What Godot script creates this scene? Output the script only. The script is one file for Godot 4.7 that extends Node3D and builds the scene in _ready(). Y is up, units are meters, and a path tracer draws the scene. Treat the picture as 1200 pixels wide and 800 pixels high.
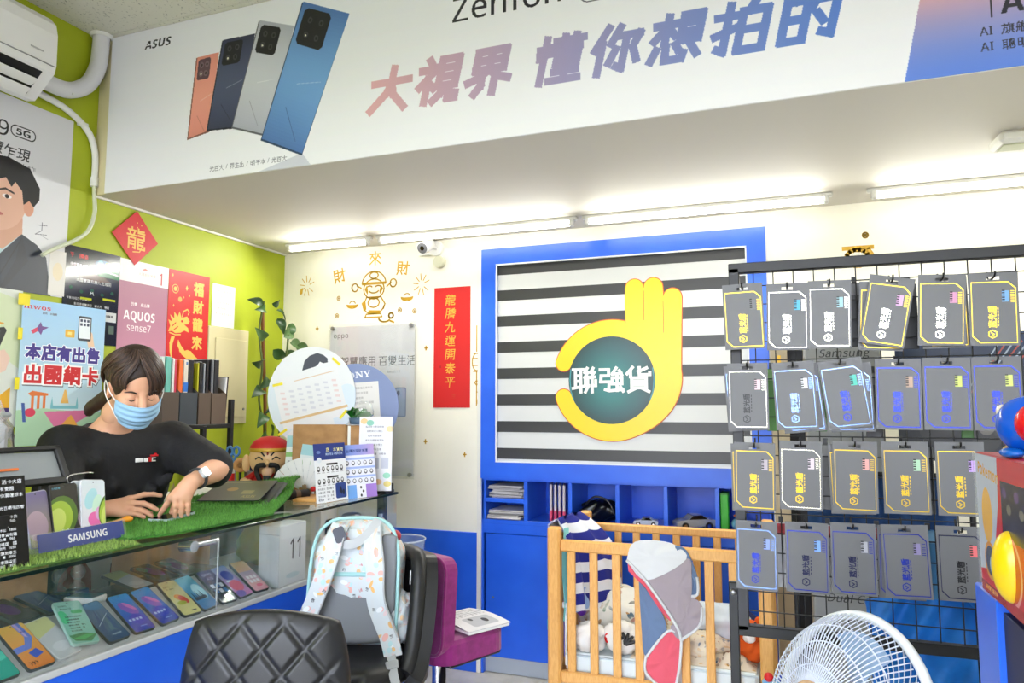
extends Node3D

const BACK := -3.841
const LEFT := -3.007
const SOFFIT := 2.451
const CEIL := 3.205
const TOP := 1.075      # counter top
const FRONTX := -1.65   # counter front
const RACKZ := -2.1

var M := {}
var used := {}
var rng := RandomNumberGenerator.new()

func _ready():
	rng.seed = 7
	view_and_light()
	make_materials()
	build_shell()
	build_banner_beam()
	build_sign_unit()
	build_wall_left_things()
	build_back_wall_things()
	build_counter()
	build_counter_contents()
	build_counter_top_things()
	build_person()
	build_stools()
	build_crib()
	build_rack()
	build_right_side()

func view_and_light():
	var cam := Camera3D.new()
	cam.name = "camera"
	cam.position = Vector3(0, 1.45, 0)
	cam.rotation_degrees = Vector3(5.31, 20.43, 0)
	cam.fov = 50.4
	cam.near = 0.05
	cam.far = 60
	cam.current = true
	add_child(cam)
	var e := Environment.new()
	e.tonemap_mode = Environment.TONE_MAPPER_LINEAR
	e.tonemap_exposure = 1.22
	e.sdfgi_enabled = true
	e.ssao_enabled = true
	e.ssil_enabled = true
	e.background_mode = Environment.BG_SKY
	var sky := Sky.new()
	var sm := ProceduralSkyMaterial.new()
	sm.sky_top_color = Color(0.80, 0.86, 0.97)
	sm.sky_horizon_color = Color(0.95, 0.96, 0.98)
	sm.ground_bottom_color = Color(0.55, 0.54, 0.52)
	sm.ground_horizon_color = Color(0.75, 0.75, 0.74)
	sm.sky_energy_multiplier = 3.0
	sm.ground_energy_multiplier = 2.2
	sky.sky_material = sm
	e.sky = sky
	var we := WorldEnvironment.new()
	we.name = "world"
	we.environment = e
	add_child(we)

func area(pos: Vector3, look: Vector3, size: Vector2, energy: float, col := Color.WHITE, called := "area_light"):
	var l := AreaLight3D.new()
	l.name = numbered(called)
	l.area_size = size
	l.area_normalize_energy = true
	l.light_energy = energy
	l.light_color = col
	l.area_range = 12.0
	l.shadow_enabled = true
	add_child(l)
	var up := Vector3.UP if absf(look.normalized().y) < 0.99 else Vector3(0, 0, -1)
	l.transform = Transform3D(Basis.looking_at(look, up), pos)
	return l

# ---------------------------------------------------------------- naming
func numbered(called: String) -> String:
	if not used.has(called):
		used[called] = 0
		return called
	used[called] += 1
	return "%s_%03d" % [called, used[called]]

func tag(o: Node, label: String, category: String, group := ""):
	o.set_meta("label", label)
	o.set_meta("category", category)
	if group:
		o.set_meta("group", group)
	return o

func thing(called: String, label: String, category: String, at := Vector3.ZERO, turn := 0.0, group := "") -> Node3D:
	var o := Node3D.new()
	o.name = numbered(called)
	add_child(o)
	o.position = at
	o.rotation.y = turn
	return tag(o, label, category, group)

func part(parent: Node, called: String, mesh: Mesh, m: Material, at := Vector3.ZERO, rot := Vector3.ZERO) -> MeshInstance3D:
	var o := MeshInstance3D.new()
	o.name = called
	o.mesh = mesh
	o.material_override = m
	parent.add_child(o, true)
	o.position = at
	o.rotation = rot
	return o

func one(called: String, label: String, category: String, mesh: Mesh, m: Material, at := Vector3.ZERO, rot := Vector3.ZERO, group := "") -> MeshInstance3D:
	var o := MeshInstance3D.new()
	o.name = numbered(called)
	o.mesh = mesh
	o.material_override = m
	add_child(o)
	o.position = at
	o.rotation = rot
	return tag(o, label, category, group)

func struct(called: String, mesh: Mesh, m: Material, at := Vector3.ZERO) -> MeshInstance3D:
	var o := MeshInstance3D.new()
	o.name = numbered(called)
	o.mesh = mesh
	o.material_override = m
	add_child(o)
	o.position = at
	o.set_meta("kind", "structure")
	return o

# ---------------------------------------------------------------- materials
func mat(c: Color, rough := 0.6, metal := 0.0) -> StandardMaterial3D:
	var m := StandardMaterial3D.new()
	m.albedo_color = c
	m.roughness = rough
	m.metallic = metal
	return m

func glow(c: Color, energy: float) -> StandardMaterial3D:
	var m := mat(c, 0.4)
	m.emission_enabled = true
	m.emission = c
	m.emission_energy_multiplier = energy
	return m

func glass(c: Color, alpha: float, rough := 0.02) -> StandardMaterial3D:
	var m := mat(Color(c.r, c.g, c.b, alpha), rough)
	m.transparency = BaseMaterial3D.TRANSPARENCY_ALPHA
	return m

func printed(t: Texture2D, rough := 0.5) -> StandardMaterial3D:
	var m := mat(Color.WHITE, rough)
	m.albedo_texture = t
	m.texture_repeat = false
	return m

func noise_tex(freq: float, lo: Color, hi: Color, size := 512, kind := FastNoiseLite.TYPE_SIMPLEX_SMOOTH, oct := 4, sd := 1, stops := []) -> NoiseTexture2D:
	var n := FastNoiseLite.new()
	n.noise_type = kind
	n.frequency = freq
	n.fractal_octaves = oct
	n.seed = sd
	var t := NoiseTexture2D.new()
	t.width = size
	t.height = size
	t.seamless = true
	t.noise = n
	var g := Gradient.new()
	if stops.is_empty():
		g.offsets = PackedFloat32Array([0.15, 0.85])
		g.colors = PackedColorArray([lo, hi])
	else:
		var offs := PackedFloat32Array()
		var cols := PackedColorArray()
		for s in stops:
			offs.append(s[0])
			cols.append(s[1])
		g.offsets = offs
		g.colors = cols
	t.color_ramp = g
	return t

func bump_tex(freq: float, strength: float, sd := 3, kind := FastNoiseLite.TYPE_SIMPLEX_SMOOTH, oct := 4, size := 512) -> NoiseTexture2D:
	var n := FastNoiseLite.new()
	n.noise_type = kind
	n.frequency = freq
	n.fractal_octaves = oct
	n.seed = sd
	var t := NoiseTexture2D.new()
	t.width = size
	t.height = size
	t.seamless = true
	t.noise = n
	t.as_normal_map = true
	t.bump_strength = strength
	return t

func tri_mat(tex: Texture2D, scale: float, rough := 0.6, normal: Texture2D = null, nscale := 1.0, world := false) -> StandardMaterial3D:
	var m := mat(Color.WHITE, rough)
	m.albedo_texture = tex
	m.uv1_triplanar = true
	m.uv1_world_triplanar = world
	m.uv1_scale = Vector3(scale, scale, scale)
	if normal:
		m.normal_enabled = true
		m.normal_texture = normal
		m.normal_scale = nscale
	return m

# ---------------------------------------------------------------- meshes
class MB:
	var st := SurfaceTool.new()
	var x := Transform3D.IDENTITY

	func _init():
		st.begin(Mesh.PRIMITIVE_TRIANGLES)
		flat()

	func flat():
		st.set_smooth_group(-1)

	func smooth(i := 0):
		st.set_smooth_group(i)

	func at(p := Vector3.ZERO, r := Vector3.ZERO) -> MB:
		x = Transform3D(Basis.from_euler(r), p)
		return self

	func v(p: Vector3, uv := Vector2.ZERO):
		st.set_uv(uv)
		st.add_vertex(x * p)

	# corners run counter-clockwise seen from outside
	func tri(a: Vector3, b: Vector3, c: Vector3, ua := Vector2.ZERO, ub := Vector2.ZERO, uc := Vector2.ZERO):
		v(a, ua)
		v(c, uc)
		v(b, ub)

	func quad(a: Vector3, b: Vector3, c: Vector3, d: Vector3, ua := Vector2(0, 1), ub := Vector2(1, 1), uc := Vector2(1, 0), ud := Vector2(0, 0)):
		tri(a, b, c, ua, ub, uc)
		tri(a, c, d, ua, uc, ud)

	func box(c: Vector3, s: Vector3, bev := 0.0) -> MB:
		var h := s * 0.5
		var b := minf(bev, minf(h.x, minf(h.y, h.z)) * 0.95)
		flat()
		var ax := [Vector3(1, 0, 0), Vector3(0, 1, 0), Vector3(0, 0, 1)]
		for i in 3:
			for sg in [-1.0, 1.0]:
				var n: Vector3 = ax[i] * sg
				var u: Vector3 = ax[(i + 1) % 3] * sg
				var w: Vector3 = ax[(i + 2) % 3]
				var hn := h[i]
				var hu := h[(i + 1) % 3] - b
				var hw := h[(i + 2) % 3] - b
				quad(c + n * hn - u * hu - w * hw, c + n * hn + u * hu - w * hw, c + n * hn + u * hu + w * hw, c + n * hn - u * hu + w * hw)
		if b > 0.0:
			for i in 3:
				var j := (i + 1) % 3
				var k := (i + 2) % 3
				for sj in [-1.0, 1.0]:
					for sk in [-1.0, 1.0]:
						var p1 := Vector3.ZERO
						p1[j] = h[j] * sj
						p1[k] = (h[k] - b) * sk
						var p2 := Vector3.ZERO
						p2[j] = (h[j] - b) * sj
						p2[k] = h[k] * sk
						var e := Vector3.ZERO
						e[i] = h[i] - b
						if sj * sk > 0:
							quad(c + p2 - e, c + p2 + e, c + p1 + e, c + p1 - e)
						else:
							quad(c + p1 - e, c + p1 + e, c + p2 + e, c + p2 - e)
			for sx in [-1.0, 1.0]:
				for sy in [-1.0, 1.0]:
					for sz in [-1.0, 1.0]:
						var q := Vector3(h.x * sx, h.y * sy, h.z * sz)
						var a := c + q - Vector3(0, b * sy, b * sz)
						var d := c + q - Vector3(b * sx, 0, b * sz)
						var f := c + q - Vector3(b * sx, b * sy, 0)
						if sx * sy * sz > 0:
							tri(a, d, f)
						else:
							tri(a, f, d)
		return self

	func span(a: Vector3, b: Vector3, bev := 0.0) -> MB:
		return box((a + b) * 0.5, (b - a).abs(), bev)

	func tube(pts: Array, r, n := 8, caps := true, closed := false) -> MB:
		var rings := []
		var m := pts.size()
		var up := Vector3.UP
		var prev := Vector3.ZERO
		for i in m:
			var t: Vector3
			if closed:
				t = (pts[(i + 1) % m] - pts[(i + m - 1) % m]).normalized()
			else:
				t = (pts[mini(i + 1, m - 1)] - pts[maxi(i - 1, 0)]).normalized()
			if i == 0:
				up = Vector3.UP if absf(t.y) < 0.9 else Vector3(1, 0, 0)
			else:
				up = prev
			var sd := t.cross(up).normalized()
			var nu := sd.cross(t).normalized()
			prev = nu
			var rr: float = r[i] if r is Array else r
			var ring := []
			for k in n:
				var a := TAU * k / n
				ring.append(pts[i] + (sd * cos(a) + nu * sin(a)) * rr)
			rings.append(ring)
		smooth(1)
		for i in (m if closed else m - 1):
			var A: Array = rings[i]
			var B: Array = rings[(i + 1) % m]
			for k in n:
				var k2 := (k + 1) % n
				quad(A[k], B[k], B[k2], A[k2], Vector2(k / float(n), i), Vector2(k / float(n), i + 1), Vector2((k + 1) / float(n), i + 1), Vector2((k + 1) / float(n), i))
		if caps and not closed:
			flat()
			for k in range(1, n - 1):
				tri(rings[0][0], rings[0][k], rings[0][k + 1])
				tri(rings[m - 1][0], rings[m - 1][k + 1], rings[m - 1][k])
		return self

	func cyl(a: Vector3, b: Vector3, r: float, n := 16) -> MB:
		return tube([a, b], r, n)

	# profile of Vector2(radius, height) from bottom to top, about y
	func lathe(prof: Array, n := 24, c := Vector3.ZERO, grp := 1, squash := Vector3.ONE) -> MB:
		for i in prof.size() - 1:
			var p: Vector2 = prof[i]
			var q: Vector2 = prof[i + 1]
			smooth(grp)
			for k in n:
				var a := TAU * k / n
				var b := TAU * (k + 1) / n
				var d0 := Vector3(cos(a), 0, -sin(a))
				var d1 := Vector3(cos(b), 0, -sin(b))
				var A := c + (d0 * p.x + Vector3(0, p.y, 0)) * squash
				var B := c + (d1 * p.x + Vector3(0, p.y, 0)) * squash
				var C := c + (d1 * q.x + Vector3(0, q.y, 0)) * squash
				var D := c + (d0 * q.x + Vector3(0, q.y, 0)) * squash
				var u0 := k / float(n)
				var u1 := (k + 1) / float(n)
				var v0 := 1.0 - i / float(prof.size() - 1)
				var v1 := 1.0 - (i + 1) / float(prof.size() - 1)
				if p.x < 1e-6:
					tri(A, C, D, Vector2(u0, v0), Vector2(u1, v1), Vector2(u0, v1))
				elif q.x < 1e-6:
					tri(A, B, C, Vector2(u0, v0), Vector2(u1, v0), Vector2(u0, v1))
				else:
					quad(A, B, C, D, Vector2(u0, v0), Vector2(u1, v0), Vector2(u1, v1), Vector2(u0, v1))
		return self

	func ball(c: Vector3, r: Vector3, nu := 20, nv := 12) -> MB:
		var prof := []
		for i in nv + 1:
			var a := PI * (float(i) / nv - 0.5)
			prof.append(Vector2(maxf(cos(a), 0.0) if i > 0 and i < nv else 0.0, sin(a)))
		return lathe(prof, nu, c, 1, r)

	# flat outline in the xy plane, drawn out from z0 to z1 (z1 is the front)
	func ext(poly: PackedVector2Array, z0: float, z1: float, bev := 0.0) -> MB:
		var P := poly
		if Geometry2D.is_polygon_clockwise(P):
			P.reverse()
		var lo := P[0]
		var hi := P[0]
		for p in P:
			lo = lo.min(p)
			hi = hi.max(p)
		var sz := hi - lo
		var front := P
		if bev > 0.0:
			var ins := Geometry2D.offset_polygon(P, -bev)
			if ins.size() == 1 and ins[0].size() == P.size():
				front = ins[0]
			else:
				bev = 0.0
		flat()
		var idx := Geometry2D.triangulate_polygon(front)
		for i in range(0, idx.size(), 3):
			var a := front[idx[i]]
			var b := front[idx[i + 1]]
			var c := front[idx[i + 2]]
			if (b - a).cross(c - a) < 0:
				var t := b
				b = c
				c = t
			tri(Vector3(a.x, a.y, z1), Vector3(b.x, b.y, z1), Vector3(c.x, c.y, z1), uvof(a, lo, sz), uvof(b, lo, sz), uvof(c, lo, sz))
		idx = Geometry2D.triangulate_polygon(P)
		for i in range(0, idx.size(), 3):
			var a := P[idx[i]]
			var b := P[idx[i + 1]]
			var c := P[idx[i + 2]]
			if (b - a).cross(c - a) < 0:
				var t := b
				b = c
				c = t
			tri(Vector3(a.x, a.y, z0), Vector3(c.x, c.y, z0), Vector3(b.x, b.y, z0), uvof(a, lo, sz), uvof(c, lo, sz), uvof(b, lo, sz))
		var n := P.size()
		for i in n:
			var a := P[i]
			var b := P[(i + 1) % n]
			var zz := z1 - bev
			quad(Vector3(a.x, a.y, z0), Vector3(b.x, b.y, z0), Vector3(b.x, b.y, zz), Vector3(a.x, a.y, zz), uvof(a, lo, sz), uvof(b, lo, sz), uvof(b, lo, sz), uvof(a, lo, sz))
		if bev > 0.0:
			# the inset outline keeps the order of the points but may start elsewhere
			var s := 0
			var best := 1e9
			for i in n:
				var dd := front[i].distance_to(P[0])
				if dd < best:
					best = dd
					s = i
			for i in n:
				var a := P[i]
				var b := P[(i + 1) % n]
				var c := front[(i + 1 + s) % n]
				var d := front[(i + s) % n]
				quad(Vector3(a.x, a.y, z1 - bev), Vector3(b.x, b.y, z1 - bev), Vector3(c.x, c.y, z1), Vector3(d.x, d.y, z1), uvof(a, lo, sz), uvof(b, lo, sz), uvof(c, lo, sz), uvof(d, lo, sz))
		return self

	func uvof(p: Vector2, lo: Vector2, sz: Vector2) -> Vector2:
		return Vector2((p.x - lo.x) / maxf(sz.x, 1e-6), 1.0 - (p.y - lo.y) / maxf(sz.y, 1e-6))

	# f(u, v) -> Vector3, u to the right and v up as seen from the front
	func sheet(f: Callable, nu: int, nv: int, thick := 0.0, uvr := Rect2(0, 0, 1, 1)) -> MB:
		var g := []
		for j in nv + 1:
			var row := []
			for i in nu + 1:
				row.append(f.call(i / float(nu), j / float(nv)))
			g.append(row)
		smooth(2)
		for j in nv:
			for i in nu:
				var a: Vector3 = g[j][i]
				var b: Vector3 = g[j][i + 1]
				var c: Vector3 = g[j + 1][i + 1]
				var d: Vector3 = g[j + 1][i]
				var ua := uvr.position + uvr.size * Vector2(i / float(nu), 1.0 - j / float(nv))
				var uc := uvr.position + uvr.size * Vector2((i + 1) / float(nu), 1.0 - (j + 1) / float(nv))
				quad(a, b, c, d, ua, Vector2(uc.x, ua.y), uc, Vector2(ua.x, uc.y))
		if thick > 0.0:
			var h := []
			for j in nv + 1:
				var row := []
				for i in nu + 1:
					var du: Vector3 = g[j][mini(i + 1, nu)] - g[j][maxi(i - 1, 0)]
					var dv: Vector3 = g[mini(j + 1, nv)][i] - g[maxi(j - 1, 0)][i]
					var nn := du.cross(dv).normalized()
					row.append(g[j][i] - nn * thick)
				h.append(row)
			smooth(3)
			for j in nv:
				for i in nu:
					var ua := uvr.position + uvr.size * Vector2(i / float(nu), 1.0 - j / float(nv))
					quad(h[j][i], h[j + 1][i], h[j + 1][i + 1], h[j][i + 1], ua, ua, ua, ua)
			flat()
			for i in nu:
				quad(h[0][i], h[0][i + 1], g[0][i + 1], g[0][i])
				quad(g[nv][i], g[nv][i + 1], h[nv][i + 1], h[nv][i])
			for j in nv:
				quad(g[j][0], g[j + 1][0], h[j + 1][0], h[j][0])
				quad(h[j][nu], h[j + 1][nu], g[j + 1][nu], g[j][nu])
		return self

	func mesh() -> ArrayMesh:
		st.generate_normals()
		return st.commit()

func v3(x: float, y: float, z: float) -> Vector3:
	return Vector3(x, y, z)

func v2(x: float, y: float) -> Vector2:
	return Vector2(x, y)

func mb(p := Vector3.ZERO, r := Vector3.ZERO) -> MB:
	var m := MB.new()
	m.at(p, r)
	return m

func bx(s: Vector3, bev := 0.0) -> ArrayMesh:
	return mb().box(Vector3.ZERO, s, bev).mesh()

func rrect(w: float, h: float, r: float, seg := 4) -> PackedVector2Array:
	var p := PackedVector2Array()
	var cs := [Vector2(w / 2 - r, h / 2 - r), Vector2(-w / 2 + r, h / 2 - r), Vector2(-w / 2 + r, -h / 2 + r), Vector2(w / 2 - r, -h / 2 + r)]
	for i in 4:
		for k in seg + 1:
			var a := PI / 2 * (i + k / float(seg))
			p.append(cs[i] + Vector2(cos(a), sin(a)) * r)
	return p

func rect2(w: float, h: float) -> PackedVector2Array:
	return PackedVector2Array([Vector2(-w / 2, -h / 2), Vector2(w / 2, -h / 2), Vector2(w / 2, h / 2), Vector2(-w / 2, h / 2)])

func circle2(r: float, n := 32, ry := -1.0) -> PackedVector2Array:
	var p := PackedVector2Array()
	for k in n:
		p.append(Vector2(cos(TAU * k / n) * r, sin(TAU * k / n) * (r if ry < 0 else ry)))
	return p

func plate(w: float, h: float, t: float) -> ArrayMesh:
	return mb().ext(rect2(w, h), -t, 0.0).mesh()

func curve(pts: Array, per := 6) -> Array:
	var out := []
	var n := pts.size()
	for i in n - 1:
		var p0: Vector3 = pts[maxi(i - 1, 0)]
		var p1: Vector3 = pts[i]
		var p2: Vector3 = pts[i + 1]
		var p3: Vector3 = pts[mini(i + 2, n - 1)]
		for k in per:
			out.append(p1.cubic_interpolate(p2, p0, p3, k / float(per)))
	out.append(pts[n - 1])
	return out

# ---------------------------------------------------------------- flat print
var fonts := {}

func font(bold := false, serif := false) -> Font:
	var key := "%s%s" % [bold, serif]
	if not fonts.has(key):
		var f := SystemFont.new()
		f.font_names = PackedStringArray(["Droid Serif" if serif else "Droid Sans"])
		f.font_weight = 700 if bold else 400
		fonts[key] = f
	return fonts[key]

class Cv:
	var im: Image
	var w: int
	var h: int
	var home
	var ramp := []    # [x0, x1, colour0, colour1] spreads print colour along x while set

	func _init(width: int, height: int, c: Color, owner_node):
		w = width
		h = height
		home = owner_node
		im = Image.create(w, h, false, Image.FORMAT_RGB8)
		im.fill(c)

	func rect(x: float, y: float, ww: float, hh: float, c: Color):
		im.fill_rect(Rect2i(int(round(x)), int(round(y)), int(round(ww)), int(round(hh))).intersection(Rect2i(0, 0, w, h)), c)

	func row(x0: float, x1: float, y: int, c: Color):
		var a := int(round(x0))
		var b := int(round(x1))
		if b <= a or y < 0 or y >= h:
			return
		if ramp.is_empty():
			im.fill_rect(Rect2i(a, y, b - a, 1).intersection(Rect2i(0, 0, w, h)), c)
			return
		var s := a
		while s < b:
			var e := mini(s + 6, b)
			im.fill_rect(Rect2i(s, y, e - s, 1).intersection(Rect2i(0, 0, w, h)), ramp[2].lerp(ramp[3], clampf((s - ramp[0]) / float(ramp[1] - ramp[0]), 0, 1)))
			s = e

	func poly(p: PackedVector2Array, c: Color):
		var lo := 1e9
		var hi := -1e9
		for q in p:
			lo = minf(lo, q.y)
			hi = maxf(hi, q.y)
		var n := p.size()
		for y in range(maxi(0, int(floor(lo))), mini(h - 1, int(ceil(hi))) + 1):
			var yy := y + 0.5
			var xs := []
			for i in n:
				var a := p[i]
				var b := p[(i + 1) % n]
				if (a.y <= yy) != (b.y <= yy):
					xs.append(a.x + (yy - a.y) / (b.y - a.y) * (b.x - a.x))
			xs.sort()
			for k in range(0, xs.size() - 1, 2):
				row(xs[k], xs[k + 1], y, c)

	func pts(list: Array, c: Color):
		var p := PackedVector2Array()
		for i in range(0, list.size(), 2):
			p.append(Vector2(list[i], list[i + 1]))
		poly(p, c)

	func line(a: Vector2, b: Vector2, wd: float, c: Color, cap := 0.5):
		var d := (b - a)
		if d.length() < 0.01:
			return
		d = d.normalized()
		var n := Vector2(-d.y, d.x) * wd * 0.5
		var e := d * wd * cap
		poly(PackedVector2Array([a - e + n, b + e + n, b + e - n, a - e - n]), c)

	func pline(p: Array, wd: float, c: Color, round_ends := false):
		for i in p.size() - 1:
			line(p[i], p[i + 1], wd, c, 0.0 if round_ends else 0.45)
		if round_ends:
			for q in p:
				ell(q.x, q.y, wd / 2, wd / 2, c)

	func ell(cx: float, cy: float, rx: float, ry: float, c: Color, turn := 0.0):
		var p := PackedVector2Array()
		var n := 32 if maxf(rx, ry) > 8 else 14
		for k in n:
			p.append(Vector2(cx, cy) + Vector2(cos(TAU * k / n) * rx, sin(TAU * k / n) * ry).rotated(turn))
		poly(p, c)

	func rr(x: float, y: float, ww: float, hh: float, r: float, c: Color):
		var p := PackedVector2Array()
		for q in home.rrect(ww, hh, r):
			p.append(q + Vector2(x + ww / 2, y + hh / 2))
		poly(p, c)

	func vgrad(x: float, y: float, ww: float, hh: float, c0: Color, c1: Color):
		for i in int(hh):
			rect(x, y + i, ww, 1, c0.lerp(c1, i / hh))

	func hgrad(x: float, y: float, ww: float, hh: float, c0: Color, c1: Color):
		for i in int(ww):
			rect(x + i, y, 1, hh, c0.lerp(c1, i / ww))

	# Latin lettering; (x, y) is the middle (or the left end) of the line; size is the height of a capital in pixels
	func text(s: String, x: float, y: float, size: float, c: Color, bold := false, left := false, squeeze := 1.0, serif := false, turn := 0.0, slant := 0.0):
		var t := TextMesh.new()
		t.font = home.font(bold, serif)
		t.font_size = 64
		t.pixel_size = 1.0
		t.depth = 0.0
		t.text = s
		var a := t.get_mesh_arrays()
		var vs: PackedVector3Array = a[Mesh.ARRAY_VERTEX]
		var ix: PackedInt32Array = a[Mesh.ARRAY_INDEX]
		if vs.is_empty():
			return
		var lo := vs[0].x
		var hi := vs[0].x
		for q in vs:
			lo = minf(lo, q.x)
			hi = maxf(hi, q.x)
		var k := size / 46.0
		var tr := TextMesh.new()
		tr.font = t.font
		tr.font_size = 64
		tr.pixel_size = 1.0
		tr.depth = 0.0
		tr.text = "H"
		var ref: PackedVector3Array = tr.get_mesh_arrays()[Mesh.ARRAY_VERTEX]
		var b0 := 1e9
		var b1 := -1e9
		for q in ref:
			b0 = minf(b0, q.y)
			b1 = maxf(b1, q.y)
		k = size / (b1 - b0)
		var mid := (b0 + b1) * 0.5
		var ox := lo if left else (lo + hi) * 0.5
		for i in range(0, ix.size(), 3):
			var p := PackedVector2Array()
			for j in 3:
				var q := vs[ix[i + j]]
				p.append(Vector2((q.x - ox) * k * squeeze + (q.y - mid) * k * slant, -(q.y - mid) * k).rotated(turn) + Vector2(x, y))
			poly(p, c)

	# Chinese characters from their strokes; (x, y) is the upper left corner of the first
	func han(s: String, x: float, y: float, size: float, wt: float, c: Color, step := Vector2(1.05, 0), slant := 0.0, tall := 1.0, turn := 0.0):
		var o := Vector2.ZERO
		for ch in s:
			if ch != " ":
				for st in home.strokes(ch):
					var p := []
					for q in st:
						var r := Vector2(q.x * 0.01 * size + (50.0 - q.y) * 0.01 * size * slant, q.y * 0.01 * size * tall)
						p.append((o + r).rotated(turn) + Vector2(x, y))
					pline(p, wt * size, c)
			o += step * size

	func speckle(n: int, c: Color, alpha := 1.0, r: RandomNumberGenerator = null):
		for i in n:
			var xx := r.randi_range(0, w - 1)
			var yy := r.randi_range(0, h - 1)
			im.set_pixel(xx, yy, im.get_pixel(xx, yy).lerp(c, alpha))

	func tex() -> ImageTexture:
		return ImageTexture.create_from_image(im)

func cv(w: int, h: int, c: Color) -> Cv:
	return Cv.new(w, h, c, self)

var stroke_cache := {}

func strokes(ch: String) -> Array:
	if not stroke_cache.has(ch):
		var out := []
		for part_ in HAN.get(ch, "8 8 92 8 92 92 8 92 8 8;8 50 92 50;50 8 50 92").split(";"):
			var nums: PackedFloat64Array = part_.strip_edges().split_floats(" ")
			var p := []
			for i in range(0, nums.size() - 1, 2):
				p.append(Vector2(nums[i], nums[i + 1]))
			out.append(p)
		stroke_cache[ch] = out
	return stroke_cache[ch]

# raised or foil lettering: every stroke as a thin bar in the xy plane
func han_bars(m: MB, s: String, size: float, wt: float, x0: float, y0: float, z0: float, z1: float, step: Vector2):
	var o := Vector2(x0, y0)
	var lift := 0.0
	for ch in s:
		for st in strokes(ch):
			for i in st.size() - 1:
				var a: Vector2 = o + Vector2(st[i].x, -st[i].y) * 0.01 * size
				var b: Vector2 = o + Vector2(st[i + 1].x, -st[i + 1].y) * 0.01 * size
				var d := (b - a).normalized()
				var n := Vector2(-d.y, d.x) * wt * size * 0.5
				a -= d * wt * size * 0.45
				b += d * wt * size * 0.45
				lift += 0.000012
				m.ext(PackedVector2Array([a - n, b - n, b + n, a + n]), z0, z1 + lift)
		o += step * size

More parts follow.
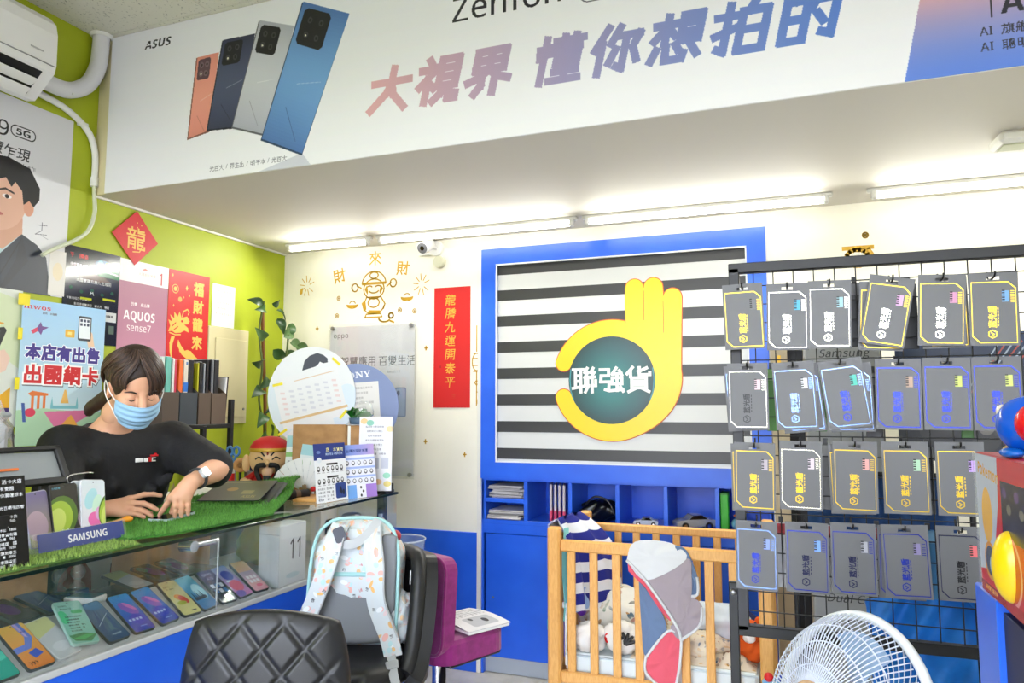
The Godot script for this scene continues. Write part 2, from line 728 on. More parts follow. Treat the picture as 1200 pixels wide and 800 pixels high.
const HAN := {
	"大": "5 35 95 35;50 5 50 35 42 60 8 97;50 35 60 65 93 97",
	"視": "20 3 28 14;4 24 42 24 5 62;24 44 24 97;28 55 42 68;52 6 92 6 92 64 52 64 52 6;52 25 92 25;52 44 92 44;62 66 60 82 44 97;80 66 80 94 97 94 97 84",
	"界": "18 6 82 6 82 46 18 46 18 6;50 6 50 46;18 26 82 26;50 46 30 62 4 70;50 46 70 62 97 70;36 64 36 80 24 97;66 64 66 97",
	"懂": "17 4 17 97;5 25 8 45;28 22 32 38;38 12 97 12;56 4 56 22;80 4 80 22;42 28 92 28;46 37 90 37 90 62 46 62 46 37;46 49 90 49;68 22 68 94;44 77 92 77;36 94 98 94",
	"你": "28 4 6 48;20 36 20 97;52 6 38 38;46 24 94 24 88 40;68 24 68 92 56 86;50 50 40 78;84 50 96 78",
	"想": "6 20 48 20;28 4 28 58;28 24 6 50;28 24 46 44;58 6 92 6 92 56 58 56 58 6;58 22 92 22;58 39 92 39;14 68 6 90;32 64 34 92 66 92 68 80;50 62 58 74;80 66 94 86",
	"拍": "4 26 40 26;24 4 24 94 12 88;4 62 40 50;68 4 60 20;50 20 94 20 94 95 50 95 50 20;50 56 94 56",
	"的": "26 3 20 20;8 20 44 20 44 94 8 94 8 20;8 55 44 55;66 3 52 36;60 22 94 22 92 90 76 84;64 48 76 64",
	"旗": "22 3 28 14;4 20 46 20;22 22 20 60 4 97;22 46 42 46 40 92 30 88;60 3 50 22;52 16 96 16;52 32 96 32;62 24 62 72;86 24 86 72;62 46 86 46;62 58 86 58;50 72 98 72;64 78 52 96;84 78 96 96",
	"艦": "22 3 16 16;8 16 38 16 38 94;8 16 8 60 3 97;2 54 44 54;22 28 24 40;22 66 24 80;50 6 50 56 96 56;60 20 60 40;74 6 70 20;70 12 96 12;52 30 70 30;52 44 70 44;54 66 94 66 94 94 54 94 54 66;68 66 68 94;80 66 80 94;46 95 98 95",
	"聰": "3 8 44 8;12 8 12 80;34 8 34 97;12 32 34 32;12 54 34 54;2 82 44 74;70 2 64 10;54 12 92 12 92 54 54 54 54 12;74 14 60 32 84 48;62 20 82 32;54 66 48 86;62 64 64 92 86 92 88 80;74 60 78 72;92 66 98 84",
	"明": "6 12 38 12 38 78 6 78 6 12;6 44 38 44;54 8 90 8 90 95 78 90;54 8 54 60 42 96;54 32 90 32;54 56 90 56",
	"聯": "3 8 44 8;12 8 12 80;34 8 34 97;12 32 34 32;12 54 34 54;2 82 44 74;60 3 50 20 62 20 50 40 64 38;84 3 74 20 88 20 74 40 90 38;52 52 52 72 66 72;62 46 62 78 52 97;94 52 94 72 78 72;80 46 80 97",
	"強": "6 10 40 10 40 34 10 34 8 58 42 58 40 92 26 88;70 4 54 28 90 26;82 14 92 32;54 42 92 42 92 66 54 66 54 42;73 34 73 92;50 92 96 88;86 78 97 95",
	"貨": "28 3 6 28;20 18 20 40;82 6 50 20;54 4 54 32 94 32 94 24;24 44 80 44 80 82 24 82 24 44;24 57 80 57;24 69 80 69;40 84 12 97;64 84 90 97",
	"本": "6 28 94 28;50 4 50 97;50 30 8 78;50 30 92 78;32 74 68 74",
	"店": "50 2 54 12;12 16 96 16;18 16 16 60 4 97;54 24 54 54;54 38 88 38;30 54 86 54 86 94 30 94 30 54",
	"有": "5 20 95 20;46 3 30 36 4 62;30 38 80 38 80 95 66 90;30 38 30 97;30 56 80 56;30 73 80 73",
	"出": "50 4 50 92;16 14 16 44 84 44 84 14;8 56 8 92 92 92 92 56",
	"售": "32 2 10 34;22 20 22 58;52 2 58 12;22 18 92 18;22 32 86 32;22 45 86 45;22 58 96 58;56 18 56 58;20 68 80 68 80 95 20 95 20 68",
	"國": "6 6 94 6 94 95 6 95 6 6;18 24 82 24;22 38 46 38 46 56 22 56 22 38;18 74 52 68;58 14 62 54 84 82 86 70;80 40 54 82;70 14 80 20",
	"網": "26 3 8 24 28 24 6 46 34 42;20 46 20 66;8 56 4 78;20 54 20 80;30 56 36 74;46 8 94 8 94 95 84 90;46 8 46 97;58 16 62 28;80 16 76 28;52 34 90 34;70 34 70 52;52 52 90 52;58 58 58 80 86 80",
	"卡": "48 3 48 46;48 24 86 24;4 48 96 48;48 48 48 97;52 60 84 78",
	"福": "18 3 26 14;4 24 38 24 5 62;22 44 22 97;26 55 38 68;46 8 96 8;54 20 88 20 88 42 54 42 54 20;50 54 92 54 92 95 50 95 50 54;50 74 92 74;71 54 71 95",
	"財": "8 8 40 8 40 70 8 70 8 8;8 28 40 28;8 48 40 48;16 74 4 97;32 74 44 94;50 28 98 28;80 4 80 94 66 88;78 32 50 72",
	"龍": "26 2 26 12;6 14 48 14;14 20 18 32;40 20 36 32;2 36 50 36;10 48 10 97;10 48 44 48 44 95 34 92;10 64 44 64;10 78 44 78;60 4 60 22 94 22;60 14 90 12;60 34 92 34 92 50 60 50 60 94 96 94 96 82;60 62 86 62;60 76 86 76",
	"來": "8 20 92 20;50 3 50 97;26 26 12 50;26 34 40 50;74 26 60 50;74 34 90 50;50 54 6 92;50 54 94 92",
	"騰": "10 6 36 6 36 95 26 90;10 6 10 60 3 97;10 34 36 34;10 60 36 60;50 4 54 14;84 4 78 14;44 20 96 20;42 34 98 34;70 6 66 30 42 54;72 36 96 52;56 50 90 48;56 50 54 66;50 66 92 66;86 66 86 94 76 90;50 78 76 76",
	"九": "4 34 70 34 68 92 96 90 96 74;38 4 34 50 6 96",
	"運": "10 6 18 16;4 30 22 30 8 54 22 60 8 80;4 82 24 80 44 94 98 94;34 6 94 6 94 20;34 6 34 20;38 28 90 28;44 38 84 38 84 62 44 62 44 38;44 50 84 50;64 14 64 86;34 74 94 74",
	"開": "8 6 42 6 42 40 8 40;8 6 8 97;8 23 42 23;58 6 92 6 92 95 80 92;58 6 58 40 92 40;58 23 92 23;28 52 74 52;24 68 78 68;40 52 38 72 26 92;62 52 62 92",
	"泰": "12 14 88 14;18 28 82 28;4 42 96 42;50 3 46 42 8 72;54 42 94 72;50 52 50 95 40 90;24 62 34 72;44 74 22 90;76 60 62 72;58 74 82 92",
	"平": "10 10 90 10;26 20 34 40;74 20 64 40;4 50 96 50;50 10 50 97",
	"智": "24 3 10 24;16 14 50 14;6 30 54 30;30 14 30 32 8 54;34 36 50 50;62 10 92 10 92 46 62 46 62 10;22 58 80 58 80 96 22 96 22 58;22 77 80 77",
	"慧": "8 10 46 10;10 22 46 22;6 34 48 34;28 3 28 42;54 10 92 10;54 22 92 22;50 34 96 34;74 3 74 42;14 46 84 46 84 66;18 56 84 56;14 66 84 66;14 76 8 92;32 74 34 94 66 94 68 84;48 72 56 82;80 74 94 90",
	"應": "50 2 54 10;10 12 96 12;16 12 14 60 4 96;36 18 24 40;30 32 30 66;52 18 42 38;48 28 48 64;48 28 92 28;48 40 88 40;48 52 88 52;48 64 96 64;68 18 68 64;26 74 20 92;40 72 42 94 72 94 74 84;54 70 60 80;84 72 94 88",
	"用": "16 8 84 8 84 95 70 90;16 8 16 60 5 97;16 34 84 34;16 60 84 60;50 8 50 96",
	"百": "6 10 94 10;52 10 44 30;18 30 82 30 82 95 18 95 18 30;18 62 82 62",
	"變": "36 8 64 8;34 20 66 20;36 30 64 30;36 40 64 40 64 56 36 56 36 40;22 4 8 20 22 22 8 40 26 38;16 42 16 58;86 4 74 20 88 22 74 40 92 38;84 42 84 58;40 60 20 80;34 66 80 66 56 84 14 97;30 72 60 90 94 97",
	"生": "26 6 10 38;18 26 90 26;14 58 86 58;4 92 96 92;52 4 52 92",
	"活": "10 6 20 16;5 32 16 42;22 58 6 95;86 4 42 14;30 34 97 34;64 10 64 54;40 56 90 56 90 95 40 95 40 56",
	"環": "4 10 38 10;6 44 36 44;2 84 38 74;21 10 21 80;48 6 94 6 94 24 48 24 48 6;62 6 62 24;78 6 78 24;42 34 98 34;54 42 86 42 86 56 54 56 54 42;54 60 44 76;62 58 60 92 74 84;70 66 94 92;90 62 78 72",
	"乍": "30 3 8 44;24 26 94 26;46 26 46 97;46 50 86 50;46 74 88 74",
	"現": "4 10 40 10;6 44 38 44;2 84 40 74;22 10 22 80;52 6 92 6 92 64 52 64 52 6;52 25 92 25;52 44 92 44;62 66 60 82 44 97;80 66 80 94 97 94 97 84",
	"藍": "6 12 94 12;32 3 32 20;68 3 68 20;14 28 14 62 48 62;14 28 46 28;14 44 46 44;30 28 30 62;62 24 54 42;56 32 94 32;64 46 80 54;14 70 86 70 86 94 14 94 14 70;38 70 38 94;62 70 62 94;4 95 96 95",
	"光": "50 3 50 42;20 12 30 34;82 12 70 34;4 44 96 44;36 46 32 76 6 97;62 46 62 92 95 92 95 76",
	"盾": "84 4 12 14;12 14 12 60 4 97;14 28 94 28;54 14 54 40;28 42 84 42 84 96 28 96 28 42;28 60 84 60;28 78 84 78",
}

func make_materials():
	M.green = tri_mat(noise_tex(0.006, Color(0.655, 0.705, 0.105), Color(0.69, 0.74, 0.13), 512, FastNoiseLite.TYPE_SIMPLEX_SMOOTH, 4, 5), 0.6, 0.55, bump_tex(0.03, 1.2, 9), 0.25)
	M.cream = tri_mat(noise_tex(0.006, Color(0.93, 0.915, 0.855), Color(0.955, 0.94, 0.885), 512, FastNoiseLite.TYPE_SIMPLEX_SMOOTH, 4, 6), 0.6, 0.6, bump_tex(0.03, 1.0, 10), 0.2)
	M.soffit = mat(Color(0.83, 0.81, 0.77), 0.7)
	M.white = mat(Color(0.92, 0.92, 0.91), 0.45)
	M.plastic = mat(Color(0.93, 0.93, 0.93), 0.3)
	M.white_paint = mat(Color(0.90, 0.89, 0.86), 0.45)
	M.blue = tri_mat(noise_tex(0.01, Color(0.13, 0.37, 0.87), Color(0.155, 0.40, 0.90), 256, FastNoiseLite.TYPE_SIMPLEX_SMOOTH, 3, 8), 1.3, 0.32)
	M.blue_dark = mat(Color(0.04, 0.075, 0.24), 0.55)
	M.black = mat(Color(0.085, 0.085, 0.09), 0.45)
	M.black_metal = mat(Color(0.075, 0.075, 0.08), 0.42, 0.1)
	M.chrome = mat(Color(0.82, 0.82, 0.83), 0.16, 1.0)
	M.steel = mat(Color(0.6, 0.6, 0.61), 0.35, 1.0)
	M.gold = mat(Color(0.86, 0.66, 0.16), 0.4, 0.35)
	M.paper = mat(Color(0.93, 0.93, 0.92), 0.7)
	M.grey = mat(Color(0.42, 0.42, 0.43), 0.6)
	M.red = mat(Color(0.80, 0.07, 0.08), 0.5)
	M.yellow_tape = mat(Color(0.93, 0.86, 0.08), 0.5)
	M.dark_glass = mat(Color(0.03, 0.03, 0.035), 0.08)
	M.pane = glass(Color(0.55, 0.72, 0.66), 0.035)
	M.shop_pane = glass(Color(0.95, 0.98, 0.97), 0.06)
	M.clear = glass(Color(0.85, 0.88, 0.90), 0.06, 0.04)
	M.glass_edge = mat(Color(0.06, 0.13, 0.11), 0.12)
	M.card_brown = tri_mat(noise_tex(0.02, Color(0.66, 0.49, 0.31), Color(0.73, 0.555, 0.365), 256, FastNoiseLite.TYPE_SIMPLEX, 4, 12), 2.2, 0.8)
	M.skin = mat(Color(0.87, 0.655, 0.53), 0.55)
	M.skin.subsurf_scatter_enabled = true
	M.skin.subsurf_scatter_strength = 0.08
	M.speckle = tri_mat(speckle_tex(), 1.6, 0.9)
	M.floor = tri_mat(noise_tex(0.012, Color(0.74, 0.72, 0.68), Color(0.82, 0.80, 0.76), 512, FastNoiseLite.TYPE_SIMPLEX_SMOOTH, 5, 14), 0.8, 0.25)
	M.wood = wood_mat()
	M.tube = glow(Color(1.0, 1.0, 0.97), 12.0)

func speckle_tex() -> ImageTexture:
	var r := RandomNumberGenerator.new()
	r.seed = 31
	var c := cv(512, 512, Color(0.86, 0.85, 0.80))
	for i in 900:
		var x := r.randf_range(0, 512)
		var y := r.randf_range(0, 512)
		var s := r.randf_range(0.8, 3.2)
		var g := r.randf_range(0.60, 0.80)
		c.ell(x, y, s * r.randf_range(0.8, 2.2), s * 0.7, Color(g, g * 0.985, g * 0.93), r.randf_range(0, 3))
	return c.tex()

func wood_mat() -> StandardMaterial3D:
	var im := Image.create(256, 512, false, Image.FORMAT_RGB8)
	var n := FastNoiseLite.new()
	n.seed = 4
	n.frequency = 0.02
	n.fractal_octaves = 3
	for y in 512:
		for x in 256:
			# fibres run along v; the seams of the tile blend over
			var t := absf(x / 128.0 - 1.0)
			var a := n.get_noise_2d(x * 5.0, y * 0.35) * (1.0 - t) + n.get_noise_2d((x - 256) * 5.0, y * 0.35) * t
			var g := 0.5 + 0.5 * sin(a * 9.0 + x * 0.25)
			im.set_pixel(x, y, Color(0.90, 0.68, 0.38).lerp(Color(0.83, 0.585, 0.30), g * 0.55 + a * 0.2))
	var m := tri_mat(ImageTexture.create_from_image(im), 3.0, 0.42)
	return m

func build_shell():
	var z0 := -4.35
	var z1 := 2.7
	var xr := 2.4
	struct("floor", mb().span(v3(LEFT - 0.12, -0.12, z0), v3(xr + 0.12, 0, z1)).mesh(), M.floor)
	struct("wall_left", mb().span(v3(LEFT - 0.12, 0, z0), v3(LEFT, CEIL + 0.2, z1)).mesh(), M.green)
	struct("wall_right", mb().span(v3(xr, 0, z0), v3(xr + 0.12, CEIL + 0.2, z1)).mesh(), M.cream)
	# back wall round the recess of the sign unit
	var wb := mb()
	wb.span(v3(LEFT, 0, BACK - 0.12), v3(-1.614, CEIL, BACK))
	wb.span(v3(-1.614, 2.37, BACK - 0.12), v3(-0.058, CEIL, BACK))
	wb.span(v3(-0.058, 0, BACK - 0.12), v3(xr, CEIL, BACK))
	struct("wall_back", wb.mesh(), M.cream)
	# shop front behind the viewer: piers, lintel and a wide glazed opening
	var wf := mb()
	wf.span(v3(LEFT, 0, z1 - 0.12), v3(-2.5, CEIL, z1))
	wf.span(v3(1.9, 0, z1 - 0.12), v3(xr, CEIL, z1))
	wf.span(v3(-2.5, 2.85, z1 - 0.12), v3(1.9, CEIL, z1))
	wf.span(v3(-2.5, 0, z1 - 0.12), v3(1.9, 0.12, z1))
	struct("wall_front", wf.mesh(), M.cream)
	var win := struct("window_1", mb().span(v3(-2.5, 0.12, z1 - 0.066), v3(1.9, 2.85, z1 - 0.058)).mesh(), M.shop_pane)
	for x in [-2.48, -1.03, 0.43, 1.88]:
		part(win, "window_mullion", mb().span(v3(x - 0.02, 0.12, z1 - 0.1), v3(x + 0.02, 2.85, z1 - 0.02), 0.003).mesh(), M.steel)
	# ceiling: slab, grid bars and acoustic tiles
	var ceil_ := struct("ceiling", mb().span(v3(LEFT - 0.12, CEIL + 0.03, z0), v3(xr + 0.12, CEIL + 0.2, z1)).mesh(), mat(Color(0.25, 0.25, 0.24), 0.9))
	var tw := 0.606
	var xs := [LEFT]
	var x := -2.33 - tw
	while x < LEFT + 0.05:
		x += tw
	while x < xr:
		xs.append(x)
		x += tw
	xs.append(xr)
	var zs := [-2.44, -2.404]
	var z := -2.404 + tw
	while z < z1 - 0.1:
		zs.append(z)
		z += tw
	zs.append(z1 - 0.12)
	for i in xs.size() - 1:
		for j in zs.size() - 1:
			var cx: float = (xs[i] + xs[i + 1]) / 2
			var cz: float = (zs[j] + zs[j + 1]) / 2
			# openings for the four added ceiling lights
			if j > 3 and is_light_cell(i, j):
				added_ceiling_light(v3(cx, CEIL + 0.005, cz), xs[i + 1] - xs[i])
				continue
			part(ceil_, "ceiling_tile", mb().span(v3(xs[i] + 0.0015, CEIL, zs[j] + 0.0015), v3(xs[i + 1] - 0.0015, CEIL + 0.014, zs[j + 1] - 0.0015), 0.0015).mesh(), M.speckle)
	# dropped soffit over the rear of the shop
	struct("ceiling_soffit", mb().span(v3(LEFT, SOFFIT, BACK), v3(xr, CEIL + 0.02, -2.44)).mesh(), M.soffit)
	struct("trim_1", mb().span(v3(LEFT, SOFFIT - 0.012, BACK), v3(LEFT + 0.014, SOFFIT, -2.44), 0.002).mesh(), M.white_paint)
	struct("trim_2", mb().span(v3(LEFT, SOFFIT - 0.004, -2.441), v3(-2.93, CEIL, -2.434), 0.002).mesh(), mat(Color(0.86, 0.82, 0.66), 0.6))
	# blue dado, white corner strip and skirting on the back wall
	struct("trim_3", mb().span(v3(-2.6, 0.0, BACK), v3(-1.638, 0.757, BACK + 0.009), 0.002).mesh(), M.blue)
	struct("trim_4", mb().span(v3(-1.638, 0.0, BACK), v3(-1.614, 2.37, BACK + 0.012), 0.002).mesh(), M.white_paint)

func is_light_cell(i: int, j: int) -> bool:
	return i in [2, 5] and j in [5, 8]

func added_ceiling_light(p: Vector3, w: float):  # unseen lamps, added to brighten the front of the shop
	var t := thing("added_ceiling_light", ["added square ceiling light nearest the green wall and soffit", "added square ceiling light over the stools near the soffit", "added square ceiling light nearest the green wall and shop window", "added square ceiling light over the floor near the shop window"][(0 if p.x < -0.8 else 1) + (0 if p.z < 1.0 else 2)], "light", p, 0.0, "added ceiling lights")
	part(t, "frame", mb().span(v3(-w / 2, -0.004, -w / 2), v3(w / 2, 0.02, w / 2), 0.002).mesh(), M.white)
	part(t, "diffuser", mb().span(v3(-w / 2 + 0.02, -0.007, -w / 2 + 0.02), v3(w / 2 - 0.02, -0.003, w / 2 - 0.02)).mesh(), glow(Color(0.97, 0.985, 1.0), 3.0))
	area(p + v3(0, -0.02, 0), Vector3.DOWN, v2(w - 0.05, w - 0.05), 1.2, Color(0.97, 0.985, 1.0), "added_panel_light")

func build_banner_beam():
	var W := 4.5
	var Hh := 0.754
	var c := cv(2048, 343, Color(0.92, 0.92, 0.95))
	c.vgrad(0, 0, 2048, 343, Color(0.895, 0.90, 0.935), Color(0.94, 0.94, 0.965))
	# wordmark, left
	c.text("ASUS", 130, 35, 17, Color(0.1, 0.1, 0.13), true, false, 1.25, false, 0.0, 0.2)
	c.rect(98, 34, 26, 2, Color(0.915, 0.92, 0.935))
	# four telephones leaning one behind the other
	c.pts([400, 343, 500, 318, 520, 343], Color(0.80, 0.81, 0.86))
	banner_phone(c, [238, 85, 293, 84, 277, 243, 223, 253], Color(0.86, 0.55, 0.49), Color(0.92, 0.62, 0.55), Color(0.36, 0.26, 0.30))
	banner_phone(c, [303, 60, 381, 61, 351, 245, 272, 241], Color(0.20, 0.22, 0.31), Color(0.30, 0.33, 0.44), Color(0.09, 0.09, 0.11))
	banner_phone(c, [392, 36, 474, 63, 415, 271, 334, 244], Color(0.66, 0.67, 0.72), Color(0.78, 0.79, 0.83), Color(0.09, 0.09, 0.11))
	banner_phone(c, [494, 18, 598, 63, 500, 319, 406, 278], Color(0.30, 0.45, 0.68), Color(0.44, 0.63, 0.85), Color(0.08, 0.08, 0.10))
	# colour names under the telephones
	for k in 4:
		c.han("光界明"[k % 3] + "百生平"[k % 3] + "大出本"[k % 3], 281 + k * 50, 318 + 0, 11, 0.09, Color(0.45, 0.45, 0.5), v2(1.08, 0))
		if k < 3:
			c.text("/", 323 + k * 50, 323, 9, Color(0.45, 0.45, 0.5))
	# product line and slogan
	c.text("Zenfone", 810, 100, 44, Color(0.10, 0.10, 0.14), false, true, 1.08)
	c.rr(1041, 72, 190, 62, 14, Color(0.35, 0.36, 0.42))
	c.rr(1043, 74, 186, 58, 12, Color(0.92, 0.922, 0.935))
	c.text("11 Ultra", 1136, 102, 34, Color(0.14, 0.14, 0.2))
	c.ramp = [640, 1420, Color(0.86, 0.66, 0.68), Color(0.34, 0.49, 0.80)]
	c.han("大視界", 648, 182, 80, 0.185, Color.WHITE, v2(1.2, 0), 0.22)
	c.han("懂你想拍的", 964, 182, 80, 0.165, Color.WHITE, v2(1.2, 0), 0.22)
	c.ramp = []
	# coloured corner, right
	for y in 343:
		var k := y / 343.0
		var col := Color(0.95, 0.66, 0.62).lerp(Color(0.62, 0.62, 0.80), clampf(k * 2.0 - 0.9, 0, 1)).lerp(Color(0.35, 0.50, 0.86), clampf(k * 3.0 - 2.0, 0, 1))
		c.rect(1531 + (227 - y) * 0.207, y, 600, 1, col)
	c.rect(1614, 200, 2, 70, Color(0.16, 0.16, 0.2))
	c.text("AI", 1626, 252, 30, Color(0.16, 0.16, 0.2), true, true)
	c.text("AI", 1600, 288, 12, Color(0.18, 0.18, 0.22), false, true)
	c.han("旗艦大明", 1625, 281, 15, 0.08, Color(0.18, 0.18, 0.22), v2(1.15, 0))
	c.text("AI", 1600, 310, 12, Color(0.18, 0.18, 0.22), false, true)
	c.han("聰明生活", 1625, 303, 15, 0.08, Color(0.18, 0.18, 0.22), v2(1.15, 0))
	var b := thing("banner", "long white printed banner with four phones and coloured Chinese slogan on the soffit", "banner", v3(-2.93 + W / 2, 2.449 + Hh / 2, -2.428))
	part(b, "print", plate(W, Hh, 0.002), printed(c.tex(), 0.45))
	part(b, "backing_board", mb().box(v3(0, 0, -0.006), v3(W + 0.004, Hh, 0.007)).mesh(), M.white)
	# small sensor box under the soffit
	var s := thing("ceiling_sensor", "small off-white sensor box fixed under the soffit by the fluorescent tubes", "sensor", v3(0.835, SOFFIT, -3.06), 0.05)
	part(s, "body", mb().lathe([v2(0.0, -0.001), v2(0.001, -0.001)], 4).box(v3(0, -0.0225, 0), v3(0.15, 0.045, 0.13), 0.012).mesh(), M.white_paint)
	part(s, "lens", mb().box(v3(-0.012, -0.046, 0.0), v3(0.09, 0.005, 0.075), 0.002).mesh(), mat(Color(0.72, 0.74, 0.60), 0.3))
	part(s, "screw", mb().cyl(v3(0.055, -0.044, 0.05), v3(0.055, -0.0465, 0.05), 0.004, 10).mesh(), M.steel)
	tube_lights()

func banner_phone(c: Cv, q: Array, lo: Color, hi: Color, cam: Color):
	var TL := v2(q[0], q[1])
	var TR := v2(q[2], q[3])
	var BR := v2(q[4], q[5])
	var BL := v2(q[6], q[7])
	c.pts([q[0] - 3, q[1] + 1, q[2], q[3], q[4], q[5] + 4, q[6] - 3, q[7] + 3], lo.darkened(0.45))
	var n := 40
	for i in n:
		var a := i / float(n)
		var b := (i + 1.3) / float(n)
		var col := lo.lerp(hi, sin(a * PI))
		c.poly(PackedVector2Array([TL.lerp(BL, a), TR.lerp(BR, a), TR.lerp(BR, minf(b, 1)), TL.lerp(BL, minf(b, 1))]), col)
	var ux := (TR - TL)
	var uy := (BL - TL)
	var o := TL + ux * 0.08 + uy * 0.035
	var w := ux * 0.58
	var h := uy * 0.26
	c.poly(PackedVector2Array([o + w * 0.12, o + w * 0.9, o + w + h * 0.1, o + w + h * 0.9, o + w * 0.9 + h, o + w * 0.1 + h, o + h * 0.9, o + h * 0.1]), cam)
	for s in [v2(0.3, 0.3), v2(0.72, 0.3), v2(0.3, 0.7), v2(0.7, 0.72)]:
		c.ell(o.x + (w * s.x + h * s.y).x, o.y + (w * s.x + h * s.y).y, 5.5, 6.5, cam.lightened(0.16))
		c.ell(o.x + (w * s.x + h * s.y).x, o.y + (w * s.x + h * s.y).y, 2.5, 3, cam.darkened(0.4))
	var f := o + w * 0.3 + h * 0.72
	c.ell(f.x, f.y, 2.2, 2.2, Color(0.9, 0.88, 0.8))
	c.line(TL.lerp(BL, 0.56) + ux * 0.38, TL.lerp(BL, 0.50) + ux * 0.84, 1.6, hi.lightened(0.3))
	c.line(TL.lerp(BL, 0.74) + ux * 0.30, TL.lerp(BL, 0.94) + ux * 0.70, 1.4, lo.darkened(0.12))

func tube_lights():
	var spans := [[-2.80, -2.22], [-2.17, -0.99], [-0.94, 0.235], [0.40, 1.58]]
	var names := ["short fluorescent tube light by the green wall corner", "long fluorescent tube light above the gold stickers and red scroll", "long fluorescent tube light above the striped sign", "rightmost fluorescent tube light above the hanging packs"]
	for i in 4:
		var a: float = spans[i][0]
		var b: float = spans[i][1]
		var c := (a + b) / 2
		var t := thing("tube_light", names[i], "light", v3(c, SOFFIT, -3.60), 0.0, "fluorescent tubes under the soffit")
		var h := (b - a) / 2
		part(t, "housing", mb().box(v3(0, -0.010, 0.0), v3(2 * h + 0.02, 0.020, 0.030), 0.004).mesh(), M.white)
		var tube := part(t, "tube", mb().cyl(v3(-h + 0.03, -0.036, 0.0), v3(h - 0.03, -0.036, 0.0), 0.0125, 14).mesh(), M.tube)
		for s in [-1, 1]:
			var k := part(t, "socket", mb().box(v3(s * (h - 0.018), -0.030, 0.0), v3(0.024, 0.042, 0.034), 0.006).mesh(), M.white)
			part(k, "pin", mb().cyl(v3(s * (h - 0.03), -0.041, 0.018), v3(s * (h - 0.03), -0.041, 0.021), 0.004, 8).mesh(), M.steel)
		area(v3(c, SOFFIT - 0.056, -3.585), v3(0, -0.75, 0.65), v2(2 * h - 0.08, 0.02), 0.9 * (b - a), Color(1.0, 1.0, 0.965), "tube_glow_light")

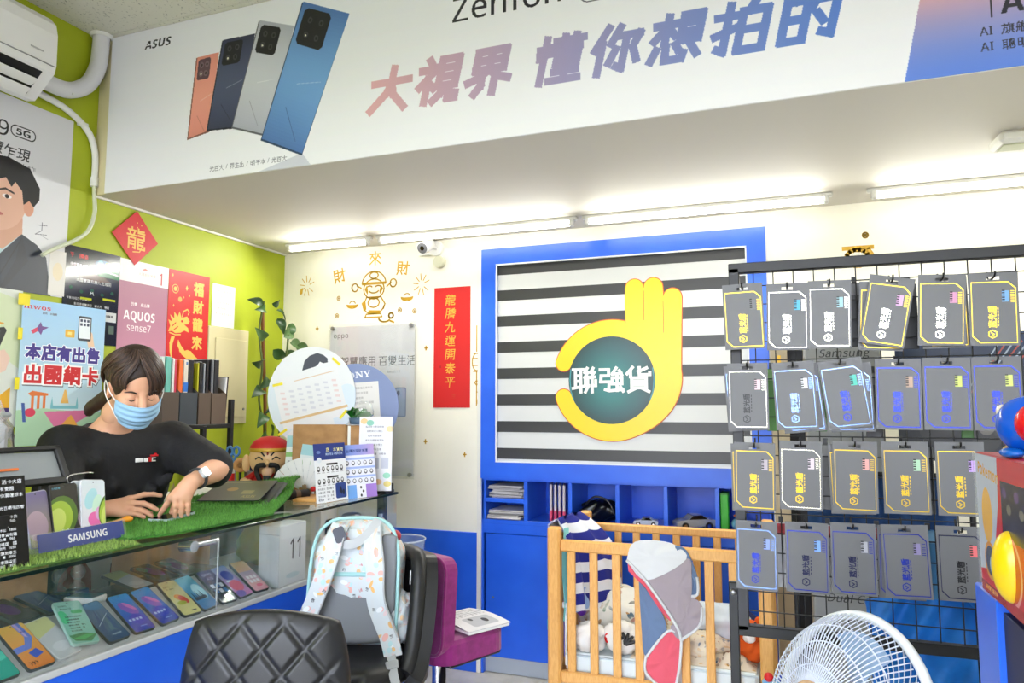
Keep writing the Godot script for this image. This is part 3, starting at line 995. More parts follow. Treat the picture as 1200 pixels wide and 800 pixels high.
func build_sign_unit():
	var x0 := -1.614
	var x1 := -0.058
	var zb := -4.18
	var u := thing("sign_cabinet", "built-in blue cabinet with framed striped sign, open cubbies and lower doors", "cabinet", v3(0, 0, BACK))
	var F := BACK
	# frame round the sign (mitred boards)
	var ix0 := -1.520
	var ix1 := -0.155
	var iy0 := 1.157
	var iy1 := 2.274
	var y1 := 2.37
	var y0 := 1.062
	for q in [[v2(x0, y1), v2(x1, y1), v2(ix1, iy1), v2(ix0, iy1)], [v2(x0, y0), v2(x1, y0), v2(ix1, iy0), v2(ix0, iy0)], [v2(x0, y0), v2(x0, y1), v2(ix0, iy1), v2(ix0, iy0)], [v2(x1, y0), v2(x1, y1), v2(ix1, iy1), v2(ix1, iy0)]]:
		part(u, "frame_board", mb().ext(PackedVector2Array(q), -0.02, 0.018, 0.0).mesh(), M.blue)
	part(u, "edge_strip", mb().span(v3(ix0 - 0.004, iy0 - 0.004, 0.004), v3(ix1 + 0.004, iy0 + 0.004, 0.020)).span(v3(ix0 - 0.004, iy1 - 0.004, 0.004), v3(ix1 + 0.004, iy1 + 0.004, 0.020)).span(v3(ix0 - 0.004, iy0, 0.004), v3(ix0 + 0.003, iy1, 0.020)).span(v3(ix1 - 0.003, iy0, 0.004), v3(ix1 + 0.004, iy1, 0.020)).mesh(), mat(Color(0.86, 0.87, 0.88), 0.4))
	# carcass: row of cubbies, then the doors
	var ty := 1.050
	var by := 0.835
	var divs := [-1.600, -1.350, -1.096, -0.837, -0.585, -0.328, -0.072]
	part(u, "back_panel", mb().span(v3(x0, 0, zb - F - 0.012), v3(x1, 1.10, zb - F)).mesh(), M.blue)
	part(u, "top_rail", mb().span(v3(x0, ty, zb - F), v3(x1, 1.064, 0.0), 0.0015).mesh(), M.blue)
	part(u, "cubby_floor", mb().span(v3(x0, by - 0.022, zb - F), v3(x1, by, 0.0), 0.0015).mesh(), M.blue)
	for i in divs.size():
		var d: float = divs[i]
		part(u, "divider", mb().span(v3(d - 0.011, by, zb - F), v3(d + 0.011, ty, 0.001), 0.0015).mesh(), M.blue)
	part(u, "small_shelf", mb().span(v3(divs[0] + 0.011, 0.930, zb - F), v3(divs[1] - 0.011, 0.952, 0.0), 0.0015).mesh(), M.blue)
	part(u, "apron", mb().span(v3(x0, 0.760, -0.02), v3(x1, by - 0.021, 0.0), 0.0015).mesh(), M.blue)
	part(u, "side_panel", mb().span(v3(x0, 0, zb - F), v3(x0 + 0.014, 1.064, 0.001), 0.0015).mesh(), M.blue)
	part(u, "side_panel", mb().span(v3(x1 - 0.014, 0, zb - F), v3(x1, 1.064, 0.001), 0.0015).mesh(), M.blue)
	for d in [[-1.588, -1.100], [-1.094, -0.590], [-0.584, -0.075]]:
		var door := part(u, "door", mb().span(v3(d[0], 0.092, -0.018), v3(d[1], 0.757, -0.002), 0.003).mesh(), M.blue)
		part(door, "lock", mb().cyl(v3(d[0] + 0.045, 0.41, -0.003), v3(d[0] + 0.045, 0.41, 0.001), 0.006, 12).mesh(), M.steel)
	part(u, "plinth", mb().span(v3(x0, 0.0, -0.06), v3(x1, 0.088, -0.030), 0.002).mesh(), mat(Color(0.70, 0.73, 0.76), 0.4))
	# striped panel
	var s := thing("striped_sign", "black and white striped sign with yellow hand round teal disc and white characters", "sign", v3(0, 0, BACK - 0.006))
	part(s, "panel", mb().span(v3(ix0 - 0.01, iy0 - 0.01, -0.012), v3(ix1 + 0.01, iy1 + 0.01, 0.0)).mesh(), mat(Color(0.82, 0.825, 0.82), 0.35))
	var dark := mat(Color(0.20, 0.20, 0.205), 0.35)
	var pitch := 0.1494
	var k := 0
	while true:
		var top := iy1 - k * pitch + 0.004
		if top < iy0:
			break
		part(s, "stripe", mb().span(v3(ix0, maxf(top - 0.061, iy0), 0.0), v3(ix1, top, 0.0012)).mesh(), dark)
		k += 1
	# hand: ring open to the left, with three raised fingers on the right
	var C := v2(-0.863, 1.605)
	var outer := PackedVector2Array()
	var R0 := 0.325
	var r0 := 0.236
	# lower thumb tip, round the bottom, up the right side, over the fingers and back to the upper tip
	var tipw := 0.045
	var a0 := deg_to_rad(199)
	var a1 := deg_to_rad(160)
	for i in 41:
		var a := a0 + (deg_to_rad(360 + 8) - a0) * i / 40.0
		var rr := R0 + 0.05 * smoothstep(deg_to_rad(290), deg_to_rad(365), a)
		outer.append(C + v2(cos(a), sin(a)) * rr)
	var fx := [-0.480, -0.578, -0.680, -0.779]
	var ftop := [2.065, 2.125, 2.125]
	for f in 3:
		var xr: float = fx[f]
		var xl: float = fx[f + 1]
		var rad := (xr - xl) / 2
		for i in 13:
			var a := PI * i / 12.0
			outer.append(v2((xr + xl) / 2 + cos(a) * (rad - 0.0015), ftop[f] - 0.03 + sin(a) * rad))
	outer.append(v2(-0.779, 1.900))
	for i in 15:
		var a := deg_to_rad(76) + (a1 - deg_to_rad(76)) * i / 14.0
		outer.append(C + v2(cos(a), sin(a)) * R0)
	for i in 7:
		var a := a1 + PI * (i + 1) / 8.0
		outer.append(C + v2(cos(a1), sin(a1)) * (R0 + r0) / 2 + v2(cos(a), sin(a)) * tipw * 0.98)
	for i in 49:
		var a := a1 + (a0 - TAU - a1) * i / 48.0
		outer.append(C + v2(cos(a), sin(a)) * r0)
	for i in 7:
		var a := a0 - TAU + PI + PI * (i + 1) / 8.0
		outer.append(C + v2(cos(a0), sin(a0)) * (R0 + r0) / 2 + v2(cos(a), sin(a)) * tipw * 0.98)
	var edge := Geometry2D.offset_polygon(outer, 0.005, Geometry2D.JOIN_ROUND)
	part(s, "hand_outline", mb().ext(edge[0], 0.0, 0.0025).mesh(), mat(Color(0.80, 0.33, 0.08), 0.4))
	part(s, "hand", mb().ext(outer, 0.0, 0.006).mesh(), mat(Color(0.93, 0.80, 0.03), 0.3))
	var gap := mb()
	gap.span(v3(-0.5795, 1.85, 0.006), v3(-0.5765, 2.02, 0.0066)).span(v3(-0.6815, 1.92, 0.006), v3(-0.6785, 2.08, 0.0066))
	part(s, "finger_line", gap.mesh(), mat(Color(0.78, 0.30, 0.06), 0.4))
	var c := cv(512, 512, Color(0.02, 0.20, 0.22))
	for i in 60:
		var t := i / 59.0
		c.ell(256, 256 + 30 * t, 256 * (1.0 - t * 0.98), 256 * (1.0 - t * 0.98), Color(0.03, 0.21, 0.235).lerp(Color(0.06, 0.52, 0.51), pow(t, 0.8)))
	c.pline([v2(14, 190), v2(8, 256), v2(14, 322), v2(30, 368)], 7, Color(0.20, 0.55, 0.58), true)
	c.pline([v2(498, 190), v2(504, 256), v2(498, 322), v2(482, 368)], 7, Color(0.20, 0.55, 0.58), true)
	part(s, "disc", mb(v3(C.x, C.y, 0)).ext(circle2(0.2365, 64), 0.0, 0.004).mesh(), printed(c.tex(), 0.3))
	var letters := mb()
	han_bars(letters, "聯強貨", 0.138, 0.118, C.x - 0.214, C.y + 0.070, 0.004, 0.0075, v2(1.06, 0))
	part(s, "lettering", letters.mesh(), mat(Color(0.90, 0.91, 0.90), 0.35))
	cubby_contents(divs, by)

func paper_pile(called: String, label: String, at: Vector3, n: int, w: float, d: float, group := ""):
	var r := RandomNumberGenerator.new()
	r.seed = int(at.x * 1000) + n
	var t := thing(called, label, "papers", at, 0.0, group)
	var y := 0.0
	for i in n:
		var h := r.randf_range(0.004, 0.012)
		var g := r.randf_range(0.62, 0.90)
		var o := part(t, "booklet", bx(v3(w * r.randf_range(0.8, 1.0), h, d * r.randf_range(0.85, 1.0)), 0.001), mat(Color(g, g * 0.98, g * 0.97), 0.7), v3(r.randf_range(-0.01, 0.01), y + h / 2, r.randf_range(-0.01, 0.02)), v3(0, r.randf_range(-0.1, 0.1), 0))
		o.name = "booklet"
		y += h + 0.0005
	return t

func toy_car(called: String, label: String, at: Vector3, turn: float, body: Material, k := 1.0):
	var t := thing(called, label, "toy car", at, turn)
	t.scale = Vector3.ONE * k
	var prof := PackedVector2Array([v2(-0.075, 0.012), v2(-0.077, 0.026), v2(-0.062, 0.034), v2(-0.035, 0.037), v2(-0.016, 0.052), v2(0.022, 0.053), v2(0.048, 0.038), v2(0.072, 0.036), v2(0.076, 0.024), v2(0.072, 0.012)])
	part(t, "body", mb().ext(prof, -0.033, 0.033, 0.005).mesh(), body)
	part(t, "windscreen", mb().ext(PackedVector2Array([v2(-0.030, 0.038), v2(-0.015, 0.0525), v2(0.020, 0.0535), v2(0.042, 0.039)]), -0.0335, 0.0335).mesh(), M.dark_glass)
	for x in [-0.046, 0.046]:
		for z in [-0.03, 0.03]:
			var w := part(t, "wheel", mb().cyl(v3(x, 0.014, z - 0.006), v3(x, 0.014, z + 0.006), 0.014, 16).mesh(), M.black)
			part(w, "hub", mb().cyl(v3(x, 0.014, z - 0.0065), v3(x, 0.014, z + 0.0065), 0.007, 10).mesh(), M.chrome)
	return t

func cubby_contents(divs: Array, by: float):
	paper_pile("paper_stack", "pile of white booklets on the upper small shelf of the blue cabinet", v3(-1.475, 0.952, BACK - 0.14), 7, 0.21, 0.24, "paper piles in the cabinet")
	paper_pile("paper_stack", "pile of white booklets below the small shelf of the blue cabinet", v3(-1.475, by, BACK - 0.13), 6, 0.22, 0.24, "paper piles in the cabinet")
	# upright plastic sleeves with pink ends
	for i in 4:
		var x := -1.235 + i * 0.028
		var t := thing("plastic_sleeve", "clear sleeve with pink contents standing in the second cubby, " + ["leftmost", "second from left", "third from left", "rightmost"][i], "sleeve", v3(x, by, BACK - 0.11 + i * 0.01), 0.25, "clear sleeves in the second cubby")
		part(t, "cover", mb().box(v3(0, 0.1, 0), v3(0.014, 0.2, 0.15), 0.004).mesh(), mat(Color(0.80, 0.76, 0.78), 0.25))
		part(t, "contents", mb().box(v3(0, 0.032, 0.0), v3(0.016, 0.062, 0.152), 0.004).mesh(), mat(Color(0.86, 0.25, 0.42), 0.4))
	# black bag in the third cubby
	var b := mb()
	b.sheet(func(u, v):
		var a: float = u * TAU
		var e: float = (v - 0.5) * PI
		var r: float = 1.0 + 0.2 * sin(a * 3.0 + v * 7.0) + 0.14 * sin(a * 7.0 - v * 11.0)
		return v3(cos(a) * cos(e) * 0.10 * r, 0.06 + sin(e) * 0.06, -sin(a) * cos(e) * 0.08 * r), 28, 12)
	var bag := thing("black_pouch", "crumpled black pouch with cords in the third cubby of the blue cabinet", "pouch", v3(-0.955, by, BACK - 0.14))
	part(bag, "body", b.mesh(), mat(Color(0.03, 0.03, 0.035), 0.3))
	part(bag, "cord", mb().tube(curve([v3(-0.08, 0.09, 0.05), v3(-0.02, 0.14, 0.08), v3(0.05, 0.12, 0.07), v3(0.09, 0.05, 0.08)]), 0.006, 8).mesh(), M.black)
	toy_car("toy_car", "small toy car with blue roof in the fourth cubby of the blue cabinet", v3(-0.70, by, BACK - 0.07), 0.1, mat(Color(0.80, 0.82, 0.86), 0.3), 0.85)
	part(get_node("toy_car"), "roof_panel", mb().box(v3(0.003, 0.054, 0), v3(0.05, 0.008, 0.05), 0.003).mesh(), mat(Color(0.10, 0.18, 0.6), 0.3))
	toy_car("toy_car", "silver toy sports car parked in the fifth cubby of the blue cabinet", v3(-0.45, by, BACK - 0.07), 0.45, mat(Color(0.72, 0.74, 0.77), 0.25, 0.5), 1.35)
	var g := thing("green_box", "small upright bright green box in the last cubby of the blue cabinet", "box", v3(-0.295, by, BACK - 0.07))
	part(g, "body", mb().box(v3(0, 0.095, 0), v3(0.04, 0.19, 0.1), 0.004).mesh(), mat(Color(0.18, 0.68, 0.10), 0.4))
	part(g, "lid", mb().box(v3(0, 0.186, 0), v3(0.042, 0.012, 0.102), 0.003).mesh(), mat(Color(0.12, 0.5, 0.08), 0.4))
	var duck := thing("bath_toy", "small yellow and blue bath toy beside the green box in the cubby", "toy", v3(-0.225, by, BACK - 0.06))
	part(duck, "body", mb().ball(v3(0, 0.034, 0), v3(0.042, 0.034, 0.035)).mesh(), mat(Color(0.45, 0.70, 0.82), 0.4))
	part(duck, "head", mb().ball(v3(0.005, 0.082, 0), v3(0.024, 0.024, 0.022)).mesh(), mat(Color(0.92, 0.72, 0.10), 0.4))
	part(duck, "beak", mb().ball(v3(-0.018, 0.078, 0.008), v3(0.012, 0.006, 0.01), 10, 6).mesh(), mat(Color(0.9, 0.4, 0.08), 0.4))

func wall_sheet(called: String, label: String, category: String, z0: float, z1: float, y0: float, y1: float, tex: Texture2D, x := LEFT + 0.003, rough := 0.45, group := "") -> Node3D:
	# a sheet on the green wall from z0 (left in view) to z1, facing into the room
	return one(called, label, category, mb().ext(rect2(absf(z0 - z1), y1 - y0), -0.0012, 0.0).mesh(), printed(tex, rough), v3(x, (y0 + y1) / 2, (z0 + z1) / 2), v3(0, PI / 2, 0), group)

func small_print(c: Cv, x: float, y: float, w: float, size: float, col: Color, seed_ := 1):
	# lines of print too small to read
	var r := RandomNumberGenerator.new()
	r.seed = seed_
	var keys: Array = HAN.keys()
	var xx := x
	while xx < x + w - size:
		if r.randf() > 0.08:
			c.han(keys[r.randi_range(0, keys.size() - 1)], xx, y, size, 0.11, col)
		xx += size * 1.12

func build_wall_left_things():
	air_conditioner()
	pipes()
	# tall phone poster with a man in a dark jacket
	var c := cv(512, 550, Color(0.86, 0.86, 0.875))
	c.text("V29", 262, 96, 44, Color(0.08, 0.08, 0.09), false, false, 1.1)
	c.rr(322, 76, 74, 34, 15, Color(0.12, 0.12, 0.13))
	c.rr(325, 79, 68, 28, 12, Color(0.86, 0.86, 0.875))
	c.text("5G", 359, 93, 19, Color(0.10, 0.10, 0.11), true, false, 1.35)
	c.han("光百環乍現", 190, 138, 36, 0.09, Color(0.16, 0.16, 0.18), v2(1.08, 0), 0.12)
	small_print(c, 200, 182, 215, 13, Color(0.45, 0.45, 0.48), 3)
	var jacket := Color(0.115, 0.15, 0.21)
	c.pts([60, 550, 70, 470, 150, 425, 250, 400, 372, 385, 420, 408, 450, 440, 470, 550], jacket)
	c.pts([205, 420, 300, 470, 372, 386, 330, 350, 240, 380], Color(0.72, 0.80, 0.82))
	c.pts([232, 395, 240, 330, 372, 330, 374, 384, 320, 440], Color(0.80, 0.61, 0.51))
	c.ell(300, 290, 82, 98, Color(0.84, 0.66, 0.57))
	c.ell(388, 306, 15, 24, Color(0.83, 0.60, 0.50))
	c.pts([215, 270, 215, 215, 250, 185, 320, 175, 385, 190, 418, 240, 418, 275, 402, 300, 388, 284, 372, 300, 366, 262, 345, 240, 335, 258, 318, 235, 290, 250, 262, 235, 240, 262], Color(0.10, 0.095, 0.10))
	c.pts([300, 272, 318, 264, 344, 272, 344, 277, 318, 270, 300, 277], Color(0.18, 0.14, 0.13))
	c.ell(324, 288, 13, 6, Color(0.93, 0.90, 0.88))
	c.ell(324, 288, 6, 6, Color(0.12, 0.09, 0.08))
	c.ell(268, 290, 12, 6, Color(0.93, 0.90, 0.88))
	c.ell(268, 290, 6, 6, Color(0.12, 0.09, 0.08))
	c.pts([292, 285, 300, 316, 283, 318, 288, 312], Color(0.76, 0.56, 0.48))
	c.ell(293, 341, 24, 6, Color(0.72, 0.40, 0.38))
	c.pts([372, 384, 396, 460, 330, 550, 318, 550, 360, 460], Color(0.09, 0.12, 0.17))
	c.line(v2(372, 400), v2(300, 550), 3, Color(0.06, 0.08, 0.12))
	c.pline([v2(431, 338), v2(431, 362), v2(412, 376), v2(446, 372)], 1.6, Color(0.35, 0.35, 0.4))
	c.line(v2(418, 348), v2(446, 344), 1.6, Color(0.35, 0.35, 0.4))
	c.line(v2(434, 378), v2(452, 384), 1.2, Color(0.45, 0.45, 0.5))
	wall_sheet("wall_poster", "tall white phone poster with a man in dark jacket below the air conditioner", "poster", -1.553, -2.313, 1.944, 2.76, c.tex(), LEFT + 0.003, 0.35)
	# white sheet beside the black poster
	c = cv(64, 128, Color(0.88, 0.87, 0.85))
	c.ell(34, 60, 20, 26, Color(0.90, 0.85, 0.74))
	wall_sheet("paper_sheet", "narrow white sheet between the man poster and the black glossy poster", "paper", -2.235, -2.312, 1.95, 2.15, c.tex(), LEFT + 0.0055)
	# black glossy poster
	c = cv(300, 440, Color(0.055, 0.06, 0.062))
	c.vgrad(0, 0, 300, 120, Color(0.05, 0.08, 0.14), Color(0.07, 0.07, 0.08))
	small_print(c, 26, 30, 110, 22, Color(0.85, 0.18, 0.16), 77)
	c.ell(205, 60, 46, 20, Color(0.10, 0.40, 0.55))
	c.ell(190, 56, 14, 14, Color(0.16, 0.62, 0.72))
	c.ell(226, 58, 13, 13, Color(0.30, 0.62, 0.22))
	c.pts([180, 100, 296, 78, 296, 120, 180, 118], Color(0.08, 0.42, 0.20))
	c.pts([150, 78, 296, 96, 296, 104, 150, 88], Color(0.75, 0.76, 0.78))
	c.pts([60, 128, 120, 110, 210, 118, 250, 140, 180, 150, 80, 150], Color(0.36, 0.27, 0.22))
	small_print(c, 64, 142, 200, 17, Color(0.82, 0.83, 0.82), 4)
	small_print(c, 30, 76, 120, 14, Color(0.86, 0.8, 0.84), 5)
	c.text("A", 150, 200, 28, Color(0.82, 0.86, 0.84), false)
	for k in 5:
		c.ell(40 + k * 55, 190 + (k % 2) * 14, 10, 8, Color(0.10, 0.30, 0.20))
	small_print(c, 20, 232, 120, 12, Color(0.75, 0.75, 0.75), 6)
	c.rect(90, 228, 60, 10, Color(0.75, 0.78, 0.1))
	c.rect(210, 218, 70, 10, Color(0.75, 0.78, 0.1))
	small_print(c, 60, 256, 200, 12, Color(0.78, 0.78, 0.78), 8)
	c.rect(10, 282, 280, 46, Color(0.86, 0.87, 0.87))
	c.ell(60, 304, 40, 16, Color(0.62, 0.42, 0.16))
	c.ell(48, 300, 16, 12, Color(0.25, 0.16, 0.10))
	small_print(c, 110, 296, 170, 12, Color(0.2, 0.2, 0.22), 9)
	c.rect(250, 345, 30, 40, Color(0.36, 0.42, 0.38))
	wall_sheet("wall_poster", "black glossy event poster with small coloured print beside the pink phone poster", "poster", -2.305, -2.599, 1.75, 2.19, c.tex(), LEFT + 0.004, 0.12)
	# pink phone poster with a white strip on top
	c = cv(300, 520, Color(0.70, 0.47, 0.57))
	c.vgrad(0, 105, 300, 415, Color(0.66, 0.44, 0.53), Color(0.78, 0.54, 0.64))
	c.rect(0, 0, 300, 108, Color(0.93, 0.92, 0.92))
	small_print(c, 110, 52, 110, 16, Color(0.88, 0.76, 0.74), 78)
	c.pts([130, 38, 150, 28, 170, 38, 150, 42], Color(0.85, 0.55, 0.5))
	c.rect(250, 36, 9, 62, Color(0.72, 0.20, 0.22))
	c.rect(243, 42, 10, 6, Color(0.72, 0.20, 0.22))
	small_print(c, 74, 206, 130, 17, Color(0.95, 0.93, 0.94), 11)
	c.text("AQUOS", 127, 272, 44, Color(0.95, 0.93, 0.94), true, false, 0.93)
	c.text("sense7", 127, 330, 36, Color(0.95, 0.93, 0.94), false, false, 0.95)
	for q in [[96, 452, 0], [205, 456, 1]]:
		c.ell(q[0], q[1] + 50, 42, 76, Color(0.20, 0.19, 0.205))
		c.ell(q[0] - 6, q[1] + 4, 12, 18, Color(0.40, 0.36, 0.40))
	c.line(v2(160, 440), v2(215, 432), 7, Color(0.92, 0.92, 0.9))
	wall_sheet("wall_poster", "pink phone poster with white strip on top behind the person's head", "poster", -2.597, -2.895, 1.66, 2.185, c.tex(), LEFT + 0.005)
	# red new-year poster with gold dragon
	c = cv(300, 520, Color(0.80, 0.055, 0.075))
	var gold := Color(0.90, 0.74, 0.34)
	c.han("福", 184, 44, 72, 0.17, gold)
	c.han("財", 184, 142, 72, 0.17, gold)
	c.han("龍", 184, 240, 72, 0.15, gold)
	c.han("來", 184, 338, 72, 0.17, gold)
	c.ell(48, 100, 24, 24, gold)
	c.ell(48, 100, 20, 20, Color(0.80, 0.055, 0.075))
	c.ell(48, 100, 12, 12, gold)
	c.ell(84, 152, 14, 14, gold.darkened(0.15))
	for q in [[26, 30, 6], [130, 86, 9], [150, 124, 5], [110, 138, 4], [40, 190, 5], [98, 424, 7]]:
		c.pts([q[0] - q[2], q[1], q[0], q[1] - q[2] * 1.8, q[0] + q[2], q[1], q[0], q[1] + q[2] * 1.8], gold)
	# dragon: mane, snout, horns, coils
	c.pts([22, 300, 8, 268, 34, 276, 18, 240, 48, 258, 46, 222, 72, 246, 84, 216, 100, 250, 140, 238, 160, 262, 150, 280, 120, 284, 150, 300, 156, 324, 124, 316, 96, 330, 60, 336, 36, 326, 10, 330], gold)
	c.pline([v2(104, 244), v2(112, 214), v2(140, 200), v2(154, 214), v2(146, 228)], 7, gold, true)
	c.ell(104, 268, 8, 6, Color(0.80, 0.055, 0.075))
	c.pline([v2(60, 280), v2(36, 300)], 5, Color(0.80, 0.055, 0.075))
	c.pline([v2(76, 300), v2(50, 318)], 5, Color(0.80, 0.055, 0.075))
	c.pline([v2(20, 336), v2(60, 344), v2(96, 340)], 6, gold, true)
	c.pts([34, 352, 22, 390, 26, 440, 44, 484, 50, 480, 40, 438, 44, 392, 58, 354], gold)
	c.pts([82, 366, 78, 400, 110, 446, 160, 474, 190, 520, 262, 520, 240, 470, 190, 436, 178, 424, 150, 418, 132, 424, 104, 398], gold)
	wall_sheet("wall_poster", "red new year poster with gold dragon and four gold characters", "poster", -2.897, -3.185, 1.665, 2.185, c.tex(), LEFT + 0.006)
	# white certificate
	c = cv(128, 180, Color(0.93, 0.93, 0.92))
	for k in 5:
		small_print(c, 20 + (k % 2) * 14, 24 + k * 24, 90 - (k % 2) * 26, 10, Color(0.84, 0.70, 0.70), 20 + k)
	wall_sheet("paper_sheet", "small white certificate sheet pinned above the beige panel door", "paper", -3.213, -3.392, 1.918, 2.16, c.tex(), LEFT + 0.003)
	# red diamond with gold character
	c = cv(256, 256, Color(0.80, 0.06, 0.12))
	c.han("龍", 256 * 0.5, 256 * 0.12, 146, 0.085, gold, v2(1, 0), 0.0, 1.0, PI / 4)
	for q in [[206, 60], [186, 84], [222, 92]]:
		c.ell(q[0], q[1], 4, 4, gold)
	c.pline([v2(48, 182), v2(90, 214), v2(128, 200)], 7, gold, true)
	var d := one("diamond_sign", "red diamond paper with gold dragon character on the green wall", "sign", mb().ext(rect2(0.194, 0.194), -0.0015, 0.0).mesh(), printed(c.tex(), 0.5), v3(LEFT + 0.0085, 2.298, -2.676), Vector3.ZERO)
	d.transform.basis = Basis(Vector3.UP, PI / 2) * Basis(v3(0, 0, 1), PI / 4)
	# travel sim poster, hung a little in front of the wall
	c = cv(400, 620, Color(0.68, 0.82, 0.92))
	c.vgrad(0, 0, 400, 620, Color(0.60, 0.78, 0.93), Color(0.83, 0.88, 0.86))
	c.text("mwos", 66, 30, 20, Color(0.80, 0.12, 0.18), true, false, 1.5, true)
	small_print(c, 90, 48, 70, 10, Color(0.4, 0.4, 0.5), 30)
	c.pts([42, 132, 70, 116, 84, 92, 92, 110, 122, 112, 96, 126, 88, 148, 74, 132, 52, 146], Color(0.42, 0.26, 0.55))
	c.pts([42, 132, 70, 116, 74, 132, 52, 146], Color(0.84, 0.22, 0.36))
	c.pts([308, 150, 300, 110, 312, 96, 336, 120, 352, 190, 320, 190], Color(0.91, 0.78, 0.66))
	c.rr(262, 44, 66, 112, 8, Color(0.16, 0.18, 0.22))
	c.rect(267, 54, 56, 92, Color(0.90, 0.93, 0.96))
	for k in 6:
		c.rr(271 + (k % 3) * 17, 58 + int(k / 3.0) * 18, 12, 12, 3, Color(0.16, 0.20, 0.34))
	c.rr(200, 112, 46, 34, 5, Color(0.88, 0.68, 0.16))
	c.rect(212, 121, 20, 14, Color(0.95, 0.86, 0.5))
	for q in [[12, Color(0.48, 0.72, 0.92)], [9, Color(0.95, 0.96, 0.98)]]:
		c.han("本店有出售", 26, 190, 64, 0.20 + q[0] * 0.012, q[1], v2(1.12, 0))
	c.han("本店有出售", 26, 190, 64, 0.185, Color(0.21, 0.13, 0.52), v2(1.12, 0))
	c.han("出國網卡", 26, 282, 78, 0.36, Color(0.42, 0.44, 0.48), v2(1.17, 0))
	c.han("出國網卡", 24, 278, 78, 0.34, Color(0.96, 0.96, 0.96), v2(1.17, 0))
	c.han("出國網卡", 24, 278, 78, 0.165, Color(0.80, 0.08, 0.12), v2(1.17, 0))
	for k in 3:
		c.rect(62 + k * 26, 402, 12, 66, Color(0.87, 0.46, 0.20))
	c.pts([46, 400, 66, 388, 138, 398, 136, 408, 60, 410], Color(0.87, 0.46, 0.20))
	c.pts([0, 470, 120, 462, 230, 472, 400, 478, 400, 620, 0, 620], Color(0.66, 0.80, 0.66))
	c.pts([196, 440, 212, 380, 220, 380, 236, 440], Color(0.90, 0.70, 0.36))
	c.pts([150, 450, 156, 410, 162, 450, 270, 450, 276, 410, 282, 450, 282, 464, 150, 464], Color(0.46, 0.72, 0.76))
	c.pts([120, 476, 360, 470, 330, 500, 250, 540, 170, 540], Color(0.84, 0.44, 0.60))
	c.pts([180, 560, 250, 490, 330, 600, 240, 620], Color(0.90, 0.64, 0.26))
	c.ell(60, 480, 24, 18, Color(0.82, 0.22, 0.34))
	c.pts([20, 440, 34, 440, 44, 520, 30, 520], Color(0.22, 0.34, 0.62))
	var sim := thing("sim_poster", "light blue travel sim card poster with purple and red characters behind the person", "poster", v3(-2.984, 1.605, -2.315), PI / 2)
	part(sim, "sheet", mb().ext(rect2(0.40, 0.62), -0.0012, 0.0).mesh(), printed(c.tex(), 0.4))
	for q in [[-0.195, 0.305, 0.05], [-0.203, 0.16, 0.02], [-0.204, -0.05, 0.02]]:
		part(sim, "tape", mb(v3(q[0], q[1], 0.0008)).ext(rect2(q[2], 0.05), -0.0004, 0.0).mesh(), M.yellow_tape)
	# large poster with a hand holding a phone, cut by the left of the view
	c = cv(280, 400, Color(0.84, 0.86, 0.83))
	c.pts([150, 0, 280, 30, 280, 230, 200, 180], Color(0.80, 0.85, 0.70))
	c.pts([120, 130, 227, 112, 236, 120, 204, 204, 130, 260], Color(0.12, 0.13, 0.13))
	c.pts([130, 140, 218, 122, 196, 196, 130, 240], Color(0.20, 0.24, 0.22))
	c.pts([120, 260, 190, 190, 232, 176, 252, 200, 240, 236, 180, 270, 120, 300], Color(0.90, 0.77, 0.70))
	c.ell(206, 102, 20, 4, Color(0.85, 0.6, 0.2))
	c.pts([180, 345, 258, 285, 258, 345], Color(0.88, 0.66, 0.12))
	c.rect(100, 345, 158, 55, Color(0.20, 0.12, 0.40))
	c.text("ION", 222, 378, 16, Color(0.95, 0.95, 0.96), true, false, 1.2)
	wall_sheet("wall_poster", "pale poster of a hand holding a dark phone at the left edge", "poster", -1.75, -2.12, 1.376, 1.945, c.tex(), -2.993)
	# beige service panel
	var p := thing("service_panel", "beige metal service panel door on the green wall below the certificate", "panel", v3(LEFT, 1.64, -3.35), PI / 2)
	var beige := mat(Color(0.83, 0.79, 0.62), 0.5)
	part(p, "frame", mb().box(v3(0, 0, 0.006), v3(0.325, 0.55, 0.012), 0.003).mesh(), beige)
	var pd := part(p, "door", mb().box(v3(0.012, -0.012, 0.0155), v3(0.25, 0.45, 0.008), 0.002).mesh(), beige)
	part(pd, "latch", mb().cyl(v3(0.125, -0.19, 0.019), v3(0.125, -0.19, 0.024), 0.007, 12).mesh(), M.steel)
	shelf_rack()
	plant()

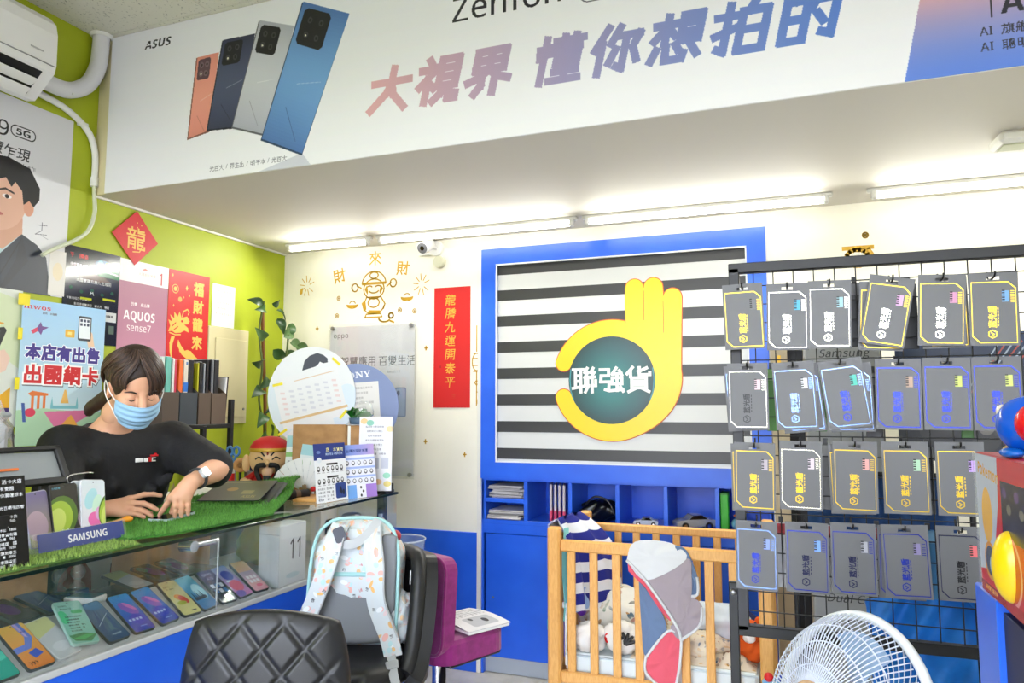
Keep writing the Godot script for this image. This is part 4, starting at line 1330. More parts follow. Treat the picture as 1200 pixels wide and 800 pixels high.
func air_conditioner():
	var t := thing("air_conditioner", "white wall-mounted air conditioner with open louvre above the man poster", "air conditioner", v3(LEFT, 0, 0))
	# profile seen from the end: (out from wall, up)
	var pr := PackedVector2Array([v2(0.0, 2.80), v2(0.05, 2.745), v2(0.10, 2.738), v2(0.207, 2.838), v2(0.215, 2.87), v2(0.213, 3.00), v2(0.200, 3.050), v2(0.165, 3.085), v2(0.10, 3.10), v2(0.0, 3.10)])
	var m := mb()
	m.ext(pr, 1.25, 2.058, 0.008)
	m.x = Transform3D.IDENTITY
	var o := part(t, "body", m.mesh(), M.plastic)
	o.position = v3(0, 0, -3.308)
	# the body runs from z = -2.058 to -1.25 once placed
	part(t, "outlet", mb(v3(0.155, 2.788, -1.66), v3(0, 0, 0.752)).box(v3(0.002, 0, 0), v3(0.118, 0.006, 0.70), 0.001).mesh(), mat(Color(0.05, 0.05, 0.055), 0.5))
	part(t, "louvre", mb(v3(0.166, 2.786, -1.66), v3(0, 0, 0.50)).box(v3(0, 0, 0), v3(0.045, 0.005, 0.69), 0.002).mesh(), M.plastic)
	part(t, "louvre", mb(v3(0.128, 2.752, -1.66), v3(0, 0, 0.55)).box(v3(0, 0, 0), v3(0.045, 0.005, 0.69), 0.002).mesh(), M.plastic)
	part(t, "front_seam", mb().span(v3(0.2135, 2.862, -2.05), v3(0.2165, 2.866, -1.26)).mesh(), mat(Color(0.6, 0.6, 0.61), 0.5))
	part(t, "badge", mb().span(v3(0.2145, 2.905, -2.00), v3(0.2165, 2.911, -1.945)).mesh(), mat(Color(0.70, 0.70, 0.71), 0.4))

func pipes():
	# fat lagged pipe from the unit up into the ceiling
	var duct := thing("lagged_pipe", "thick white wrapped pipe bending from the air conditioner up to the ceiling", "pipe", v3(LEFT + 0.05, 0, 0))
	part(duct, "pipe", mb().tube(curve([v3(0.03, 2.86, -2.02), v3(0.02, 2.855, -2.14), v3(0, 2.875, -2.25), v3(0, 2.94, -2.335), v3(0, 3.04, -2.38), v3(0, 3.13, -2.39), v3(0, 3.21, -2.392)]), 0.036, 14).mesh(), mat(Color(0.88, 0.88, 0.90), 0.5))
	part(duct, "tie", mb().tube(curve([v3(0.0, 2.842, -2.235), v3(0.037, 2.85, -2.24)]), 0.004, 6).mesh(), M.white)
	part(duct, "ceiling_collar", mb().lathe([v2(0.04, 3.190), v2(0.05, 3.198), v2(0.05, 3.204)], 18, v3(0, 0, -2.392)).mesh(), M.white)
	var hose := thing("drain_pipe", "thin white drain pipe curving down the green wall to the posters", "pipe", v3(LEFT + 0.02, 0, 0))
	part(hose, "pipe", mb().tube(curve([v3(0.01, 2.80, -2.03), v3(0, 2.815, -2.12), v3(0, 2.795, -2.262), v3(0, 2.735, -2.372), v3(0, 2.640, -2.416), v3(0, 2.500, -2.420)]), 0.0145, 10).mesh(), M.white)
	part(hose, "joint", mb().tube([v3(0, 2.528, -2.420), v3(0, 2.485, -2.420)], 0.018, 12).mesh(), M.white)
	part(hose, "clip", mb().box(v3(0, 2.756, -2.345), v3(0.036, 0.014, 0.036), 0.003).mesh(), M.white)
	part(hose, "hose", mb().tube(curve([v3(0, 2.49, -2.420), v3(0.0, 2.44, -2.424), v3(0.0, 2.36, -2.430), v3(0.003, 2.27, -2.40), v3(0.006, 2.21, -2.335), v3(0.01, 2.15, -2.235), v3(0.01, 2.11, -2.18)]), 0.009, 8).mesh(), mat(Color(0.82, 0.84, 0.74), 0.3))

func shelf_rack():
	var t := thing("metal_shelf", "black metal shelf unit against the green wall holding files and books", "shelf", Vector3.ZERO)
	for x in [-2.70, -2.97]:
		for z in [-2.86, -3.05]:
			part(t, "post", mb().span(v3(x - 0.012, 0.0, z - 0.012), v3(x + 0.012, 1.365 if z > -3 else 1.50, z + 0.012), 0.002).mesh(), M.black_metal)
	for z in [-2.45]:
		part(t, "post", mb().span(v3(-2.982, 0.0, z - 0.012), v3(-2.958, 1.365, z + 0.012), 0.002).mesh(), M.black_metal)
		part(t, "post", mb().span(v3(-2.712, 0.0, z - 0.012), v3(-2.688, 1.365, z + 0.012), 0.002).mesh(), M.black_metal)
	part(t, "shelf_board", mb().span(v3(-2.985, 1.352, -3.06), v3(-2.69, 1.374, -2.44), 0.002).mesh(), M.black_metal)
	part(t, "shelf_board", mb().span(v3(-2.985, 0.70, -3.06), v3(-2.69, 0.72, -2.44), 0.002).mesh(), M.black_metal)
	# magazine files
	var cols := [Color(0.34, 0.29, 0.255), Color(0.23, 0.255, 0.285), Color(0.36, 0.30, 0.25), Color(0.37, 0.305, 0.255)]
	var zs := [[-2.60, -2.700], [-2.705, -2.815], [-2.825, -2.905], [-2.912, -3.012]]
	var what := ["dark brown magazine file nearest the person's head", "dark grey magazine file beside the brown one nearest the head", "narrow brown magazine file third along the black shelf", "brown magazine file nearest the beige panel"]
	for i in 4:
		var f := thing("magazine_file", what[i], "file", v3(-2.70, 1.374, (zs[i][0] + zs[i][1]) / 2), 0.0, "magazine files on the black shelf")
		var w: float = zs[i][0] - zs[i][1]
		var m := mat(cols[i], 0.7)
		part(f, "front", mb().span(v3(-0.004, 0, -w / 2), v3(0, 0.155, w / 2), 0.001).mesh(), m)
		for s in [-1, 1]:
			part(f, "side", mb(v3(0, 0, s * (w / 2 - 0.0015))).ext(PackedVector2Array([v2(-0.24, 0), v2(-0.003, 0), v2(-0.003, 0.155), v2(-0.10, 0.22), v2(-0.24, 0.27)]), -0.0014, 0.0014).mesh(), m)
		part(f, "base", mb().span(v3(-0.24, 0, -w / 2 + 0.003), v3(-0.004, 0.003, w / 2 - 0.003)).mesh(), m)
	# books and folders standing in the files: [z centre, thickness, height, colour, words]
	var bk := [[-2.613, 0.014, 0.316, Color(0.80, 0.86, 0.84), "pale mint folder nearest the person's head"], [-2.645, 0.028, 0.318, Color(0.42, 0.72, 0.66), "mint green book"], [-2.675, 0.012, 0.312, Color(0.88, 0.85, 0.84), "thin white book right of the mint green book"], [-2.688, 0.013, 0.308, Color(0.80, 0.22, 0.32), "red book left of the orange book"], [-2.7205, 0.022, 0.310, Color(0.93, 0.42, 0.16), "orange book"], [-2.752, 0.026, 0.308, Color(0.86, 0.83, 0.77), "cream book with blue lower spine right of the orange book"], [-2.785, 0.03, 0.312, Color(0.055, 0.055, 0.07), "thick black binder right of the cream and blue book"], [-2.832, 0.007, 0.300, Color(0.72, 0.70, 0.12), "yellow edged thin folder among the black binders"], [-2.850, 0.018, 0.305, Color(0.05, 0.05, 0.055), "black folder right of the yellow edged one"], [-2.873, 0.010, 0.300, Color(0.52, 0.54, 0.57), "silver grey folder among the black binders"], [-2.893, 0.016, 0.32, Color(0.06, 0.06, 0.07), "tall black file right of the silver folder"], [-2.927, 0.018, 0.322, Color(0.22, 0.23, 0.25), "dark grey ring binder with pale stripes near the beige panel"], [-2.957, 0.030, 0.322, Color(0.09, 0.09, 0.10), "rightmost tall black ring binder on the shelf"]]
	for b in bk:
		var o := thing("book", b[4] + " standing on the black shelf", "book", v3(-2.72, 1.378, b[0]), 0.0, "books and folders on the black shelf")
		var m := mat(b[3], 0.45)
		part(o, "cover", mb().span(v3(-0.19, 0, -b[1] / 2), v3(0.004, b[2], b[1] / 2), 0.0015).mesh(), m)
		part(o, "pages", mb().span(v3(-0.188, 0.003, -b[1] / 2 + 0.002), v3(-0.002, b[2] + 0.0015, b[1] / 2 - 0.002)).mesh(), M.paper)
		if b[4].begins_with("cream"):
			part(o, "spine_band", mb().span(v3(0.003, 0.155, -b[1] / 2 - 0.0004), v3(0.0048, 0.200, b[1] / 2 + 0.0004)).mesh(), mat(Color(0.16, 0.46, 0.82), 0.45))
			part(o, "spine_print", mb().span(v3(0.003, 0.285, -b[1] / 2 + 0.004), v3(0.0046, 0.30, 0.002)).mesh(), mat(Color(0.35, 0.5, 0.7), 0.45))
		if b[4].begins_with("dark grey ring"):
			for k in 2:
				part(o, "stripe", mb().span(v3(0.003, 0.0, -0.006 + k * 0.009), v3(0.0046, b[2], -0.003 + k * 0.009)).mesh(), mat(Color(0.62, 0.63, 0.65), 0.4))
	var w := thing("white_folder", "white folder leaning at the right end of the black shelf", "folder", v3(-2.74, 1.374, -3.018), 0.0)
	part(w, "sheet", mb(Vector3.ZERO, v3(-0.07, 0, 0)).span(v3(-0.15, 0, -0.004), v3(0.02, 0.24, 0.004), 0.001).mesh(), M.paper)
	part(w, "back_cover", mb(Vector3.ZERO, v3(-0.07, 0, 0)).span(v3(-0.155, 0, -0.009), v3(0.024, 0.245, -0.004), 0.001).mesh(), mat(Color(0.2, 0.13, 0.12), 0.5))

func plant():
	var t := thing("climbing_plant", "leafy climbing houseplant on a brown stake in the room corner", "plant", v3(-2.86, 0, -3.50))
	part(t, "pot", mb().lathe([v2(0.0, 0.0), v2(0.09, 0.0), v2(0.12, 0.22), v2(0.128, 0.225), v2(0.128, 0.245), v2(0.112, 0.245), v2(0.108, 0.20), v2(0.0, 0.20)], 24, v3(0.02, 0.72, 0)).mesh(), mat(Color(0.30, 0.22, 0.17), 0.7))
	part(t, "stand", mb().lathe([v2(0.13, 0.0), v2(0.13, 0.03), v2(0.03, 0.05), v2(0.03, 0.67), v2(0.13, 0.69), v2(0.13, 0.72)], 20, v3(0.02, 0.0, 0)).mesh(), M.black_metal)
	part(t, "stake", mb().tube(curve([v3(0.02, 0.90, 0.0), v3(0.01, 1.45, 0.0), v3(0.0, 1.80, 0.02), v3(0.0, 2.07, 0.04)]), 0.010, 8).mesh(), mat(Color(0.47, 0.30, 0.15), 0.9))
	part(t, "vine", mb().tube(curve([v3(0.04, 0.92, 0.02), v3(0.035, 1.3, 0.02), v3(-0.01, 1.5, 0.03), v3(0.02, 1.7, 0.05), v3(0.0, 1.9, 0.06), v3(0.02, 2.08, 0.05)]), 0.006, 6).mesh(), mat(Color(0.30, 0.36, 0.14), 0.7))
	part(t, "vine", mb().tube(curve([v3(0.05, 0.92, -0.02), v3(0.08, 1.4, -0.06), v3(0.07, 1.7, -0.10), v3(0.06, 1.90, -0.13)]), 0.006, 6).mesh(), mat(Color(0.30, 0.36, 0.14), 0.7))
	var leaf := []
	for k in 3:
		leaf.append(leaf_mesh(0.088 + k * 0.011, 0.025 + k * 0.005))
	var lm := [mat(Color(0.12, 0.25, 0.09), 0.4), mat(Color(0.17, 0.32, 0.12), 0.4), mat(Color(0.30, 0.42, 0.22), 0.4)]
	for m in lm:
		m.backlight_enabled = true
		m.backlight = Color(0.12, 0.2, 0.05)
	# [y, z, x, direction in the wall plane, droop, kind, tone]
	var spots := [[2.06, 0.06, 0.02, 160, -0.5, 0, 0], [2.075, -0.02, 0.02, 15, 0.15, 0, 0], [2.04, -0.05, 0.03, -35, 0.4, 1, 0], [1.99, -0.06, 0.03, -75, 0.6, 1, 0], [2.03, 0.05, 0.03, 185, 0.4, 0, 1],
		[1.86, 0.04, 0.03, 155, 0.2, 1, 2], [1.80, -0.03, 0.03, -30, 0.3, 2, 1], [1.88, -0.10, 0.05, 35, 0.1, 2, 2], [1.85, -0.16, 0.05, -10, 0.3, 2, 2], [1.80, -0.12, 0.05, -40, 0.5, 2, 2], [1.90, -0.14, 0.05, 60, 0.1, 1, 1],
		[1.83, -0.20, 0.06, -5, 0.5, 2, 2], [1.76, -0.16, 0.06, -50, 0.5, 2, 1], [1.73, 0.08, 0.04, 200, 0.5, 2, 0], [1.69, -0.03, 0.05, -60, 0.5, 2, 0], [1.64, 0.05, 0.05, 225, 0.5, 2, 0], [1.66, -0.08, 0.06, -45, 0.5, 1, 1],
		[1.56, 0.08, 0.05, 195, 0.4, 2, 0], [1.50, 0.03, 0.06, 240, 0.5, 1, 0], [1.53, -0.04, 0.06, -50, 0.6, 2, 0], [1.42, 0.07, 0.06, 215, 0.5, 2, 1], [1.36, 0.02, 0.07, 250, 0.4, 2, 1], [1.40, -0.03, 0.07, -70, 0.4, 2, 0], [1.30, 0.05, 0.07, 200, 0.5, 2, 1], [1.26, 0.0, 0.08, -90, 0.4, 2, 1], [1.22, 0.07, 0.07, 230, 0.5, 2, 0], [1.33, -0.07, 0.07, -30, 0.5, 2, 1]]
	for i in spots.size():
		var s: Array = spots[i]
		var o := part(t, "leaf", leaf[s[5]], lm[s[6]])
		# leaf lies along +x with its face to +z; turn it in the wall plane, then tip it out of the wall
		var b := Basis(Vector3.UP, PI / 2) * Basis(v3(0, 0, 1), deg_to_rad(s[3])) * Basis(v3(0, 1, 0), -s[4] * 0.8) * Basis(v3(1, 0, 0), sin(i * 2.3) * 0.7)
		o.transform = Transform3D(b, v3(s[2], s[0], s[1]))

func leaf_mesh(ln: float, hw: float) -> ArrayMesh:
	return mb().sheet(func(u, v):
		var w: float = hw * pow(sin(PI * pow(clampf(u, 0.001, 0.999), 0.7)), 0.9)
		var s: float = (v - 0.5) * 2.0
		return v3(u * ln, s * w, 0.012 * sin(u * PI) - absf(s) * w * 0.35 * -1.0 - 0.03 * u * u), 8, 4, 0.0006).mesh()

func flat_bars(m: MB, lines: Array, w: float, z1 := 0.0006):
	for l in lines:
		for i in range(0, l.size() - 2, 2):
			var a := v2(l[i], l[i + 1])
			var b := v2(l[i + 2], l[i + 3])
			var d := (b - a).normalized()
			var n := v2(-d.y, d.x) * w * 0.5
			m.ext(PackedVector2Array([a - n - d * w * 0.3, b - n + d * w * 0.3, b + n + d * w * 0.3, a + n - d * w * 0.3]), 0.0, z1)

func arc_pts(cx: float, cy: float, rx: float, ry: float, a0: float, a1: float, n := 10) -> Array:
	var out := []
	for i in n + 1:
		var a := deg_to_rad(a0 + (a1 - a0) * i / n)
		out.append(cx + cos(a) * rx)
		out.append(cy + sin(a) * ry)
	return out

func gold_decal(label: String, at: Vector2, lines: Array, w: float, fills := []):
	var m := mb()
	flat_bars(m, lines, w)
	for f in fills:
		var p := PackedVector2Array()
		for i in range(0, f.size(), 2):
			p.append(v2(f[i], f[i + 1]))
		m.ext(p, 0.0, 0.0005)
	one("wall_sticker", label, "sticker", m.mesh(), M.decal, v3(at.x, at.y, BACK), Vector3.ZERO, "gold stickers on the back wall")

func build_back_wall_things():
	M.acrylic = glass(Color(0.90, 0.92, 0.92), 0.05, 0.05)
	M.decal = mat(Color(0.80, 0.62, 0.13), 0.45, 0.1)
	# stickers: wealth god with hat and scroll
	gold_decal("large gold sticker of a smiling old man in a winged hat", v2(-2.338, 2.15),
		[arc_pts(0, 0.06, 0.085, 0.085, 10, 170, 14), arc_pts(0, 0.035, 0.072, 0.062, 0, 360, 20), [-0.085, 0.07, 0.085, 0.07], [-0.09, 0.045, -0.12, 0.06], [0.09, 0.045, 0.12, 0.07], arc_pts(-0.135, 0.05, 0.022, 0.025, 0, 360, 12), arc_pts(0.135, 0.065, 0.022, 0.025, 0, 360, 12),
			arc_pts(-0.03, 0.045, 0.018, 0.01, 20, 160, 5), arc_pts(0.03, 0.045, 0.018, 0.01, 20, 160, 5), arc_pts(0, 0.03, 0.035, 0.02, 200, 340, 7), arc_pts(0, 0.12, 0.03, 0.02, 0, 360, 10), arc_pts(0, -0.06, 0.075, 0.06, 190, 350, 12), [-0.075, -0.07, -0.05, -0.015, 0.05, -0.015, 0.08, -0.06, 0.07, -0.09], arc_pts(0.0, -0.05, 0.04, 0.03, 0, 360, 12), [-0.05, -0.12, 0.05, -0.12, 0.06, -0.14, -0.06, -0.14, -0.05, -0.12]], 0.008,
		[[-0.085, 0.062, 0.085, 0.062, 0.08, 0.078, -0.08, 0.078], [-0.07, -0.10, -0.085, -0.05, -0.06, -0.03, -0.05, -0.09], [-0.035, -0.095, 0.045, -0.10, 0.05, -0.12, -0.04, -0.12], [-0.045, 0.0, -0.065, 0.035, -0.05, 0.06, -0.04, 0.02], [0.045, 0.0, 0.04, 0.02, 0.05, 0.06, 0.065, 0.035]])
	var fire := []
	for k in 9:
		var a := deg_to_rad(20 + k * 38.0)
		fire.append([cos(a) * 0.022, sin(a) * 0.026, cos(a) * 0.055, sin(a) * 0.065])
	gold_decal("gold firework burst sticker nearest the green wall", v2(-2.829, 2.233), fire, 0.005, [[-0.05, -0.02, -0.03, -0.01, -0.035, -0.05, -0.055, -0.055]])
	gold_decal("gold firework burst sticker between the old man sticker and red scroll", v2(-2.01, 2.194), fire, 0.005)
	var cai := mb()
	han_bars(cai, "財", 0.088, 0.10, -0.044, 0.044, 0.0, 0.0006, v2(1, 0))
	one("wall_sticker", "gold character sticker left of the old man's hat", "sticker", cai.mesh(), M.decal, v3(-2.587, 2.283, BACK), v3(0, 0, 0.2), "gold stickers on the back wall")
	var cai2 := mb()
	han_bars(cai2, "來", 0.085, 0.10, -0.044, 0.044, 0.0, 0.0006, v2(1, 0))
	one("wall_sticker", "gold character sticker above the old man's hat", "sticker", cai2.mesh(), M.decal, v3(-2.33, 2.375, BACK), Vector3.ZERO, "gold stickers on the back wall")
	var cai3 := mb()
	han_bars(cai3, "到" if HAN.has("到") else "財", 0.085, 0.10, -0.044, 0.044, 0.0, 0.0006, v2(1, 0))
	one("wall_sticker", "gold character sticker right of the old man's hat under the camera", "sticker", cai3.mesh(), M.decal, v3(-2.135, 2.30, BACK), v3(0, 0, -0.1), "gold stickers on the back wall")
	var ingot := [arc_pts(0, 0, 0.04, 0.022, 180, 360, 8) + [0.04, 0.0, 0.02, -0.004, -0.02, -0.004, -0.04, 0.0], arc_pts(0, 0.008, 0.02, 0.014, 0, 180, 8)]
	var ingf := [[-0.036, -0.004, 0.036, -0.004, 0.022, -0.018, -0.022, -0.018]]
	gold_decal("gold ingot sticker left of the old man sticker", v2(-2.489, 2.094), ingot, 0.006, ingf)
	gold_decal("gold ingot sticker right of the old man sticker", v2(-2.107, 2.122), ingot, 0.006, ingf)
	gold_decal("gold wish sceptre sticker below the old man sticker", v2(-2.24, 2.003), [arc_pts(-0.02, 0.0, 0.04, 0.025, 180, 330, 8), arc_pts(0.025, 0.012, 0.016, 0.016, 0, 360, 10), [0.02, -0.02, 0.045, -0.03]], 0.011)
	var coin := [arc_pts(0, 0, 0.012, 0.013, 0, 360, 12), [-0.003, -0.003, 0.003, -0.003, 0.003, 0.003, -0.003, 0.003, -0.003, -0.003]]
	for q in [[-2.590, 2.140, "small gold coin sticker above the left ingot"], [-2.155, 2.045, "small gold coin sticker below the right ingot"], [-2.60, 2.03, "small gold coin sticker above the acrylic board's left corner"], [-2.055, 2.035, "small gold coin sticker above the acrylic board's right corner"]]:
		gold_decal(q[2], v2(q[0], q[1]), coin, 0.005)
	var star := [[-0.009, 0.0, 0.009, 0.0], [0.0, -0.012, 0.0, 0.012]]
	for q in [[-2.745, 1.955, "tiny gold star sticker left of the acrylic board"], [-1.975, 1.81, "tiny gold star sticker between the acrylic board and red scroll"], [-1.972, 1.26, "tiny gold star sticker on the wall below the red scroll"], [-1.72, 1.19, "gold star sticker beside the blue sign frame"]]:
		gold_decal(q[2], v2(q[0], q[1]), star, 0.008)
	# hanging lantern decal beside the sign
	gold_decal("gold hanging lantern sticker between the red scroll and blue frame", v2(-1.648, 1.72),
		[[0, 0.21, 0, 0.06], [-0.02, 0.05, 0.02, 0.05], arc_pts(0, 0, 0.028, 0.05, 0, 360, 16), [-0.028, 0.02, 0.028, 0.02], [-0.028, -0.02, 0.028, -0.02], [-0.02, -0.055, 0.02, -0.055], [0, -0.055, 0, -0.25], [-0.012, -0.12, 0, -0.105, 0.012, -0.12, 0, -0.135, -0.012, -0.12], [0.0, -0.17, 0.014, -0.18, 0.004, -0.24]], 0.006)
	# red vertical scroll
	var c := cv(240, 720, Color(0.80, 0.07, 0.07))
	c.han("龍騰九運開泰平", 76, 44, 66, 0.085, Color(0.86, 0.66, 0.22), v2(0, 1.24), 0.12)
	small_print(c, 36, 470, 16, 14, Color(0.62, 0.05, 0.06), 40)
	c.han("生", 120, 636, 30, 0.06, Color(0.75, 0.25, 0.12))
	one("red_scroll", "red vertical scroll with gold brush characters left of the blue sign", "scroll", mb().ext(rect2(0.234, 0.707), -0.002, 0.0).mesh(), printed(c.tex(), 0.55), v3(-1.805, 1.811, BACK + 0.003))
	# acrylic board on stand-offs
	c = cv(512, 784, Color(0.80, 0.80, 0.81))
	c.vgrad(0, 0, 512, 784, Color(0.82, 0.82, 0.83), Color(0.78, 0.785, 0.80))
	c.text("oppo", 66, 48, 26, Color(0.26, 0.27, 0.28), false, false, 1.15)
	c.han("智慧應用", 66, 164, 52, 0.075, Color(0.22, 0.23, 0.25), v2(1.08, 0))
	c.han("百變生活", 300, 164, 52, 0.075, Color(0.22, 0.23, 0.25), v2(1.08, 0))
	c.text("Reno11 F", 390, 248, 14, Color(0.40, 0.41, 0.42), false)
	c.rr(400, 330, 66, 154, 10, Color(0.42, 0.50, 0.66))
	c.rr(406, 336, 54, 142, 8, Color(0.58, 0.66, 0.80))
	c.ell(420, 360, 9, 13, Color(0.30, 0.36, 0.50))
	var a := thing("acrylic_board", "pale phone advert board in acrylic on steel stand-offs on the back wall", "board", v3(-2.335, 1.507, BACK))
	part(a, "advert", mb(v3(0, 0, 0.020)).ext(rect2(0.59, 0.90), -0.001, 0.0).mesh(), printed(c.tex(), 0.5))
	part(a, "acrylic_sheet", mb().box(v3(0, 0, 0.0235), v3(0.605, 0.93, 0.005), 0.001).mesh(), M.acrylic)
	for x in [-0.275, 0.275]:
		for y in [-0.44, 0.44]:
			part(a, "stand_off", mb().cyl(v3(x, y, 0.0), v3(x, y, 0.034), 0.012, 14).mesh(), M.steel)
	# security camera
	var k := thing("security_camera", "white bullet security camera under the tube lights", "camera", v3(-1.905, 2.40, BACK))
	part(k, "base", mb().cyl(v3(0.0, 0, 0), v3(0.0, 0, 0.028), 0.044, 20).mesh(), M.plastic)
	part(k, "arm", mb().tube(curve([v3(0, 0, 0.02), v3(0, 0.004, 0.06), v3(-0.012, 0.0, 0.09)]), 0.014, 10).mesh(), M.plastic)
	var dir := v3(-0.02, -0.42, 0.9).normalized()
	var p0 := v3(-0.012, 0.018, 0.07)
	part(k, "housing", mb().tube([p0, p0 + dir * 0.02, p0 + dir * 0.11], [0.030, 0.034, 0.034], 20).mesh(), M.plastic)
	var ln := part(k, "lens", mb().cyl(p0 + dir * 0.108, p0 + dir * 0.1125, 0.031, 20).mesh(), mat(Color(0.40, 0.40, 0.42), 0.3))
	part(ln, "pupil", mb().cyl(p0 + dir * 0.1125, p0 + dir * 0.114, 0.013, 16).mesh(), mat(Color(0.12, 0.07, 0.05), 0.1))
	part(k, "side_arm", mb().tube(curve([v3(-0.03, -0.028, 0.02), v3(-0.11, -0.03, 0.02)]), 0.008, 8).mesh(), M.plastic)
	var jb := thing("junction_box", "small round white cable box right of the security camera", "box", v3(-1.885, 2.318, BACK))
	part(jb, "body", mb().cyl(Vector3.ZERO, v3(0, 0, 0.03), 0.036, 20).mesh(), mat(Color(0.80, 0.80, 0.70), 0.5))
	part(jb, "cap", mb().cyl(v3(0, 0, 0.03), v3(0, 0, 0.034), 0.030, 20).mesh(), mat(Color(0.78, 0.78, 0.68), 0.5))
	# gold stickers behind the rack
	gold_decal("large gold blessing sticker above the hanging packs", v2(0.36, 2.18), [arc_pts(0, 0, 0.05, 0.04, 0, 360, 14), [-0.06, 0.05, 0.07, 0.05], [0.05, 0.04, 0.09, -0.03]], 0.02)
	gold_decal("small gold coin sticker on the wall above the pack rack", v2(0.40, 2.29), coin, 0.008)

func build_counter():
	var x0 := FRONTX
	var x1 := -2.27
	var z0 := -0.55
	var z1 := -2.946
	var sh := 0.829
	var t := thing("glass_counter", "long glass-topped display counter with blue front panel", "counter", Vector3.ZERO)
	part(t, "front_panel", mb().span(v3(x0 - 0.022, 0.06, z1), v3(x0 - 0.004, 0.811, z0), 0.002).mesh(), M.blue)
	part(t, "end_panel", mb().span(v3(x1, 0.06, z1), v3(x0 - 0.022, 0.801, z1 + 0.018), 0.002).mesh(), M.blue)
	part(t, "end_panel", mb().span(v3(x1, 0.06, z0 - 0.018), v3(x0 - 0.022, 0.801, z0), 0.002).mesh(), M.blue)
	part(t, "plinth", mb().span(v3(x1 + 0.02, 0.0, z1 + 0.02), v3(x0 - 0.05, 0.06, z0 - 0.02)).mesh(), M.black)
	part(t, "back_panel", mb().span(v3(x1, 0.06, z1 + 0.018), v3(x1 + 0.015, 1.02, z0 - 0.018), 0.001).mesh(), mat(Color(0.16, 0.15, 0.15), 0.5))
	part(t, "display_shelf", mb().span(v3(x1 + 0.015, 0.811, z1), v3(x0, sh, z0), 0.002).mesh(), mat(Color(0.74, 0.75, 0.75), 0.4))
	part(t, "display_ramp", mb().ext(PackedVector2Array([v2(-1.672, sh), v2(-1.80, sh + 0.086), v2(-1.80, sh)]), -2.12, z0 - 0.05).mesh(), mat(Color(0.66, 0.67, 0.68), 0.45))
	part(t, "front_glass", mb().span(v3(x0 - 0.007, sh, z1 + 0.006), v3(x0 - 0.001, TOP - 0.008, z0)).mesh(), M.pane)
	part(t, "end_glass", mb().span(v3(x1 + 0.015, sh, z1), v3(x0 - 0.008, TOP - 0.008, z1 + 0.006)).mesh(), M.pane)
	part(t, "middle_glass", mb().span(v3(x1 + 0.3, sh, -2.135), v3(x0 - 0.008, TOP - 0.010, -2.130)).mesh(), M.pane)
	part(t, "top_glass", mb().span(v3(x1, TOP - 0.008, z1), v3(x0, TOP, z0)).mesh(), M.pane)
	part(t, "top_edge", mb().span(v3(x0, TOP - 0.009, z1 - 0.001), v3(x0 + 0.0025, TOP + 0.0005, z0), 0.0008).span(v3(x1, TOP - 0.009, z1 - 0.003), v3(x0, TOP + 0.0005, z1 - 0.0005), 0.0008).mesh(), M.glass_edge)
	part(t, "glass_clamp", mb().cyl(v3(x0 - 0.012, 1.040, -1.745), v3(x0 - 0.06, 1.040, -1.745), 0.017, 18).tube([v3(x0 - 0.03, 1.040, -1.745), v3(x0 - 0.03, 1.038, -1.86)], 0.009, 10).mesh(), M.chrome)
	part(t, "glass_post", mb().cyl(v3(x0 - 0.02, sh, -1.852), v3(x0 - 0.02, 1.045, -1.852), 0.0035, 10).mesh(), M.chrome)
	# low worktop beside it, behind the end of the counter
	var d := thing("side_desk", "plain worktop behind the far end of the glass counter", "desk", Vector3.ZERO)
	part(d, "top", mb().span(v3(-2.66, TOP - 0.03, -3.12), v3(-2.275, TOP - 0.003, -2.42), 0.003).mesh(), M.white_paint)
	part(d, "top", mb().span(v3(-2.275, TOP - 0.03, -3.12), v3(-1.80, TOP - 0.003, -2.955), 0.003).mesh(), M.white_paint)
	for q in [[-2.64, -3.10], [-2.64, -2.44], [-2.29, -2.44], [-1.82, -3.10]]:
		part(d, "leg", mb().span(v3(q[0] - 0.018, 0, q[1] - 0.018), v3(q[0] + 0.018, TOP - 0.03, q[1] + 0.018), 0.002).mesh(), M.black_metal)

const TILT := 0.586

func phone_basis(turn := 0.0) -> Basis:
	var b := Basis(v3(0, 0, -1), v3(-cos(TILT), sin(TILT), 0), v3(sin(TILT), cos(TILT), 0))
	return b * Basis(v3(0, 0, 1), turn)

